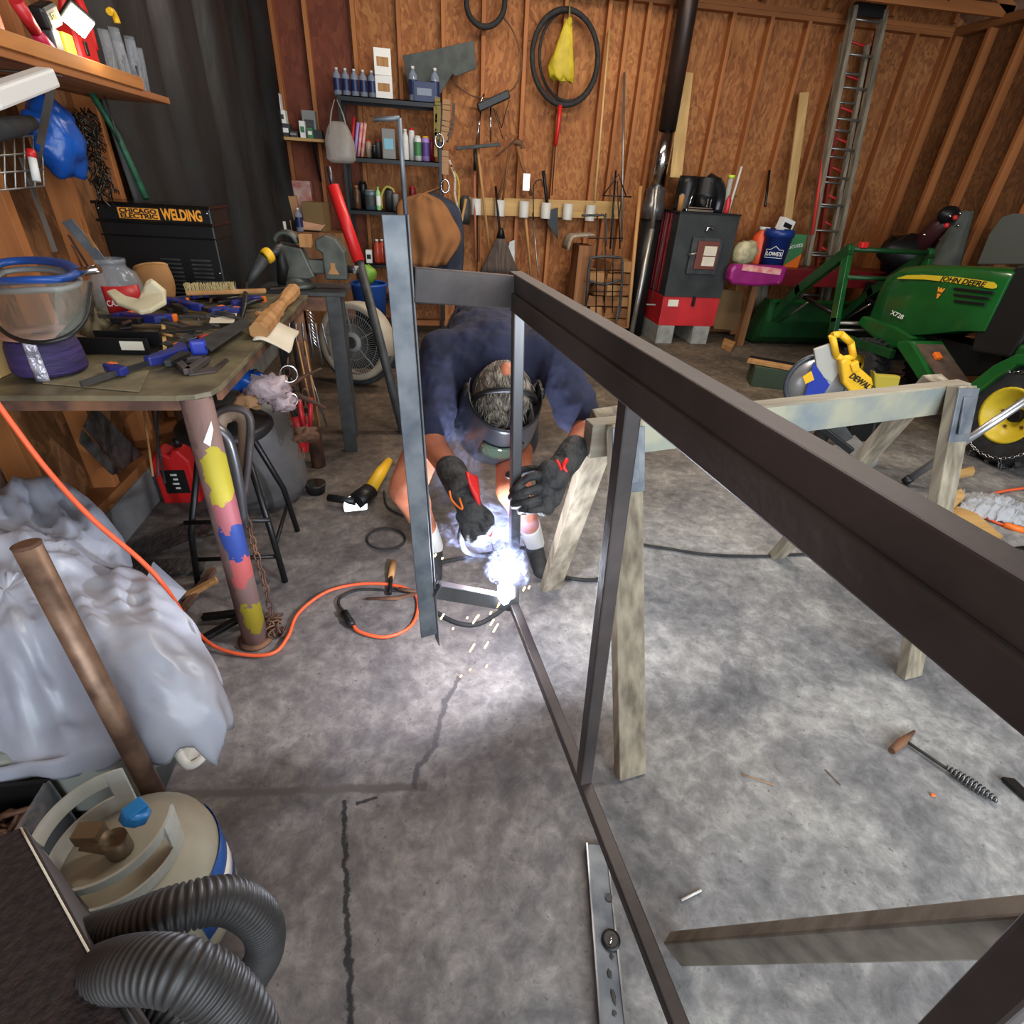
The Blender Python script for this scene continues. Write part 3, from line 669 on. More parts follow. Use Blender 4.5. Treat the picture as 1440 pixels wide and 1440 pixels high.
# turned wooden baluster
bl = thing('wood_baluster', 'carved wooden post piece lying along the right edge of the bench', 'wood piece')
a, z = on(372, 470, .03), on(412, 420, .03); rings = []; d = (z - a); mm = frame_of(d)
for t, r_ in ((-.12, .034), (0, .036), (.22, .036), (.3, .03), (.36, .034), (.45, .027), (.62, .024), (.72, .028), (.82, .035), (1.05, .035), (1.1, .03)):
    rings.append([a + d * t + mm @ V3((r_ * math.cos(k * math.pi / 4 + .39), r_ * math.sin(k * math.pi / 4 + .39), 0)) for k in range(8)])
B().loft(rings, smooth=False).done('post', M['handle'], bl, bevel=.002)
# rag over the edge
rg = thing('rag', 'cream folded rag hanging over the right edge of the bench', 'rag')
def rag(u, v):
    p = on(394 + 26 * u + 10 * v, 468 - 28 * u + 2 * v, .006); p.x = BR - .05 + .12 * v + .02 * (1 - u); p.y = 2.1 + .3 * u - .0 * v
    if p.x > BR: p.z = Z0 + .006 - (p.x - BR) * .5
    p.z += .006 * math.sin(u * 9 + v * 3); return p
B().grid(rag, 10, 10).done('cloth', M['paper'], rg, thick=.004)
# pale timber block at the far left
tb = thing('timber_block', 'pale timber offcut at the left end of the bench beside the spool', 'wood piece')
p = on(2, 535); B().box((p.x - .06, p.y + .06, Z0 + .075), (.1, .09, .15)).done('block', M['lumber'], tb, bevel=.003)
# heap of small offcuts: countable, individual
R.seed(11)
for i in range(70):
    x = R.uniform(170, 395); y = R.uniform(404, 500)
    if y > 470 and x < 235 or y > 470 and x > 300 or y > 450 and x > 340: continue
    p = on(x, y, .006 + R.random() * .03); L = R.uniform(.03, .09)
    k = i % 4; d_ = V3((math.cos(i * 1.7), math.sin(i * 1.7), 0)) * L / 2
    if k < 2: B().beam(p - d_ * 1.5, p + d_ * 1.5, .016 + .02 * R.random(), .006).done('metal_offcut', M[('dgrey', 'steel', 'blackm', 'rust')[i % 4]], bevel=.0008, label='small ' + ('dark grey', 'brownish steel', 'black', 'rusty')[i % 4] + ' metal offcut in the pile of tools on the bench', cat='metal offcut', group=('grey', 'steel', 'black', 'rusty')[i % 4] + ' metal offcuts on the bench')
    else: B().tube([p - d_, p + d_], .004 + .003 * R.random(), 8).done('bolt', M[('steelbright', 'dgrey', 'rust')[i % 3]], label='loose ' + ('bright', 'dark grey', 'rusty')[i % 3] + ' bolt in the pile of tools on the bench', cat='bolt', group=('bright', 'grey', 'rusty')[i % 3] + ' bolts on the bench')
# ---------------------------------------------------------------- vise and its stand
vs = thing('vise_stand', 'dark steel post stand behind the bench carrying the vise', 'stand')
B().box((-.66, 3.31, .93), (.46, .3, .02)).done('top', M['dgrey'], vs, bevel=.002)
B().beam((-.495, 3.18, 0), (-.495, 3.18, .92), .075, .05, (0, 1, 0)).done('leg', M['dgrey'], vs, bevel=.003)
B().beam((-.86, 3.42, 0), (-.86, 3.42, .92), .05, .05, (0, 1, 0)).done('leg', M['dgrey'], vs, bevel=.003)
B().beam((-.5, 3.42, 0), (-.5, 3.42, .92), .05, .05, (0, 1, 0)).done('leg', M['dgrey'], vs, bevel=.003)
B().box((-.67, 3.17, .88), (.4, .012, .07)).done('front_rail', M['rust'], vs)
vi = thing('bench_vise', 'grey cast-iron bench vise gripping a block of wood', 'vise', loc=(-.62, 3.3, .941))
b = B(); b.lathe([(.1, 0), (.1, .02), (.07, .035), (.06, .06)], (-.08, 0, 0), seg=20); b.prism([(-.16, .05), (-.0, .05), (.03, .06), (-.02, .2), (-.15, .22), (-.17, .16)], (0, 0, 0), (1, 0, 0), (0, 0, 1), .12)
b.done('fixed_jaw', M['vise'], vi, bevel=.008)
b = B(); b.box((.04, 0, .11), (.24, .07, .07)); b.prism([(.08, .05), (.2, .05), (.2, .19), (.16, .25), (.1, .27), (.05, .24), (.05, .2), (.08, .18)], (0, 0, 0), (1, 0, 0), (0, 0, 1), .11)
b.done('moving_jaw', M['vise'], vi, bevel=.008)
b = B(); b.grid(lambda u, v: (-.1 + .055 * math.cos(math.pi * u), -.05 + .1 * v, .22 + .05 * math.sin(math.pi * u)), 10, 2); b.done('top_anvil', M['vise'], vi, thick=.02)
B().cyl((.2, 0, .1), (.26, 0, .1), .02).cyl((.245, -.09, .1), (.245, .09, .1), .008).done('screw_handle', M['steelbright'], vi)
B().box((-.0, -.02, .235), (.06, .06, .06)).done('wood_insert', M['handle'], vi, bevel=.003)
B().prism([(-.03, 0), (.03, 0), (.012, .03), (.012, .055), (-.012, .055), (-.012, .03)], (.13, -.057, .08), (1, 0, 0), (0, 0, 1), .004).done('emblem', M['handle'], vi)
# angle grinder with a yellow collar behind the bench
ag = thing('angle_grinder', 'dark angle grinder with a yellow collar leaning beside the vise', 'angle grinder')
a, m_, z = PV(345, 405, 3.0), PV(372, 362, 3.05), PV(392, 350, 3.1)
B().tube([a, a.lerp(m_, .4), m_], [.01, .02, .03], 10).done('body', M['dgrey'], ag); B().lathe([(.03, 0), (.036, .01), (.036, .03), (.03, .04)], m_, (z - m_)).done('collar', M['yellow'], ag)
B().tube([m_, z, PV(398, 375, 3.1), PV(396, 400, 3.1)], [.028, .034, .03, .02], 10).done('head', M['black'], ag)
# ---------------------------------------------------------------- under and beside the bench
def ring(c, r, t, ax, n=24, seg=8):
    m = frame_of(ax); return [V3(c) + m @ V3((r * math.cos(2 * math.pi * k / n), r * math.sin(2 * math.pi * k / n), 0)) for k in range(n)]
# round shop stool
st = thing('folding_stool', 'black round-seat folding stool under the right edge of the bench', 'stool')
sc = V3((-.79, 2.08, .60))
B().lathe([(.05, 0), (.16, .004), (.175, .02), (.175, .04), (.16, .052), (.0001, .055)], sc, seg=28).done('seat', M['black'], st)
for sx, sy in ((-.16, -.17), (.14, -.17), (.12, .17), (-.16, .17)):
    B().tube([sc + V3((sx * .5, sy * .3, 0)), V3((sc.x + sx, sc.y + sy, .25)), V3((sc.x + sx * 1.15, sc.y + sy * 1.15, 0))], .0125, 8).done('leg', M['blackm'], st)
for z in (.12, .3): B().tube([V3((sc.x - .17, sc.y - .175, z)), V3((sc.x + .15, sc.y - .175, z))], .009).done('rung', M['blackm'], st)
B().tube([V3((sc.x + .14, sc.y - .17, .16)), V3((sc.x + .12, sc.y + .17, .16))], .009).done('rung', M['blackm'], st)
# folded metal chair leaning behind the leg
fc = thing('folding_chair', 'folded chair with a curved chrome tube frame standing behind the painted leg', 'chair')
def FP(x, y, v): return PV(x, y, v)
pts = spline([FP(299, 690, 1.74), FP(297, 600, 1.78), FP(312, 576, 1.8), FP(340, 576, 1.8), FP(352, 592, 1.8), FP(350, 640, 1.8), FP(343, 700, 1.78)], 5)
B().tube(pts, .013, 8).done('back_frame', M['steel'], fc)
B().tube([p + V3((.0, .012, 0)) for p in spline([FP(308, 690, 1.76), FP(307, 605, 1.8), FP(318, 588, 1.82), FP(334, 588, 1.82), FP(342, 602, 1.82), FP(341, 650, 1.82), FP(336, 690, 1.8)], 5)], .013, 8, flat=2.0).done('backrest', mat('tan_vinyl', (122, 100, 82), .6), fc)
B().tube(spline([FP(300, 600, 1.68), FP(320, 620, 1.68), FP(334, 680, 1.68), FP(341, 735, 1.68)], 5), .02, 10).done('seat_tube', M['steelbright'], fc)
# galvanised drum
dr = thing('steel_drum', 'grey round steel tank standing under the bench behind the stool', 'drum')
B().lathe([(.1, 0), (.19, .03), (.215, .09), (.215, .5), (.2, .56), (.12, .6)], (-.87, 2.62, 0), seg=32).done('tank', mat('drum_grey', (118, 116, 114), .5, .4, c2=(92, 90, 90), ns=5), dr)
# red oil bottles
gc = thing('oil_can', 'red plastic oil jug with a black label under the bench by the wall', 'oil jug', loc=(-1.27, 2.62, .0))
B().prism([(-.09, 0), (.09, 0), (.09, .24), (.05, .3), (.02, .3), (.0, .27), (-.05, .3), (-.09, .24)], (0, 0, 0), (1, 0, 0), (0, 0, 1), .11).done('jug', M['red'], gc, bevel=.012)
B().box((0.0, -.057, .13), (.11, .003, .13)).done('label', M['blk'], gc); B().cyl((.035, 0, .3), (.035, 0, .34), .018).done('cap', M['black'], gc)
for k, z in enumerate((.17, .145, .12, .095)): B().box((.004 * (k % 2), -.0595, z), (.03 - .008 * (k % 2), .002, .010)).done('label_print', M['wht'], gc)
rb = thing('plastic_tub', 'small dark tub on the floor beside the grey tank', 'tub', loc=(PZ(445, 692, 0).x, PZ(445, 692, 0).y, 0))
B().lathe([(.045, 0), (.055, .05), (.056, .055), (.05, .055)], seg=18).done('tub', M['black'], rb); B().lathe([(.0001, .05), (.04, .052), (.045, .056)], seg=14).done('contents', M['chrome'], rb)
# tread plates and boards leaning on the left wall
M['tread'] = mat('tread_plate', (98, 94, 90), .45, .5, c2=(64, 62, 60), ns=60, stretch=(1, .4, .4), bump=.8)
def lean(px, t, mt, label, name, cat, u=(-1.38, -1.38), par=None):
    P = [PU(x, y, uu) for (x, y), uu in zip(px, u)]; return B().slab(P, t).done(name, mt, label=label, cat=cat, bevel=.002)
lean(((132, 570), (200, 640), (170, 660), (118, 600)), .008, M['tread'], 'diamond tread plate offcut leaning on the wall studs, the upper one', 'tread_plate', 'metal plate', (-1.36,) * 4)
lean(((116, 604), (170, 664), (158, 668), (112, 622)), .008, M['tread'], 'narrow tread plate offcut just below the larger one', 'tread_plate', 'metal plate', (-1.33,) * 4)
b = B(); P = [PZ(x, y, .01) for x, y in ((165, 775), (260, 735), (300, 738), (290, 752), (200, 788))]; b.slab(P, .008, (0, 0, 1)); b.done('tread_plate', M['tread'], label='long tread plate strip lying on the floor by the wall', cat='metal plate')
b = B(); P = [PZ(x, y, .012) for x, y in ((170, 790), (290, 785), (285, 805), (190, 812))]; b.slab(P, .008, (0, 0, 1)); b.done('tread_plate', M['tread'], label='short tread plate piece lying nearest the bench leg', cat='metal plate')
for i, (x0, y0, x1, y1, vv) in enumerate(((200, 560, 215, 640, 2.7), (212, 560, 232, 650, 2.75), (222, 558, 222, 640, 2.8))):
    B().tube([PU(x0, y0, -1.3), PU(x1, y1 + 30, -1.22)], .005, 6).done('welding_rod', M['dgrey'] if i else M['handle'], label=('thin tan rod', 'thin dark rod', 'thin dark upright rod')[i] + ' leaning under the bench by the wall', cat='rod')
for i, (x0, y0, x1, y1, m_) in enumerate(((300, 800, 240, 880, 'rust'), (352, 860, 285, 868, 'blackm'), (345, 865, 268, 908, 'blackm'), (305, 815, 262, 838, 'handle'))):
    a = PZ(x0, y0, .03 + .012 * i); z = PZ(x1, y1, .025); B().beam(a, z, .028, .02).done('steel_bar', M[m_], bevel=.002, label=('rusty square bar', 'black angle bar, upper one', 'black angle bar, lower one', 'short tan bar')[i] + ' on the floor behind the bench leg', cat='metal bar')
# rusty chain hanging from the bench to the floor
def chain(pts, name, label, r=.012, t=.0035, mt='rust', par=None, cat='chain', group=None):
    pts = [V3(p) for p in pts]; root = thing(name, label, cat, group) if par is None else None
    L = [0]
    for a, z in zip(pts, pts[1:]): L.append(L[-1] + (z - a).length)
    step = r * 2.7; n = int(L[-1] / step); b = B()
    for i in range(n):
        s = (i + .5) * step; k = max(j for j in range(len(L) - 1) if L[j] <= s); f = (s - L[k]) / max(1e-6, L[k + 1] - L[k]); p = pts[k].lerp(pts[k + 1], f); d = (pts[k + 1] - pts[k]).normalized()
        m = frame_of(d, (0, 1, .3)); sd = m.col[0] if i % 2 else m.col[1]
        b.tube([p + d * (r * 1.7 * math.cos(a * math.pi / 5)) + sd * (r * .85 * math.sin(a * math.pi / 5)) for a in range(10)], t, 5, loop=True)
    return b.done('links', M[mt], root if par is None else par, kind='stuff')
chain([PV(345, 720, 1.75), PV(358, 770, 1.72), PV(372, 820, 1.68), PZ(383, 870, .03)], 'steel_chain', 'rusty thin chain hanging beside the painted bench leg')
R.seed(5)
b = B()
for i in range(16):
    c = PZ(388 + R.uniform(-10, 12), 878 + R.uniform(-14, 14), .012 + R.random() * .025); m = frame_of((R.uniform(-1, 1), R.uniform(-1, 1), R.uniform(-.4, .4)))
    b.tube([c + m @ V3((.02 * math.cos(a * math.pi / 5), .011 * math.sin(a * math.pi / 5), 0)) for a in range(10)], .004, 5, loop=True)
b.done('chain_heap', M['rust'], kind='stuff', label='small rusty heap of chain at the foot of the bench leg', cat='chain')
# orange extension cord
cp = [PZ(-60, 480, .86), PZ(0, 570, .84)]
cp = [PV(-30, 530, 1.42), PV(20, 600, 1.42), PV(70, 665, 1.4), PV(130, 730, 1.36), PV(200, 790, 1.33), PV(235, 830, 1.33), PZ(268, 878, .1), PZ(300, 908, .03), PZ(345, 921, .012), PZ(385, 918, .012), PZ(405, 895, .012), PZ(420, 862, .012), PZ(460, 832, .012), PZ(510, 821, .012), PZ(560, 824, .012), PZ(585, 838, .012), PZ(586, 865, .012), PZ(572, 885, .012), PZ(540, 896, .012), PZ(505, 888, .012), PZ(495, 876, .012)]
oc = thing('extension_cord', 'orange extension cord looping from the bench to the welder', 'extension cord')
B().tube(spline(cp, 7), .0068, 8).done('cord', M['cord'], oc)
a, z = PZ(496, 880, .018), PZ(484, 862, .018); B().tube([a, a.lerp(z, .3), a.lerp(z, .6), z], [.012, .017, .014, .017], 10).done('plug', M['black'], oc)
bc = thing('power_cord', 'black power cord joined to the orange extension cord', 'power cord')
B().tube(spline([PZ(483, 860, .016), PZ(476, 848, .012), PZ(482, 838, .012), PZ(510, 829, .01), PZ(570, 832, .01), PZ(590, 836, .01)], 6), .006, 8).done('cord', M['rubber'], bc)
# black cables by the welder
wc = thing('welding_cable', 'thick black welding cable looping behind the post and under the sawhorse', 'cable')
B().tube(spline([PZ(600, 800, .012), PZ(625, 790, .012), PZ(690, 778, .012), PZ(735, 770, .012), PZ(775, 805, .012), PZ(830, 816, .012), PZ(860, 806, .012)], 6), .009, 8).done('cable', M['rubber'], wc)
wc = thing('welding_cable', 'black cable arc on the floor right below the lower crossbar', 'cable')
B().tube(spline([PZ(612, 860, .012), PZ(640, 875, .012), PZ(670, 878, .012), PZ(700, 862, .012), PZ(722, 842, .012)], 6), .009, 8).done('cable', M['rubber'], wc)
wc = thing('welding_cable', 'thin black cable running on the floor to the right behind the sawhorse leg', 'cable')
B().tube(spline([PZ(880, 762, .01), PZ(930, 770, .01), PZ(1000, 780, .01), PZ(1080, 782, .01), PZ(1140, 780, .01), PZ(1180, 795, .01), PZ(1240, 830, .01)], 6), .007, 8).done('cable', M['rubber'], wc)
wc = thing('cable_loop', 'thin grey cable ring lying on the floor left of the post', 'cable')
B().tube([PZ(543 + 27 * math.cos(a / 12 * math.pi), 758 + 15 * math.sin(a / 12 * math.pi), .008) for a in range(24)], .005, 6, loop=True).done('ring', M['rubber'], wc)
wc = thing('cable_loop', 'thin black cord behind the yellow grinder by the post', 'cable')
B().tube(spline([PZ(540, 690, .008), PZ(545, 712, .008), PZ(570, 725, .008), PZ(600, 722, .008)], 5), .005, 6).done('cord', M['rubber'], wc)
# hammer and chisel by the post
hm = thing('chipping_chisel', 'wooden-handled chisel lying on the floor beside the angle iron post', 'chisel')
a, m_, z = PZ(553, 790, .02), PZ(550, 812, .02), PZ(548, 835, .02)
B().tube([a, a.lerp(m_, .5), m_], [.014, .016, .013], 10).done('handle', M['handle'], hm); B().tube([m_, z], .008, 8).done('shaft', M['blackm'], hm)
ec = thing('ground_clamp', 'dull metal ground clamp on the floor left of the post', 'clamp')
B().tube([PZ(515, 842, .015), PZ(560, 841, .02), PZ(590, 833, .02)], [.006, .012, .008], 8, flat=.6).done('jaw', M['rust'], ec); B().tube([PZ(560, 828, .03), PZ(590, 833, .02)], .008, 8).done('upper_jaw', M['rust'], ec)
# yellow grinder on the floor
yg = thing('angle_grinder', 'black and yellow angle grinder lying on the floor beyond the cable ring', 'angle grinder')
a, m_, z = PZ(462, 700, .04), PZ(500, 705, .045), PZ(520, 690, .05)
B().tube([a, m_], [.02, .022], 10).done('side_handle', M['black'], yg); B().tube([m_, z], [.05, .05], 14, flat=.8).done('head', M['black'], yg)
B().tube([z, PZ(535, 665, .06), PZ(547, 648, .06)], [.035, .034, .022], 12).done('body', M['yellow'], yg)
B().cyl(PZ(500, 712, .01), PZ(500, 712, .02), .06, seg=20).done('disc', M['chrome'], yg)
# floor fan
fn = thing('floor_fan', 'round grey floor fan with radial grille behind the bench', 'fan')
C = PV(505, 484, 4.45); A = V3((-.45, -1, .12)).normalized(); m = frame_of(A)
C = C + V3((-.02, 0, .02))
def rp(r, a, d=0): return C + m @ V3((r * math.cos(a), r * math.sin(a), d))
RF = .30
b = B(); n = 40
b.loft([[rp(r_, 2 * math.pi * k / n, d_) for k in range(n)] for r_, d_ in ((RF * .83, .06), (RF * .95, .075), (RF, .04), (RF, -.08), (RF * .9, -.1), (RF * .86, -.05), (RF * .83, .06))], caps=False)
b.done('housing', mat('fan_grey', (172, 162, 144), .5, c2=(150, 140, 124), ns=5), fn)
b = B()
for k in range(72):
    a_ = 2 * math.pi * k / 72; b.beam(rp(RF * .22, a_, .06), rp(RF * .85, a_ + .25, .062), .0022, .0022)
for r_ in (.45, .7): b.tube([rp(RF * r_, 2 * math.pi * k / 36, .06) for k in range(36)], .0022, 5, loop=True)
b.done('grille', M['grey'], fn, kind='stuff')
for k in range(5):
    a_ = 2 * math.pi * k / 5 + .5; B().beam(rp(RF * .2, a_, .045), rp(RF * .9, a_, .05), .012, .008).done('spoke', M['grey'], fn)
B().lathe([(.075, 0), (.08, .02), (.05, .03)], C + A * .05, A, seg=24).done('hub_ring', M['grey'], fn); B().lathe([(.045, 0), (.04, .012)], C + A * .08, A).done('hub_cap', M['dgrey'], fn)
for k in range(5):
    a_ = 2 * math.pi * k / 5; B().slab([rp(.04, a_, -.03), rp(.22, a_ - .4, -.04), rp(.24, a_ + .3, 0), rp(.05, a_ + .4, 0)], .004).done('blade', M['blackm'], fn)
b = B(); b.tube(arc_pts(C + V3((0, 0, 0)), RF + .02, 195, 345, 14, m.col[0], m.col[1]), .022, 8); b.done('stand', M['dgrey'], fn)
# blue bucket behind
bk = thing('plastic_bucket', 'dark blue bucket behind the floor fan', 'bucket', loc=(PV(520, 420, 5.1).x, 5.1, 0.35))
B().lathe([(.12, 0), (.15, .32), (.16, .33), (.15, .34), (.14, .33)], caps=False, seg=24).done('pail', M['blue'], bk, thick=.004)
B().box((0, 0, -.18), (.5, .3, .34)).done('crate_under', M['blackm'], bk) if 0 else B().box((bk.location.x, 5.1, .174), (.45, .4, .348)).done('storage_crate', M['black'], bevel=.01, label='black crate standing under the blue bucket', cat='crate')
B().sph(PV(515, 385, 5.1), .1, (.8, .8, .7), nz=.5).done('green_bag', mat('green_film', (110, 150, 50), .5), label='green plastic bag stuffed in the blue bucket', cat='bag')
# long-handled red tool leaning
rt = thing('pry_tool', 'long bar with a bright red upper sleeve leaning past the vise', 'tool')
a, p1, p2, z = PV(462, 235, 4.0), PV(468, 262, 3.98), PV(505, 368, 3.85), PV(556, 600, 3.55)
B().tube([a, p1], .014, 10).done('tip', M['steelbright'], rt); B().tube([p1, p2], .038, 14).done('sleeve', M['red'], rt); B().tube([p2, V3((z.x + .06, z.y - .1, 0.0))], .03, 12).done('lower_bar', M['dgrey'], rt)
# things hanging from the right edge of the bench (pliers, clamps, rods)
hs = [('red_snips', (420, 560), (432, 620), 'redm', 'red-handled snips hanging below the bench edge, the upper pair'), ('red_snips', (415, 585), (428, 635), 'redm', 'red-handled snips hanging lowest below the bench edge'), ]
for nm, p0, p1, mt_, lb_ in hs:
    t = thing(nm, lb_, 'snips'); a = PV(*p0, 2.3); z = PV(*p1, 2.3)
    B().tube([a, z], .012, 8, flat=1.5).done('handle', M[mt_], t); B().tube([a + V3((.05, 0, 0)), z + V3((.012, 0, .01))], .01, 8).done('handle', M[mt_], t); B().tube([a, a + V3((-.02, 0, .09))], [.014, .005], 6).done('blade', M['steel'], t)
wt = thing('locking_pliers', 'rusty grey C-jaw locking pliers hanging from the bench edge', 'pliers')
a = PV(385, 548, 2.2)
B().tube([a, PV(410, 540, 2.2), PV(430, 528, 2.2), PV(452, 518, 2.2)], [.03, .024, .012, .008], 10, flat=.5).done('jaw_arm', M['rust'], wt); B().tube([a + V3((.02, 0, -.02)), PV(420, 556, 2.2), PV(458, 574, 2.2)], [.02, .012, .007], 8).done('lower_arm', M['rust'], wt)
for i, (x, y, r_) in enumerate(((406, 526, .032), (410, 562, .024))):
    t = thing('steel_ring', ('bright steel D-ring hanging above the pliers', 'bright triangular ring hanging below the pliers')[i], 'ring'); c = PV(x, y, 2.15); B().tube(ring(c, r_, 0, (.2, -1, .1)), .004, 6, loop=True).done('ring', M['chrome'], t)
for i in range(7):
    x = 400 + i * 9; q_ = PV(x, 470, 2.5); q_.z = .93; t = B().tube([q_, PV(x - 4 + i * 2.4, 500 + (i % 3) * 6, 2.5)], .005, 6).done('drill_bit', M['steelbright'], label=ORD[i] + ' bright rod from the left in the row hanging under the bench edge', cat='rod', group='bright rods hanging under the bench edge')
for i in range(9):
    a_ = i / 8; t = B().tube([PV(432 + a_ * 4, 436 + i * 5, 2.75), PV(441 + i * 1.2, 444 + i * 6, 2.75)], .004, 6).done('drill_bit', M['chrome'], label=ORD[i] + ' bright bit from the top of the fan beside the dark stand', cat='drill bit', group='bits fanned out beside the stand')
for i, (x0, y0, x1, y1) in enumerate(((418, 480, 441, 590), (428, 480, 450, 600), (434, 520, 460, 600))):
    B().tube([PV(x0, y0, 2.45), PV(x1, y1, 2.35)], .004, 6).done('brazing_rod', M['handle'] if i < 2 else M['steelbright'], label=('tan rod', 'second tan rod', 'bright thin rod')[i] + ' hanging at a slant below the bench edge', cat='rod')
for i, (x, y, s_, m_, lab) in enumerate(((345, 535, .06, 'tblue', 'blue printed bag tucked under the bench top'), (375, 545, .075, 'clear2', 'pinkish crumpled plastic bag under the bench edge'), (350, 562, .05, 'card', 'small brown box on the stool'), (398, 565, .05, 'clear2', 'crumpled clear wrapping beside the pliers'), (430, 610, .045, 'rust', 'rusty clamp body hanging lowest by the stand'))):
    mm_ = M.get(m_) or mat('crumpled_pink_film', (176, 156, 160), .4, bump=1, bs=30); M[m_] = mm_
    B().sph(PV(x, y, 2.15), s_, (1.1, .8, .75), nz=.7, nf=2.5, u=18, v=12).done('plastic_bag' if i in (0, 1, 3) else 'small_box' if i == 2 else 'pipe_clamp', mm_, label=lab, cat='bag' if i in (0, 1, 3) else 'box' if i == 2 else 'clamp')
chn = thing('hanging_chain', 'rusty chain bunched on the hooks below the bench edge', 'chain')
chain([PV(405, 505, 2.3), PV(400, 560, 2.3), PV(412, 600, 2.3), PV(425, 640, 2.3), PV(432, 600, 2.3), PV(428, 540, 2.3)], '', '', par=chn, r=.014)
# ---------------------------------------------------------------- high shelf on the left wall
hz = 1.735
hs_ = thing('wall_shelf', 'rough wooden shelf on the left wall held by a grey metal bracket', 'shelf')
B().box((-1.25, (1.2 + 3.17) / 2, hz - .012), (.3, 3.17 - 1.2, .024)).done('board', M['study'] if 0 else wood('shelf_board', (176, 112, 62), (120, 72, 38), 'y'), hs_, bevel=.002)
B().box((-1.105, 2.15, hz + .018), (.03, 1.5, .04)).done('lip', wood('shelf_lip', (196, 130, 66), (150, 92, 46), 'y'), hs_, bevel=.002)
br0 = V3((-1.13, 2.32, hz - .03)); br1 = V3((-1.39, 2.48, 1.40))
b = B(); b.beam(br0, br1, .022, .004, (0, 1, 0)); b.box((-1.26, 2.32, hz - .028), (.3, .022, .004)); b.box((-1.395, 2.48, 1.33), (.006, .022, .3)); b.done('bracket', M['alu'], hs_)
def HS(x, y, u=-1.16): return PU(x, y, u)
hzt = hz + .001
lf = thing('led_work_light', 'lit square LED work light on a red stand on the high shelf', 'work light')
c = HS(110, 30, -1.12); mL_ = mat('led_panel', (255, 244, 214), .4, emit=14); lfm = frame_of((V3((0, 0, H)) - c) + V3((.6, -.3, -1.5)), (0, 1, 0))
B().box(c, (.06, .066, .012), lfm).done('lens', mL_, lf); B().box(c - lfm.col[2] * .018, (.074, .08, .02), lfm).done('housing', M['black'], lf, bevel=.004)
l_ = bpy.data.lights.new('work_light_glow', 'POINT'); l_.energy = 1.2; l_.color = (1, .92, .75); l_.shadow_soft_size = .04; lo = bpy.data.objects.new('work_light_glow', l_); COL.objects.link(lo); lo.location = c + V3((.04, -.04, -.05))
c = HS(140, 100)
rc = thing('red_tool_case', 'red plastic tool case with a handle loop standing on the high shelf', 'tool case')
cv = c.y; b = B(); b.box((-1.22, cv + .03, hzt + .085), (.07, .13, .17)); b.done('case', M['red'], rc, bevel=.015)
B().tube(spline([(-1.22, cv - .02, hzt + .17), (-1.2, cv - .0, hzt + .25), (-1.2, cv + .05, hzt + .27), (-1.2, cv + .1, hzt + .2), (-1.2, cv + .1, hzt + .1)], 5), .014, 10).done('handle', M['red'], rc)
B().box((-1.182, cv - .0, hzt + .09), (.006, .02, .04)).done('latch', M['black'], rc, bevel=.003)
yy = HS(112, 90).y; B().box((-1.2, yy, hzt + .055), (.06, .06, .11)).done('yellow_packet', mat('yellow_packet', (206, 190, 60), .5), bevel=.004, label='yellow packet with an orange top in front of the red case', cat='packet')
bx_ = thing('manual', 'cream printed instruction sheet standing on the high shelf', 'paper'); yy = HS(85, 80).y
B().box((-1.19, yy, hzt + .075), (.004, .085, .15), rot('X', 8)).done('sheet', M['paper'], bx_); 
for k in range(4): B().box((-1.1865, yy - .005, hzt + .04 + k * .02), (.002, .06, .004)).done('print', M['grey'], bx_)
gr_ = thing('red_grinder', 'dark pink and red hand tool lying on the high shelf', 'power tool')
a, m_, z = HS(22, 0), HS(50, 45), HS(76, 78)
B().tube([a, m_], [.02, .017], 10).done('arm', M['redm'], gr_); B().tube([m_, z], [.017, .022], 10).done('grip', mat('magenta_red', (190, 34, 70), .4), gr_); B().sph(z, .024).done('knob', M['dgrey'], gr_)
bt = thing('battery_pack', 'black battery pack with yellowish print above the instruction sheet', 'battery'); c = HS(64, 22)
B().box(c, (.05, .1, .06), rot('X', 20)).done('pack', M['black'], bt, bevel=.012); text('STR', .024, c + V3((.026, 0, .0)), (0, 1, .3), (0, -.3, 1), mat('pale_yellow_print', (226, 210, 130), .5), bt)
B().box((c.x, c.y - .01, c.z - .085), (.04, .05, .11)).done('battery_charger', M['dgrey'], bevel=.006, label='dark charger body under the black battery pack', cat='charger')
B().box((-1.2, HS(8, 60).y, hzt + .07), (.06, .09, .14)).done('orange_case', M['orange'], bevel=.008, label='orange case at the left end of the high shelf', cat='case')
B().box((-1.28, HS(40, 60).y, hzt + .06), (.03, .13, .12)).done('carton', mat('olive_carton', (150, 146, 108), .8), bevel=.002, label='olive carton behind the red hand tool', cat='box')
B().tube(arc_pts(HS(160, 30), .03, 0, 130, 8, (0, 1, 0)), .012, 8).done('yellow_sleeve', M['yellow'], label='yellow curved sleeve behind the red case', cat='sleeve')
R.seed(8)
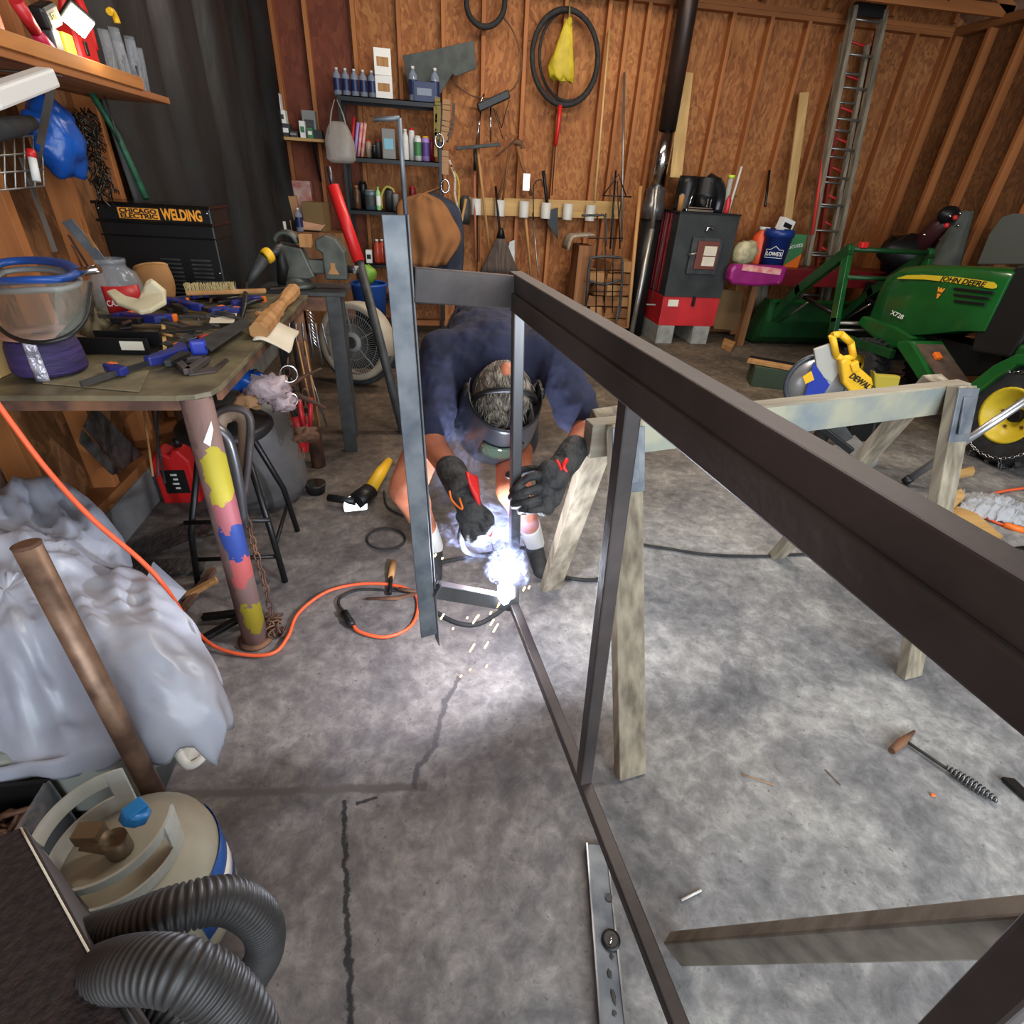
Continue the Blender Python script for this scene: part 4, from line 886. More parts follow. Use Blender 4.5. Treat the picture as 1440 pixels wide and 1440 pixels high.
for i in range(6):
    x = 168 + i * 10; p = HS(x, 105 + i * 4.5, -1.17); y_ = min(p.y, 3.12)
    t = thing('packet_of_bits', 'clear bag with silvery bits standing on the high shelf, number unreadable', 'packet', 'clear packets of bits on the high shelf')
    t['label'] = 'clear bag of silvery bits on the high shelf, ' + ORD[i] + ' from the red case'
    hgt = .17 + .02 * math.sin(i * 2.1); z0 = hzt
    B().grid(lambda u, v, i=i, y_=y_, hgt=hgt: (-1.2 + .03 * math.sin(u * 3.1) + .004 * math.sin(v * 3 + i) + .02 * (i % 2), y_ + (u - .5) * (.07 - .03 * v), hzt + .004 + v * hgt), 6, 8).done('bag', M['clear'], t, thick=.002)
    for k in range(2): B().cyl((-1.19 + .02 * (i % 2), y_ - .012 + k * .022, hzt + .006), (-1.185 + .02 * (i % 2), y_ - .015 + k * .026, hzt + .09 + .02 * k), .005, seg=8).done('bit', M['steelbright'] if k else M['dgrey'], t)
# below the high shelf
bb = thing('blue_bag', 'shiny blue plastic bag hanging under the high shelf', 'bag')
c = HS(78, 186, -1.28); b = B(); b.sph(c - V3((0, 0, .02)), .115, (.6, .95, 1.1), u=24, v=18, nz=.35, nf=2.2); b.done('bag', M['tblue'], bb)
wrk = thing('wire_basket', 'wire rack basket hanging on the left wall under the shelf', 'basket')
P0 = [HS(x, y, -1.3) for x, y in ((-10, 195), (58, 190), (62, 262), (-8, 268))]
for k in range(6): B().tube([P0[0].lerp(P0[1], k / 5), P0[3].lerp(P0[2], k / 5)], .003, 6).done('wire', M['alu'], wrk)
for k in range(4): B().tube([P0[0].lerp(P0[3], k / 3), P0[1].lerp(P0[2], k / 3)], .003, 6).done('wire', M['alu'], wrk)
mk = thing('marker', 'white marker with a red cap hanging in the wire rack', 'marker'); a, z = HS(45, 222, -1.27), HS(52, 255, -1.27)
B().cyl(a, z, .012).done('barrel', M['white'], mk); B().cyl(a + (a - z) * .35, a, .013).done('cap', M['red'], mk)
B().tube([HS(-20, 185, -1.25), HS(20, 178, -1.25), HS(45, 172, -1.25)], [.028, .028, .02], 10).done('black_grip', M['rubber'], label='thick black tool grip hanging above the wire rack', cat='tool grip')
ws = thing('paper_roll', 'white paper roll sticking out below the high shelf', 'paper'); a, z = HS(-20, 140, -1.05), HS(68, 108, -1.05); B().beam(a, z, .05, .045).done('roll', M['white'], ws, bevel=.008)
ms = thing('dark_netting', 'bunch of dark crinkled netting hanging by the blue bag', 'netting'); b = B(); R.seed(4)
for i in range(130):
    t0 = R.random(); p = HS(112 + 30 * t0 + R.uniform(-12, 14), 150 + 118 * t0, -1.27); q = HS(118 + 30 * t0 + R.uniform(-10, 22), 150 + 118 * t0 + R.uniform(10, 34), -1.27 + R.uniform(-.03, .05)); b.tube([p, p.lerp(q, .5) + V3((R.uniform(-.02, .02), R.uniform(-.02, .02), 0)), q], .0026, 4)
b.done('strands', mat('wiry_black', (52, 46, 40), .25, .6), ms, kind='stuff')
B().tube([HS(122, 120, -1.3), HS(165, 190, -1.28), HS(206, 280, -1.2)], .013, 8).done('green_rod', mat('green_rod_paint', (34, 92, 62), .5, c2=(24, 64, 44), ns=30), label='dark green speckled rod leaning against the black tarp', cat='rod')
B().tube([HS(144, 125, -1.28), HS(168, 200, -1.25)], .004, 6).done('thin_rod', M['dgrey'], label='thin grey rod beside the green rod', cat='rod')
# black tarp over the rear of the left wall
M['tarp'] = mat('black_tarp', (19, 20, 21), .5, c2=(32, 33, 35), ns=3, stretch=(1, 1.5, .5), bump=.5, bs=10)
def tarp(u, v):
    y = 3.2 + (6.42 - 3.2) * u - .35 * (v ** 2) * u
    x = -1.335 + .035 * math.sin(y * 9 + v * 2) + .03 * math.sin(y * 17 + 3 * v) * (.4 + v) + .03 * NZ.noise(V3((y * 2, v * 3, 0)))
    return V3((x + .03 * v * u, y, 3.0 - 2.65 * v))
tp = thing('black_tarp', 'black tarp hanging in folds over the rear of the left wall', 'tarp')
B().grid(tarp, 90, 26).done('sheet', M['tarp'], tp, thick=.004)
# ---------------------------------------------------------------- near left: plastic-covered bin, pipe, tank, hose
M['poly'] = mat('white_poly_sheet', (168, 171, 182), .32, c2=(142, 146, 158), ns=4, bump=.12, bs=14)
M['polyi'] = mat('greenish_bin_lid', (150, 154, 146), .4, c2=(130, 134, 128), ns=4)
OUT = [PZ(-40, 1075, .36), PZ(60, 1062, .38), PZ(150, 1042, .40), PZ(235, 1030, .42), PZ(290, 1000, .44), PZ(300, 955, .46), PZ(282, 900, .48), PZ(250, 850, .50), PZ(205, 812, .50), PZ(168, 790, .52), PZ(162, 745, .54), PZ(122, 700, .60), PZ(60, 668, .62), V3((-1.37, 1.62, .60)), V3((-1.37, 1.2, .56)), V3((-1.37, .8, .45))]
def crease(p, s): return .45 - abs(NZ.noise(p * s)) * 2.2
OS = spline(OUT + [OUT[0]], 9)[:-1]
CC = V3((-1.0, 1.12, .60)); rings = []
for k in range(31):
    t = k / 24; row = []
    for i, p in enumerate(OS):
        if t <= 1:
            q = CC.lerp(p, t); q.z += .05 * math.sin(t * math.pi) + (.04 * crease(q, 4) + .03 * crease(V3((q.x * 1.5 + q.y, q.y * .5, 3)), 8) + .014 * crease(q + V3((3, 1, 0)), 17)) * min(1, (1.15 - t) * 3)
        else:
            d = p - CC; d.z = 0; d.normalize(); e = (t - 1) / .3; fl = 1 + .5 * math.sin(i * .6)
            q = p + d * (.012 * math.sin(e * 3) + .012 * math.sin(i * .85) * e); q.z -= (.06 + .10 * fl * (1 if 30 < i < 99 else .35)) * e
        row.append(q)
    rings.append(row)
pb_ = thing('plastic_sheet', 'crumpled white plastic sheeting draped over a bin at the left', 'plastic sheet')
B().loft(rings, caps=False, smooth=True).done('sheet', M['poly'], pb_, thick=.002)
B().slab([PZ(215, 790, .40), PZ(262, 832, .30), PZ(246, 850, .34), PZ(205, 815, .45)], .003).done('loose_corner', M['poly'], pb_)
B().slab([PZ(175, 1040, .34), PZ(262, 1012, .36), PZ(276, 1040, .24), PZ(222, 1080, .2)], .003).done('front_flap', M['clear'], pb_)
bn_ = thing('storage_bin', 'translucent grey-green plastic bin with end handles under the sheeting', 'storage bin')
b = B(); b.loft([[V3((x + .01 * k, y, zz)) for x, y in ((-1.36, .86), (-.74, .84), (-.72, 1.08), (-1.36, 1.5))] for k, zz in ((0, .14), (1, .36))]); b.done('tub', M['polyi'], bn_, bevel=.02)
hp = [PZ(x, y, .16) for x, y in ((252, 1072), (262, 1078), (292, 1058), (296, 1030), (280, 1008), (262, 1020))]
B().tube(spline([PZ(240, 1040, .2), PZ(262, 1075, .17), PZ(282, 1068, .17), PZ(294, 1045, .17), PZ(290, 1020, .18), PZ(270, 1000, .2)], 5), .012, 8, flat=.6).done('handle', M['white'], bn_)
B().slab([PZ(250, 1050, .17), PZ(265, 1072, .165), PZ(284, 1062, .165), PZ(290, 1035, .17), PZ(275, 1010, .18)], .008).done('handle_web', M['white'], bn_)
fw_ = B(); fw_.box((-1.04, 1.04, .068), (.56, .34, .136)); fw_.done('low_crate', M['dgrey'], bevel=.01, label='dark low crate carrying the plastic bin', cat='crate')
# chain bin in front
cbn = thing('parts_bin', 'open dark bin of rusty chain in front of the sheeting', 'bin')
B().box((-1.06, .72, .16), (.4, .2, .02)).done('bottom', M['blackm'], cbn); 
for (c_, s_) in (((-1.06, .62, .24), (.4, .01, .16)), ((-1.06, .82, .24), (.4, .01, .16)), ((-.86, .72, .24), (.01, .2, .16)), ((-1.26, .72, .24), (.01, .2, .16))): B().box(c_, s_).done('side', M['clear'] if s_[0] < .1 and c_[0] > -1 else M['blackm'], cbn)
B().box((-1.06, .72, .075), (.38, .2, .149)).done('block_under', M['rust'], bevel=.004, label='rusty box carrying the bin of chain', cat='box')
R.seed(6); b = B()
for i in range(60):
    c = V3((-1.06 + R.uniform(-.17, .17), .72 + R.uniform(-.08, .08), .19 + R.random() * .09)); m = frame_of((R.uniform(-1, 1), R.uniform(-1, 1), R.uniform(-.6, .6)))
    b.tube([c + m @ V3((.03 * math.cos(a * math.pi / 5), .017 * math.sin(a * math.pi / 5), 0)) for a in range(10)], .0065, 6, loop=True)
b.done('heavy_chain', mat('brown_chain', (116, 84, 66), .6, .4, c2=(84, 58, 46), ns=20), kind='stuff', label='heap of heavy rusty chain in the open dark bin', cat='chain')
# iron pipe
ip = thing('iron_pipe', 'rusty brown iron pipe leaning up out of the stack beside the propane tank', 'pipe')
a = PD(38, 768, .93); z = PD(214, 1110, 1.22); zz = a + (z - a) * ((a.z - .0) / (a.z - z.z)); zz.z = 0.0
B().tube([zz, a], .0215, 24).done('pipe', M['pipe'], ip); B().lathe([(.0215, 0), (.0225, .004), (.017, .006)], a, a - zz, seg=24).done('cap', M['rust'], ip)
# propane tank
pt_ = thing('propane_tank', 'dusty white propane tank with a blue valve knob at the lower left', 'propane tank', loc=(-.618, .628, 0), rz=math.radians(20))
M['tankw'] = mat('tank_paint', (168, 164, 146), .5, c2=(138, 130, 108), ns=5, bump=.08, bs=50, mixlo=.4, mixhi=.7)
B().lathe([(.1, .0), (.1, .03), (.125, .035), (.15, .07), (.155, .1), (.155, .27), (.148, .305), (.12, .335), (.07, .352), (.02, .356)], seg=40).done('tank', M['tankw'], pt_)
b = B(); b.grid(lambda u, v: (.1565 * math.cos(-.9 + 1.5 * u), .1565 * math.sin(-.9 + 1.5 * u), .13 + .15 * v), 14, 3); b.done('blue_label', mat('label_blue', (38, 84, 156), .4), pt_, thick=.001)
b = B(); b.grid(lambda u, v: (.158 * math.cos(-.4 + .5 * u), .158 * math.sin(-.4 + .5 * u), .17 + .05 * v), 6, 2); b.done('label_print', M['wht'], pt_, thick=.001)
def collar(a0, a1, rr=.102, z0=.345, z1=.455):
    b = B(); n = 26
    for k in range(n):
        t0, t1 = k / n, (k + 1) / n
        def pt(t, z, r_): a_ = math.radians(a0 + (a1 - a0) * t); return (r_ * math.cos(a_), r_ * math.sin(a_), z)
        for za, zb in (((z0, z0 + .035), (z1 - .03, z1)) if 4 <= k < n - 4 else ((z0, z1),)):
            fl = .006
            v = [pt(t0, za, rr), pt(t1, za, rr), pt(t1, zb, rr + fl), pt(t0, zb, rr + fl)]; w_ = [pt(t0, za, rr + .005), pt(t1, za, rr + .005), pt(t1, zb, rr + fl + .005), pt(t0, zb, rr + fl + .005)]
            b.loft([v, w_], smooth=False)
    b.done('collar', mat('collar_paint', (190, 192, 184), .5, c2=(160, 160, 148), ns=8), pt_)
collar(78, 185); collar(208, 352)
b = B(); b.cyl((0, 0, .35), (0, 0, .40), .022).cyl((0, 0, .38), (-.045, .02, .405), .02).box((-.035, .02, .412), (.045, .03, .03), rot('Z', -25)); b.done('valve', mat('valve_brass', (124, 108, 86), .5, .5), pt_)
b = B(); b.lathe([(.02, 0), (.026, .004), (.026, .02), (.018, .026)], (.035, .01, .415), (.5, .3, .8), seg=8); b.box((.045, .016, .44), (.035, .03, .012), rot('Z', 30)); b.done('knob', mat('valve_blue', (40, 124, 190), .35), pt_, bevel=.002)
# dark fabric-lined box lower left
db = thing('dark_box', 'open dark brown fibre box cut off by the lower left corner', 'box')
M['fibre'] = mat('dark_fibre', (46, 34, 32), .9, c2=(30, 22, 22), ns=90, bump=.5)
P = [PZ(30, 1168, .62), PZ(182, 1446, .66), PZ(60, 1600, .66), PZ(-150, 1500, .62), PZ(-60, 1200, .62)]
b = B(); b.slab([p + V3((0, 0, 0)) for p in P], .012, (0, 0, 1)); b.done('top_panel', M['fibre'], db)
e0, e1 = P[0], P[1]
b = B(); b.slab([e0, e1, V3((e1.x, e1.y, 0.02)), V3((e0.x, e0.y, 0.02))], .01); b.done('side_panel', mat('grey_edge_board', (74, 68, 66), .7), db)
b = B(); b.slab([P[4], P[0], V3((P[0].x, P[0].y, .02)), V3((P[4].x, P[4].y, .02))], .01); b.done('end_panel', M['fibre'], db)
B().tube(spline([e0.lerp(e1, t) + V3((.002, 0, .008)) for t in (0, .3, .6, .78)], 3), .0013, 6).done('binding', M['paper'], db)
B().tube(spline([e0.lerp(e1, t) + V3((.004 * math.sin(t * 40), 0, .008)) for t in (.74, .8, .86, .92, .99)], 3), [.005, .008, .01, .008, .01, .008, .006, .01, .007, .01, .008, .007, .006], 8).done('torn_edge', M['paper'], db) if 0 else None
B().slab([PZ(-60, 1360, .632), PZ(10, 1365, .632), PZ(45, 1440, .632), PZ(0, 1500, .632), PZ(-80, 1500, .632)], .004, (0, 0, 1)).done('tan_panel', M['card'], db)
# ribbed hose
def hosemesh(pts, r, name, parent, pitch=.0085):
    pts = spline(pts, 14); L = [0]
    for a, z in zip(pts, pts[1:]): L.append(L[-1] + (z - a).length)
    n = int(L[-1] / (pitch / 4)); out = []; rr = []; j = 0
    for i in range(n):
        s = i * pitch / 4
        while j < len(L) - 2 and L[j + 1] < s: j += 1
        f = (s - L[j]) / (L[j + 1] - L[j]); out.append(pts[j].lerp(pts[j + 1], f)); rr.append(r * (1, .97, .86, .97)[i % 4])
    return B().tube(out, rr, 24).done(name, M['hose'], parent)
rh = thing('vacuum_hose', 'thick black ribbed vacuum hose curling over the propane tank', 'hose')
hosemesh([PD(70, 1350, .82), PD(120, 1324, .78), PD(175, 1306, .74), PD(250, 1278, .74), PD(320, 1266, .78), PD(366, 1296, .84), PD(372, 1338, .92), PD(352, 1380, 1.0), PZ(330, 1430, .06)], .0315, 'upper_run', rh)
rh2 = thing('vacuum_hose', 'nearest thick black ribbed hose leaving the dark box at the bottom edge', 'hose')
hosemesh([PD(70, 1410, .80), PD(125, 1376, .70), PD(180, 1362, .64), PD(250, 1366, .62), PD(306, 1396, .63), PD(346, 1448, .64), PD(366, 1520, .64)], .0345, 'run', rh2)
rh3 = thing('vacuum_hose', 'dark ribbed hose showing underneath the nearest hose', 'hose')
hosemesh([PD(160, 1430, .78), PD(210, 1405, .78), PD(250, 1425, .78), PD(270, 1500, .78)], .034, 'run', rh3)
# ---------------------------------------------------------------- things on and along the back wall
VW = 6.6                                     # face of the studs
def W_(x, y, v=6.58): return PV(x, y, v)
# steel shelving
rk = thing('shelving_unit', 'black steel shelving unit against the back wall left of the tools', 'shelving unit')
RF_, RB_ = 6.22, 6.56
rl, rr = PV(482, 215, RF_).x, PV(621, 222, RF_).x
sz = [PV(480, 133, RF_).z, PV(482, 219, RF_).z, PV(490, 294, RF_).z, PV(500, 370, RF_).z, .35]
for z in sz:
    b = B(); b.box(((rl + rr) / 2, (RF_ + RB_) / 2, z - .004), (rr - rl, RB_ - RF_, .008)); b.box(((rl + rr) / 2, RF_ + .006, z - .02), (rr - rl, .012, .04)).box(((rl + rr) / 2, RB_ - .006, z - .02), (rr - rl, .012, .04)); b.done('shelf', M['blackm'], rk)
for x in (rl + .01, rr - .01):
    for y in (RF_ + .01, RB_ - .01): B().box((x, y, sz[0] / 2 + .0), (.03, .03, sz[0])).done('post', M['blackm'], rk)
def SH(x, k, v=6.36): p = PV(x, 220, v); return V3((p.x, v, sz[k] + .001))
def bottle(p, r, h, name, body, cap, label, cat='bottle', lab=None, neck=.35, group=None, tilt=0, shoulder=.75):
    t = thing(name, label, cat, group, loc=p, rz=0); t.rotation_euler = (0, tilt, 0)
    B().lathe([(r * .9, 0), (r, r * .2), (r, h * shoulder), (r * neck, h * .9), (r * neck, h * .93)], seg=16).done('body', body, t)
    B().cyl((0, 0, h * .92), (0, 0, h), r * neck * 1.15, seg=12).done('cap', cap, t)
    if lab: b = B(); b.lathe([(r * 1.02, h * .2), (r * 1.02, h * .62)], seg=16, caps=False); b.done('label', lab, t)
    return t
def can(p, r, h, name, body, top, label, cat='can', lab=None, group=None):
    t = thing(name, label, cat, group, loc=p)
    B().lathe([(r, 0), (r, h * .88), (r * .9, h * .93)], seg=18).done('body', body, t); B().cyl((0, 0, h * .93), (0, 0, h), r * .8).done('lid', top, t)
    if lab: B().lathe([(r * 1.02, h * .2), (r * 1.02, h * .75)], seg=18, caps=False).done('label', lab, t)
    return t
def cartn(c, s, mt, label, name='carton', cat='box', rz=0, stripe=None, group=None):
    t = thing(name, label, cat, group, loc=c, rz=rz); B().box((0, 0, s[2] / 2), s).done('body', mt, t, bevel=.002)
    if stripe: B().box((0, -s[1] / 2 - .001, s[2] * .5), (s[0] * .7, .002, s[2] * .35)).done('print', stripe, t)
    return t
M['lav'] = mat('lavender_plastic', (160, 130, 196), .5); M['grn'] = mat('green_print', (60, 120, 72), .5); M['pink'] = mat('pink_print', (206, 110, 112), .55, c2=(222, 170, 160), ns=20)
M['amber'] = mat('amber_liquid', (176, 66, 48), .2, alpha=.85); M['water'] = mat('water_bottle', (150, 160, 178), .1, alpha=.5); M['wblue'] = mat('water_label', (30, 42, 84), .4)
# top shelf: water pack, boxes, blue jug pack
i = 0
for row in range(2):
    for k in range(5):
        x = 484 + k * 11.5; p = SH(x, 0, 6.33 + row * .08)
        bottle(p + V3((0, 0, 0)), .034, .2, 'water_bottle', M['water'], M['white'], ORD[k] + ' water bottle from the left, ' + ('front', 'back')[row] + ' row, top steel shelf', lab=M['wblue'], group='water bottles in the pack on the top steel shelf')
cartn(SH(546, 0) + V3((0, 0, 0)), (.15, .12, .17), M['wht'], 'white picture box at the bottom of the stack on the top steel shelf', stripe=M['handle'])
cartn(SH(545, 0) + V3((0, 0, .172)), (.15, .12, .19), M['wht'], 'white picture box stacked on top of the other', rz=.12, stripe=M['handle'])
bj = SH(599, 0)
cartn(bj, (.19, .16, .15), M['wblue'], 'deep blue wrapped bottle pack at the right end of the top steel shelf', 'bottle_pack', 'bottle pack', stripe=M['water'])
for k in (-1, 1): bottle(bj + V3((k * .1, -.02, 0)), .04, .26, 'water_bottle', M['water'], M['white'], ('left', 'right')[k > 0] + ' clear bottle standing at the side of the deep blue pack', lab=M['wblue'])
# grey-green cover hanging above the unit
b = B(); P = [W_(x, y, 6.45) for x, y in ((566, 78), (600, 72), (667, 57), (669, 97), (640, 108), (636, 104), (628, 118), (620, 132), (575, 130))]
cv_ = thing('rubber_mat', 'dark grey-green rubber mat sheet propped behind the bottle packs', 'mat'); b.slab(P, .02); b.done('sheet', mat('mat_green_grey', (72, 78, 74), .7, c2=(58, 62, 60), ns=12), cv_, bevel=.004)
# second shelf
for k in range(4):
    a = SH(494 + k * 5, 1, 6.3); h = (.31, .27, .27, .27)[k]
    t = thing('paper_roll', ('tall red', 'violet-striped', 'pink', 'pink and white')[k] + ' thin roll leaning on the second steel shelf', 'roll'); B().tube([a, a + V3((.055, .01, h))], .014, 10).done('roll', (M['redm'], M['lav'], M['pink'], M['pink'])[k], t)
can(SH(519, 1), .03, .14, 'spray_can', mat('beige_can', (150, 130, 110), .4), M['red'], 'beige can with a red cap beside the leaning rolls', 'spray can')
can(SH(527, 1, 6.3), .024, .1, 'small_can', M['blackm'], M['chrome'], 'short black can left of the tall grey carton')
can(SH(533, 1, 6.42), .028, .15, 'spray_can', M['dgrey'], M['redm'], 'dark spray can behind the short black can', 'spray can')
cartn(SH(548, 1), (.12, .09, .24), M['grey'], 'tall grey blister carton on the second steel shelf', stripe=mat('teal_print', (120, 176, 196), .5))
bottle(SH(571, 1), .03, .25, 'spray_bottle', M['white'], M['white'], 'tall slim white bottle nearest the steel post', neck=.5)
can(SH(580, 1), .028, .26, 'spray_can', M['white'], M['red'], 'white spray can with a red cap on the second steel shelf', 'spray can')
can(SH(588, 1, 6.3), .034, .2, 'spray_can', M['white'], M['white'], 'white spray can with a green label', 'spray can', lab=M['grn'])
can(SH(599, 1, 6.3), .036, .2, 'spray_can', M['lav'], M['yellow'], 'violet can with a yellow cap', 'spray can', lab=mat('purple_print', (84, 60, 130), .5))
can(SH(607, 1, 6.4), .03, .19, 'spray_can', M['dred'], M['redm'], 'dark red can at the end of the second steel shelf', 'spray can')
# third shelf
bottle(SH(497, 2), .036, .2, 'oil_bottle', mat('brown_bottle', (74, 50, 34), .3), M['handle'], 'brown bottle at the left of the third steel shelf')
can(SH(507, 2, 6.45), .04, .24, 'spray_can', M['blackm'], M['black'], 'tall black can behind the brown bottle', 'spray can')
can(SH(517, 2), .062, .17, 'paint_can', mat('teal_can', (90, 110, 116), .4, .3), M['grey'], 'wide grey-teal can on the third steel shelf', lab=M['dgrey'])
bottle(SH(528, 2, 6.3), .024, .2, 'bottle', mat('clear_green', (150, 200, 130), .3), mat('lime', (120, 210, 70), .4), 'slim bottle with a bright green top', lab=M['wht'])
t = thing('tubing', 'yellowish tubing curled on the third steel shelf', 'tubing'); c = SH(540, 2); B().tube(spline([c + V3((-.05, 0, .01)), c + V3((-.05, 0, .12)), c + V3((0, 0, .2)), c + V3((.06, 0, .19)), c + V3((.08, 0, .15))], 5), .012, 8).done('tube', mat('straw', (166, 150, 70), .5), t)
can(SH(545, 2, 6.4), .05, .19, 'paint_can', M['dgrey'], M['blackm'], 'dark can right of the yellowish tubing'); can(SH(553, 2, 6.32), .03, .16, 'small_can', M['grey'], M['dred'], 'grey can with a dark red lid on the third steel shelf')
can(SH(578, 2, 6.4), .035, .22, 'spray_can', M['dred'], M['redm'], 'maroon can right of the steel post on the third shelf', 'spray can')
t = thing('yellow_ball_cap', 'yellowish pouch lying at the right of the third steel shelf', 'pouch'); t.name = 'pouch'; B().sph(SH(600, 2, 6.34) + V3((0, 0, .045)), .09, (1.2, .7, .5), nz=.3).done('pouch_body', mat('mustard', (176, 150, 50), .6), t)
# fourth shelf: orange bottles
for k in range(3):
    bottle(SH(521 + k * 7.5, 3, 6.32 + .04 * (k % 2)), .036, .22, 'juice_bottle', M['amber'], M['white'], ('left', 'middle', 'right')[k] + ' bottle of the three reddish drinks low on the steel shelves', neck=.4)
cartn(SH(508, 3, 6.3), (.06, .08, .12), M['wht'], 'small white carton beside the reddish drinks', stripe=M['blk'])
# grey carrier bag hanging off the shelving
bg = thing('carrier_bag', 'grey plastic carrier bag hanging from the corner of the shelving', 'bag')
P0 = W_(472, 140, 6.2)
def bagf(c, w, h, mt, parent, twist=0.0, dep=.12):
    b = B(); rings = []
    for k in range(12):
        t = k / 11; ww = w * (.45 + .55 * min(1, t * 2) ** .7); zz = -h * t
        if k == 11: ww *= .7
        rings.append([c + V3((ww / 2 * math.cos(a * math.pi / 10) * (1 + .12 * NZ.noise(V3((a, t * 3, c.x)))), dep / 2 * (ww / w) * math.sin(a * math.pi / 10) * (1 + .3 * math.sin(a * 3)), zz)) for a in range(20)])
    b.loft(rings); return b.done('bag', mt, parent)
bagf(P0 + V3((0, 0, -.16)), .27, .32, M['bagfilm'], bg)
for k in (-1, 1): B().tube(spline([P0 + V3((k * .01, 0, 0)), P0 + V3((k * .05, 0, -.1)), P0 + V3((k * .085, 0, -.26))], 4), [.012] * 4 + [.02] * 4 + [.03], 8, flat=.4).done('handle', M['bagfilm'], bg)
# small wall shelf at the left with cartons
ws_ = thing('wall_shelf', 'thin pine shelf screwed to the back wall left of the shelving', 'shelf')
a = PV(372, 190, 6.3); z = PV(456, 196, 6.3); sw = z.x - a.x; wz = a.z
B().box(((a.x + z.x) / 2, 6.45, wz - .012), (sw, .3, .024)).done('board', M['lumberx'], ws_); B().slab([(z.x - .12, 6.6, wz - .03), (z.x - .12, 6.35, wz - .03), (z.x - .12, 6.6, wz - .35)], .02).done('bracket', M['blackm'], ws_)
def WS(x, v=6.4): return V3((PV(x, 190, v).x, v, wz + .001))
cartn(WS(382), (.09, .1, .05), M['wht'], 'small white carton at the left end of the pine shelf', stripe=M['grey'])
cartn(WS(381) + V3((0, 0, .052)), (.08, .1, .05), M['grey'], 'grey carton second in the stack at the left end of the pine shelf', stripe=M['wht'])
cartn(WS(379) + V3((0, 0, .104)), (.07, .1, .05), M['blackm'], 'dark carton on top of the stack at the left end of the pine shelf', stripe=M['grey'])
cartn(WS(402), (.11, .1, .1), M['dgrey'], 'dark carton under the tall white one on the pine shelf', stripe=M['wht'])
cartn(WS(398) + V3((0, 0, .102)), (.11, .1, .1), M['wht'], 'white carton with a dark band on the pine shelf', stripe=M['dgrey'])
cartn(WS(395) + V3((0, 0, .204)), (.09, .1, .12), M['wht'], 'white carton with a red top, highest on the pine shelf', stripe=M['redm'])
cartn(WS(414), (.08, .1, .05), M['dgrey'], 'low dark carton in the middle of the pine shelf', stripe=M['grey'])
cartn(WS(427, 6.36), (.05, .06, .13), M['wht'], 'slim white and green carton on the pine shelf', stripe=M['grn'])
cartn(WS(438, 6.48), (.12, .1, .22), M['grey'], 'tall grey carton at the right of the pine shelf', stripe=M['dgrey'])
cartn(WS(437, 6.33), (.05, .06, .08), M['grn'], 'small green carton in front of the tall grey one', stripe=M['wht'])
cartn(WS(448), (.08, .1, .07), M['black'], 'black box at the right end of the pine shelf')
# things below the pine shelf on a low cabinet
lc = thing('low_cabinet', 'low wooden cabinet behind the vise carrying cardboard boxes', 'cabinet')
LZ = PV(400, 305, 6.1).z - .12
B().box((-.98, 6.33, LZ / 2), (.54, .5, LZ)).done('body', M['darkwood'], lc, bevel=.004)
def LC(x, v=6.2): return V3((PV(x, 300, v).x, v, LZ + .001))
cartn(LC(388, 6.25), (.3, .2, .09), M['card'], 'flat brown cardboard tray behind the vise'); 
cartn(LC(395, 6.28) + V3((0, 0, .091)), (.34, .22, .20), M['card'], 'large open brown cardboard box behind the vise', rz=.15)
cartn(LC(388, 6.12) + V3((0, -.02, 0)), (.16, .02, .08), M['wht'], 'white card leaning in front of the brown tray')
bottle(LC(419, 6.1), .034, .2, 'water_bottle', M['water'], M['white'], 'lone clear water bottle with a blue label behind the vise', lab=M['wblue'])
t = cartn(LC(425, 6.42) + V3((.0, 0, .0)), (.24, .1, .42), mat('printed_sack', (176, 160, 150), .6, c2=(150, 70, 60), ns=9), 'white and red printed packet standing behind the cardboard boxes', 'packet', 'packet')
t = cartn(LC(385, 6.45) + V3((0, 0, .3)), (.2, .06, .38), mat('straw_pack', (198, 168, 104), .7, c2=(176, 140, 80), ns=20), 'straw-coloured packet with a red checked edge under the pine shelf', 'packet', 'packet', stripe=M['paper'])
cartn(LC(402, 6.4) + V3((0, 0, .3)), (.05, .05, .34), mat('red_check', (190, 44, 48), .6, c2=(226, 214, 206), ns=28, det=0), 'narrow red and white checked packet under the pine shelf', 'packet', 'packet', rz=.1)
can(LC(386, 6.2) + V3((0, 0, .292)), .05, .12, 'red_jar', M['dred'], M['orange'], 'dark red jar with an orange lid on the cardboard box', 'jar')
cartn(LC(445, 6.3), (.2, .2, .25), mat('olive_wood', (122, 98, 62), .7), 'olive brown box right of the cardboard boxes', rz=-.2)
b = B(); b.slab([LC(420, 6.12) + V3((.0, 0, .02)), LC(448, 6.1) + V3((0, -.02, .02)), LC(455, 6.2) + V3((0, 0, .06)), LC(425, 6.25) + V3((0, 0, .09))], .01); b.done('cardboard_flap', mat('pink_card', (206, 160, 128), .8), label='pale pinkish cardboard sheet lying behind the vise', cat='cardboard')
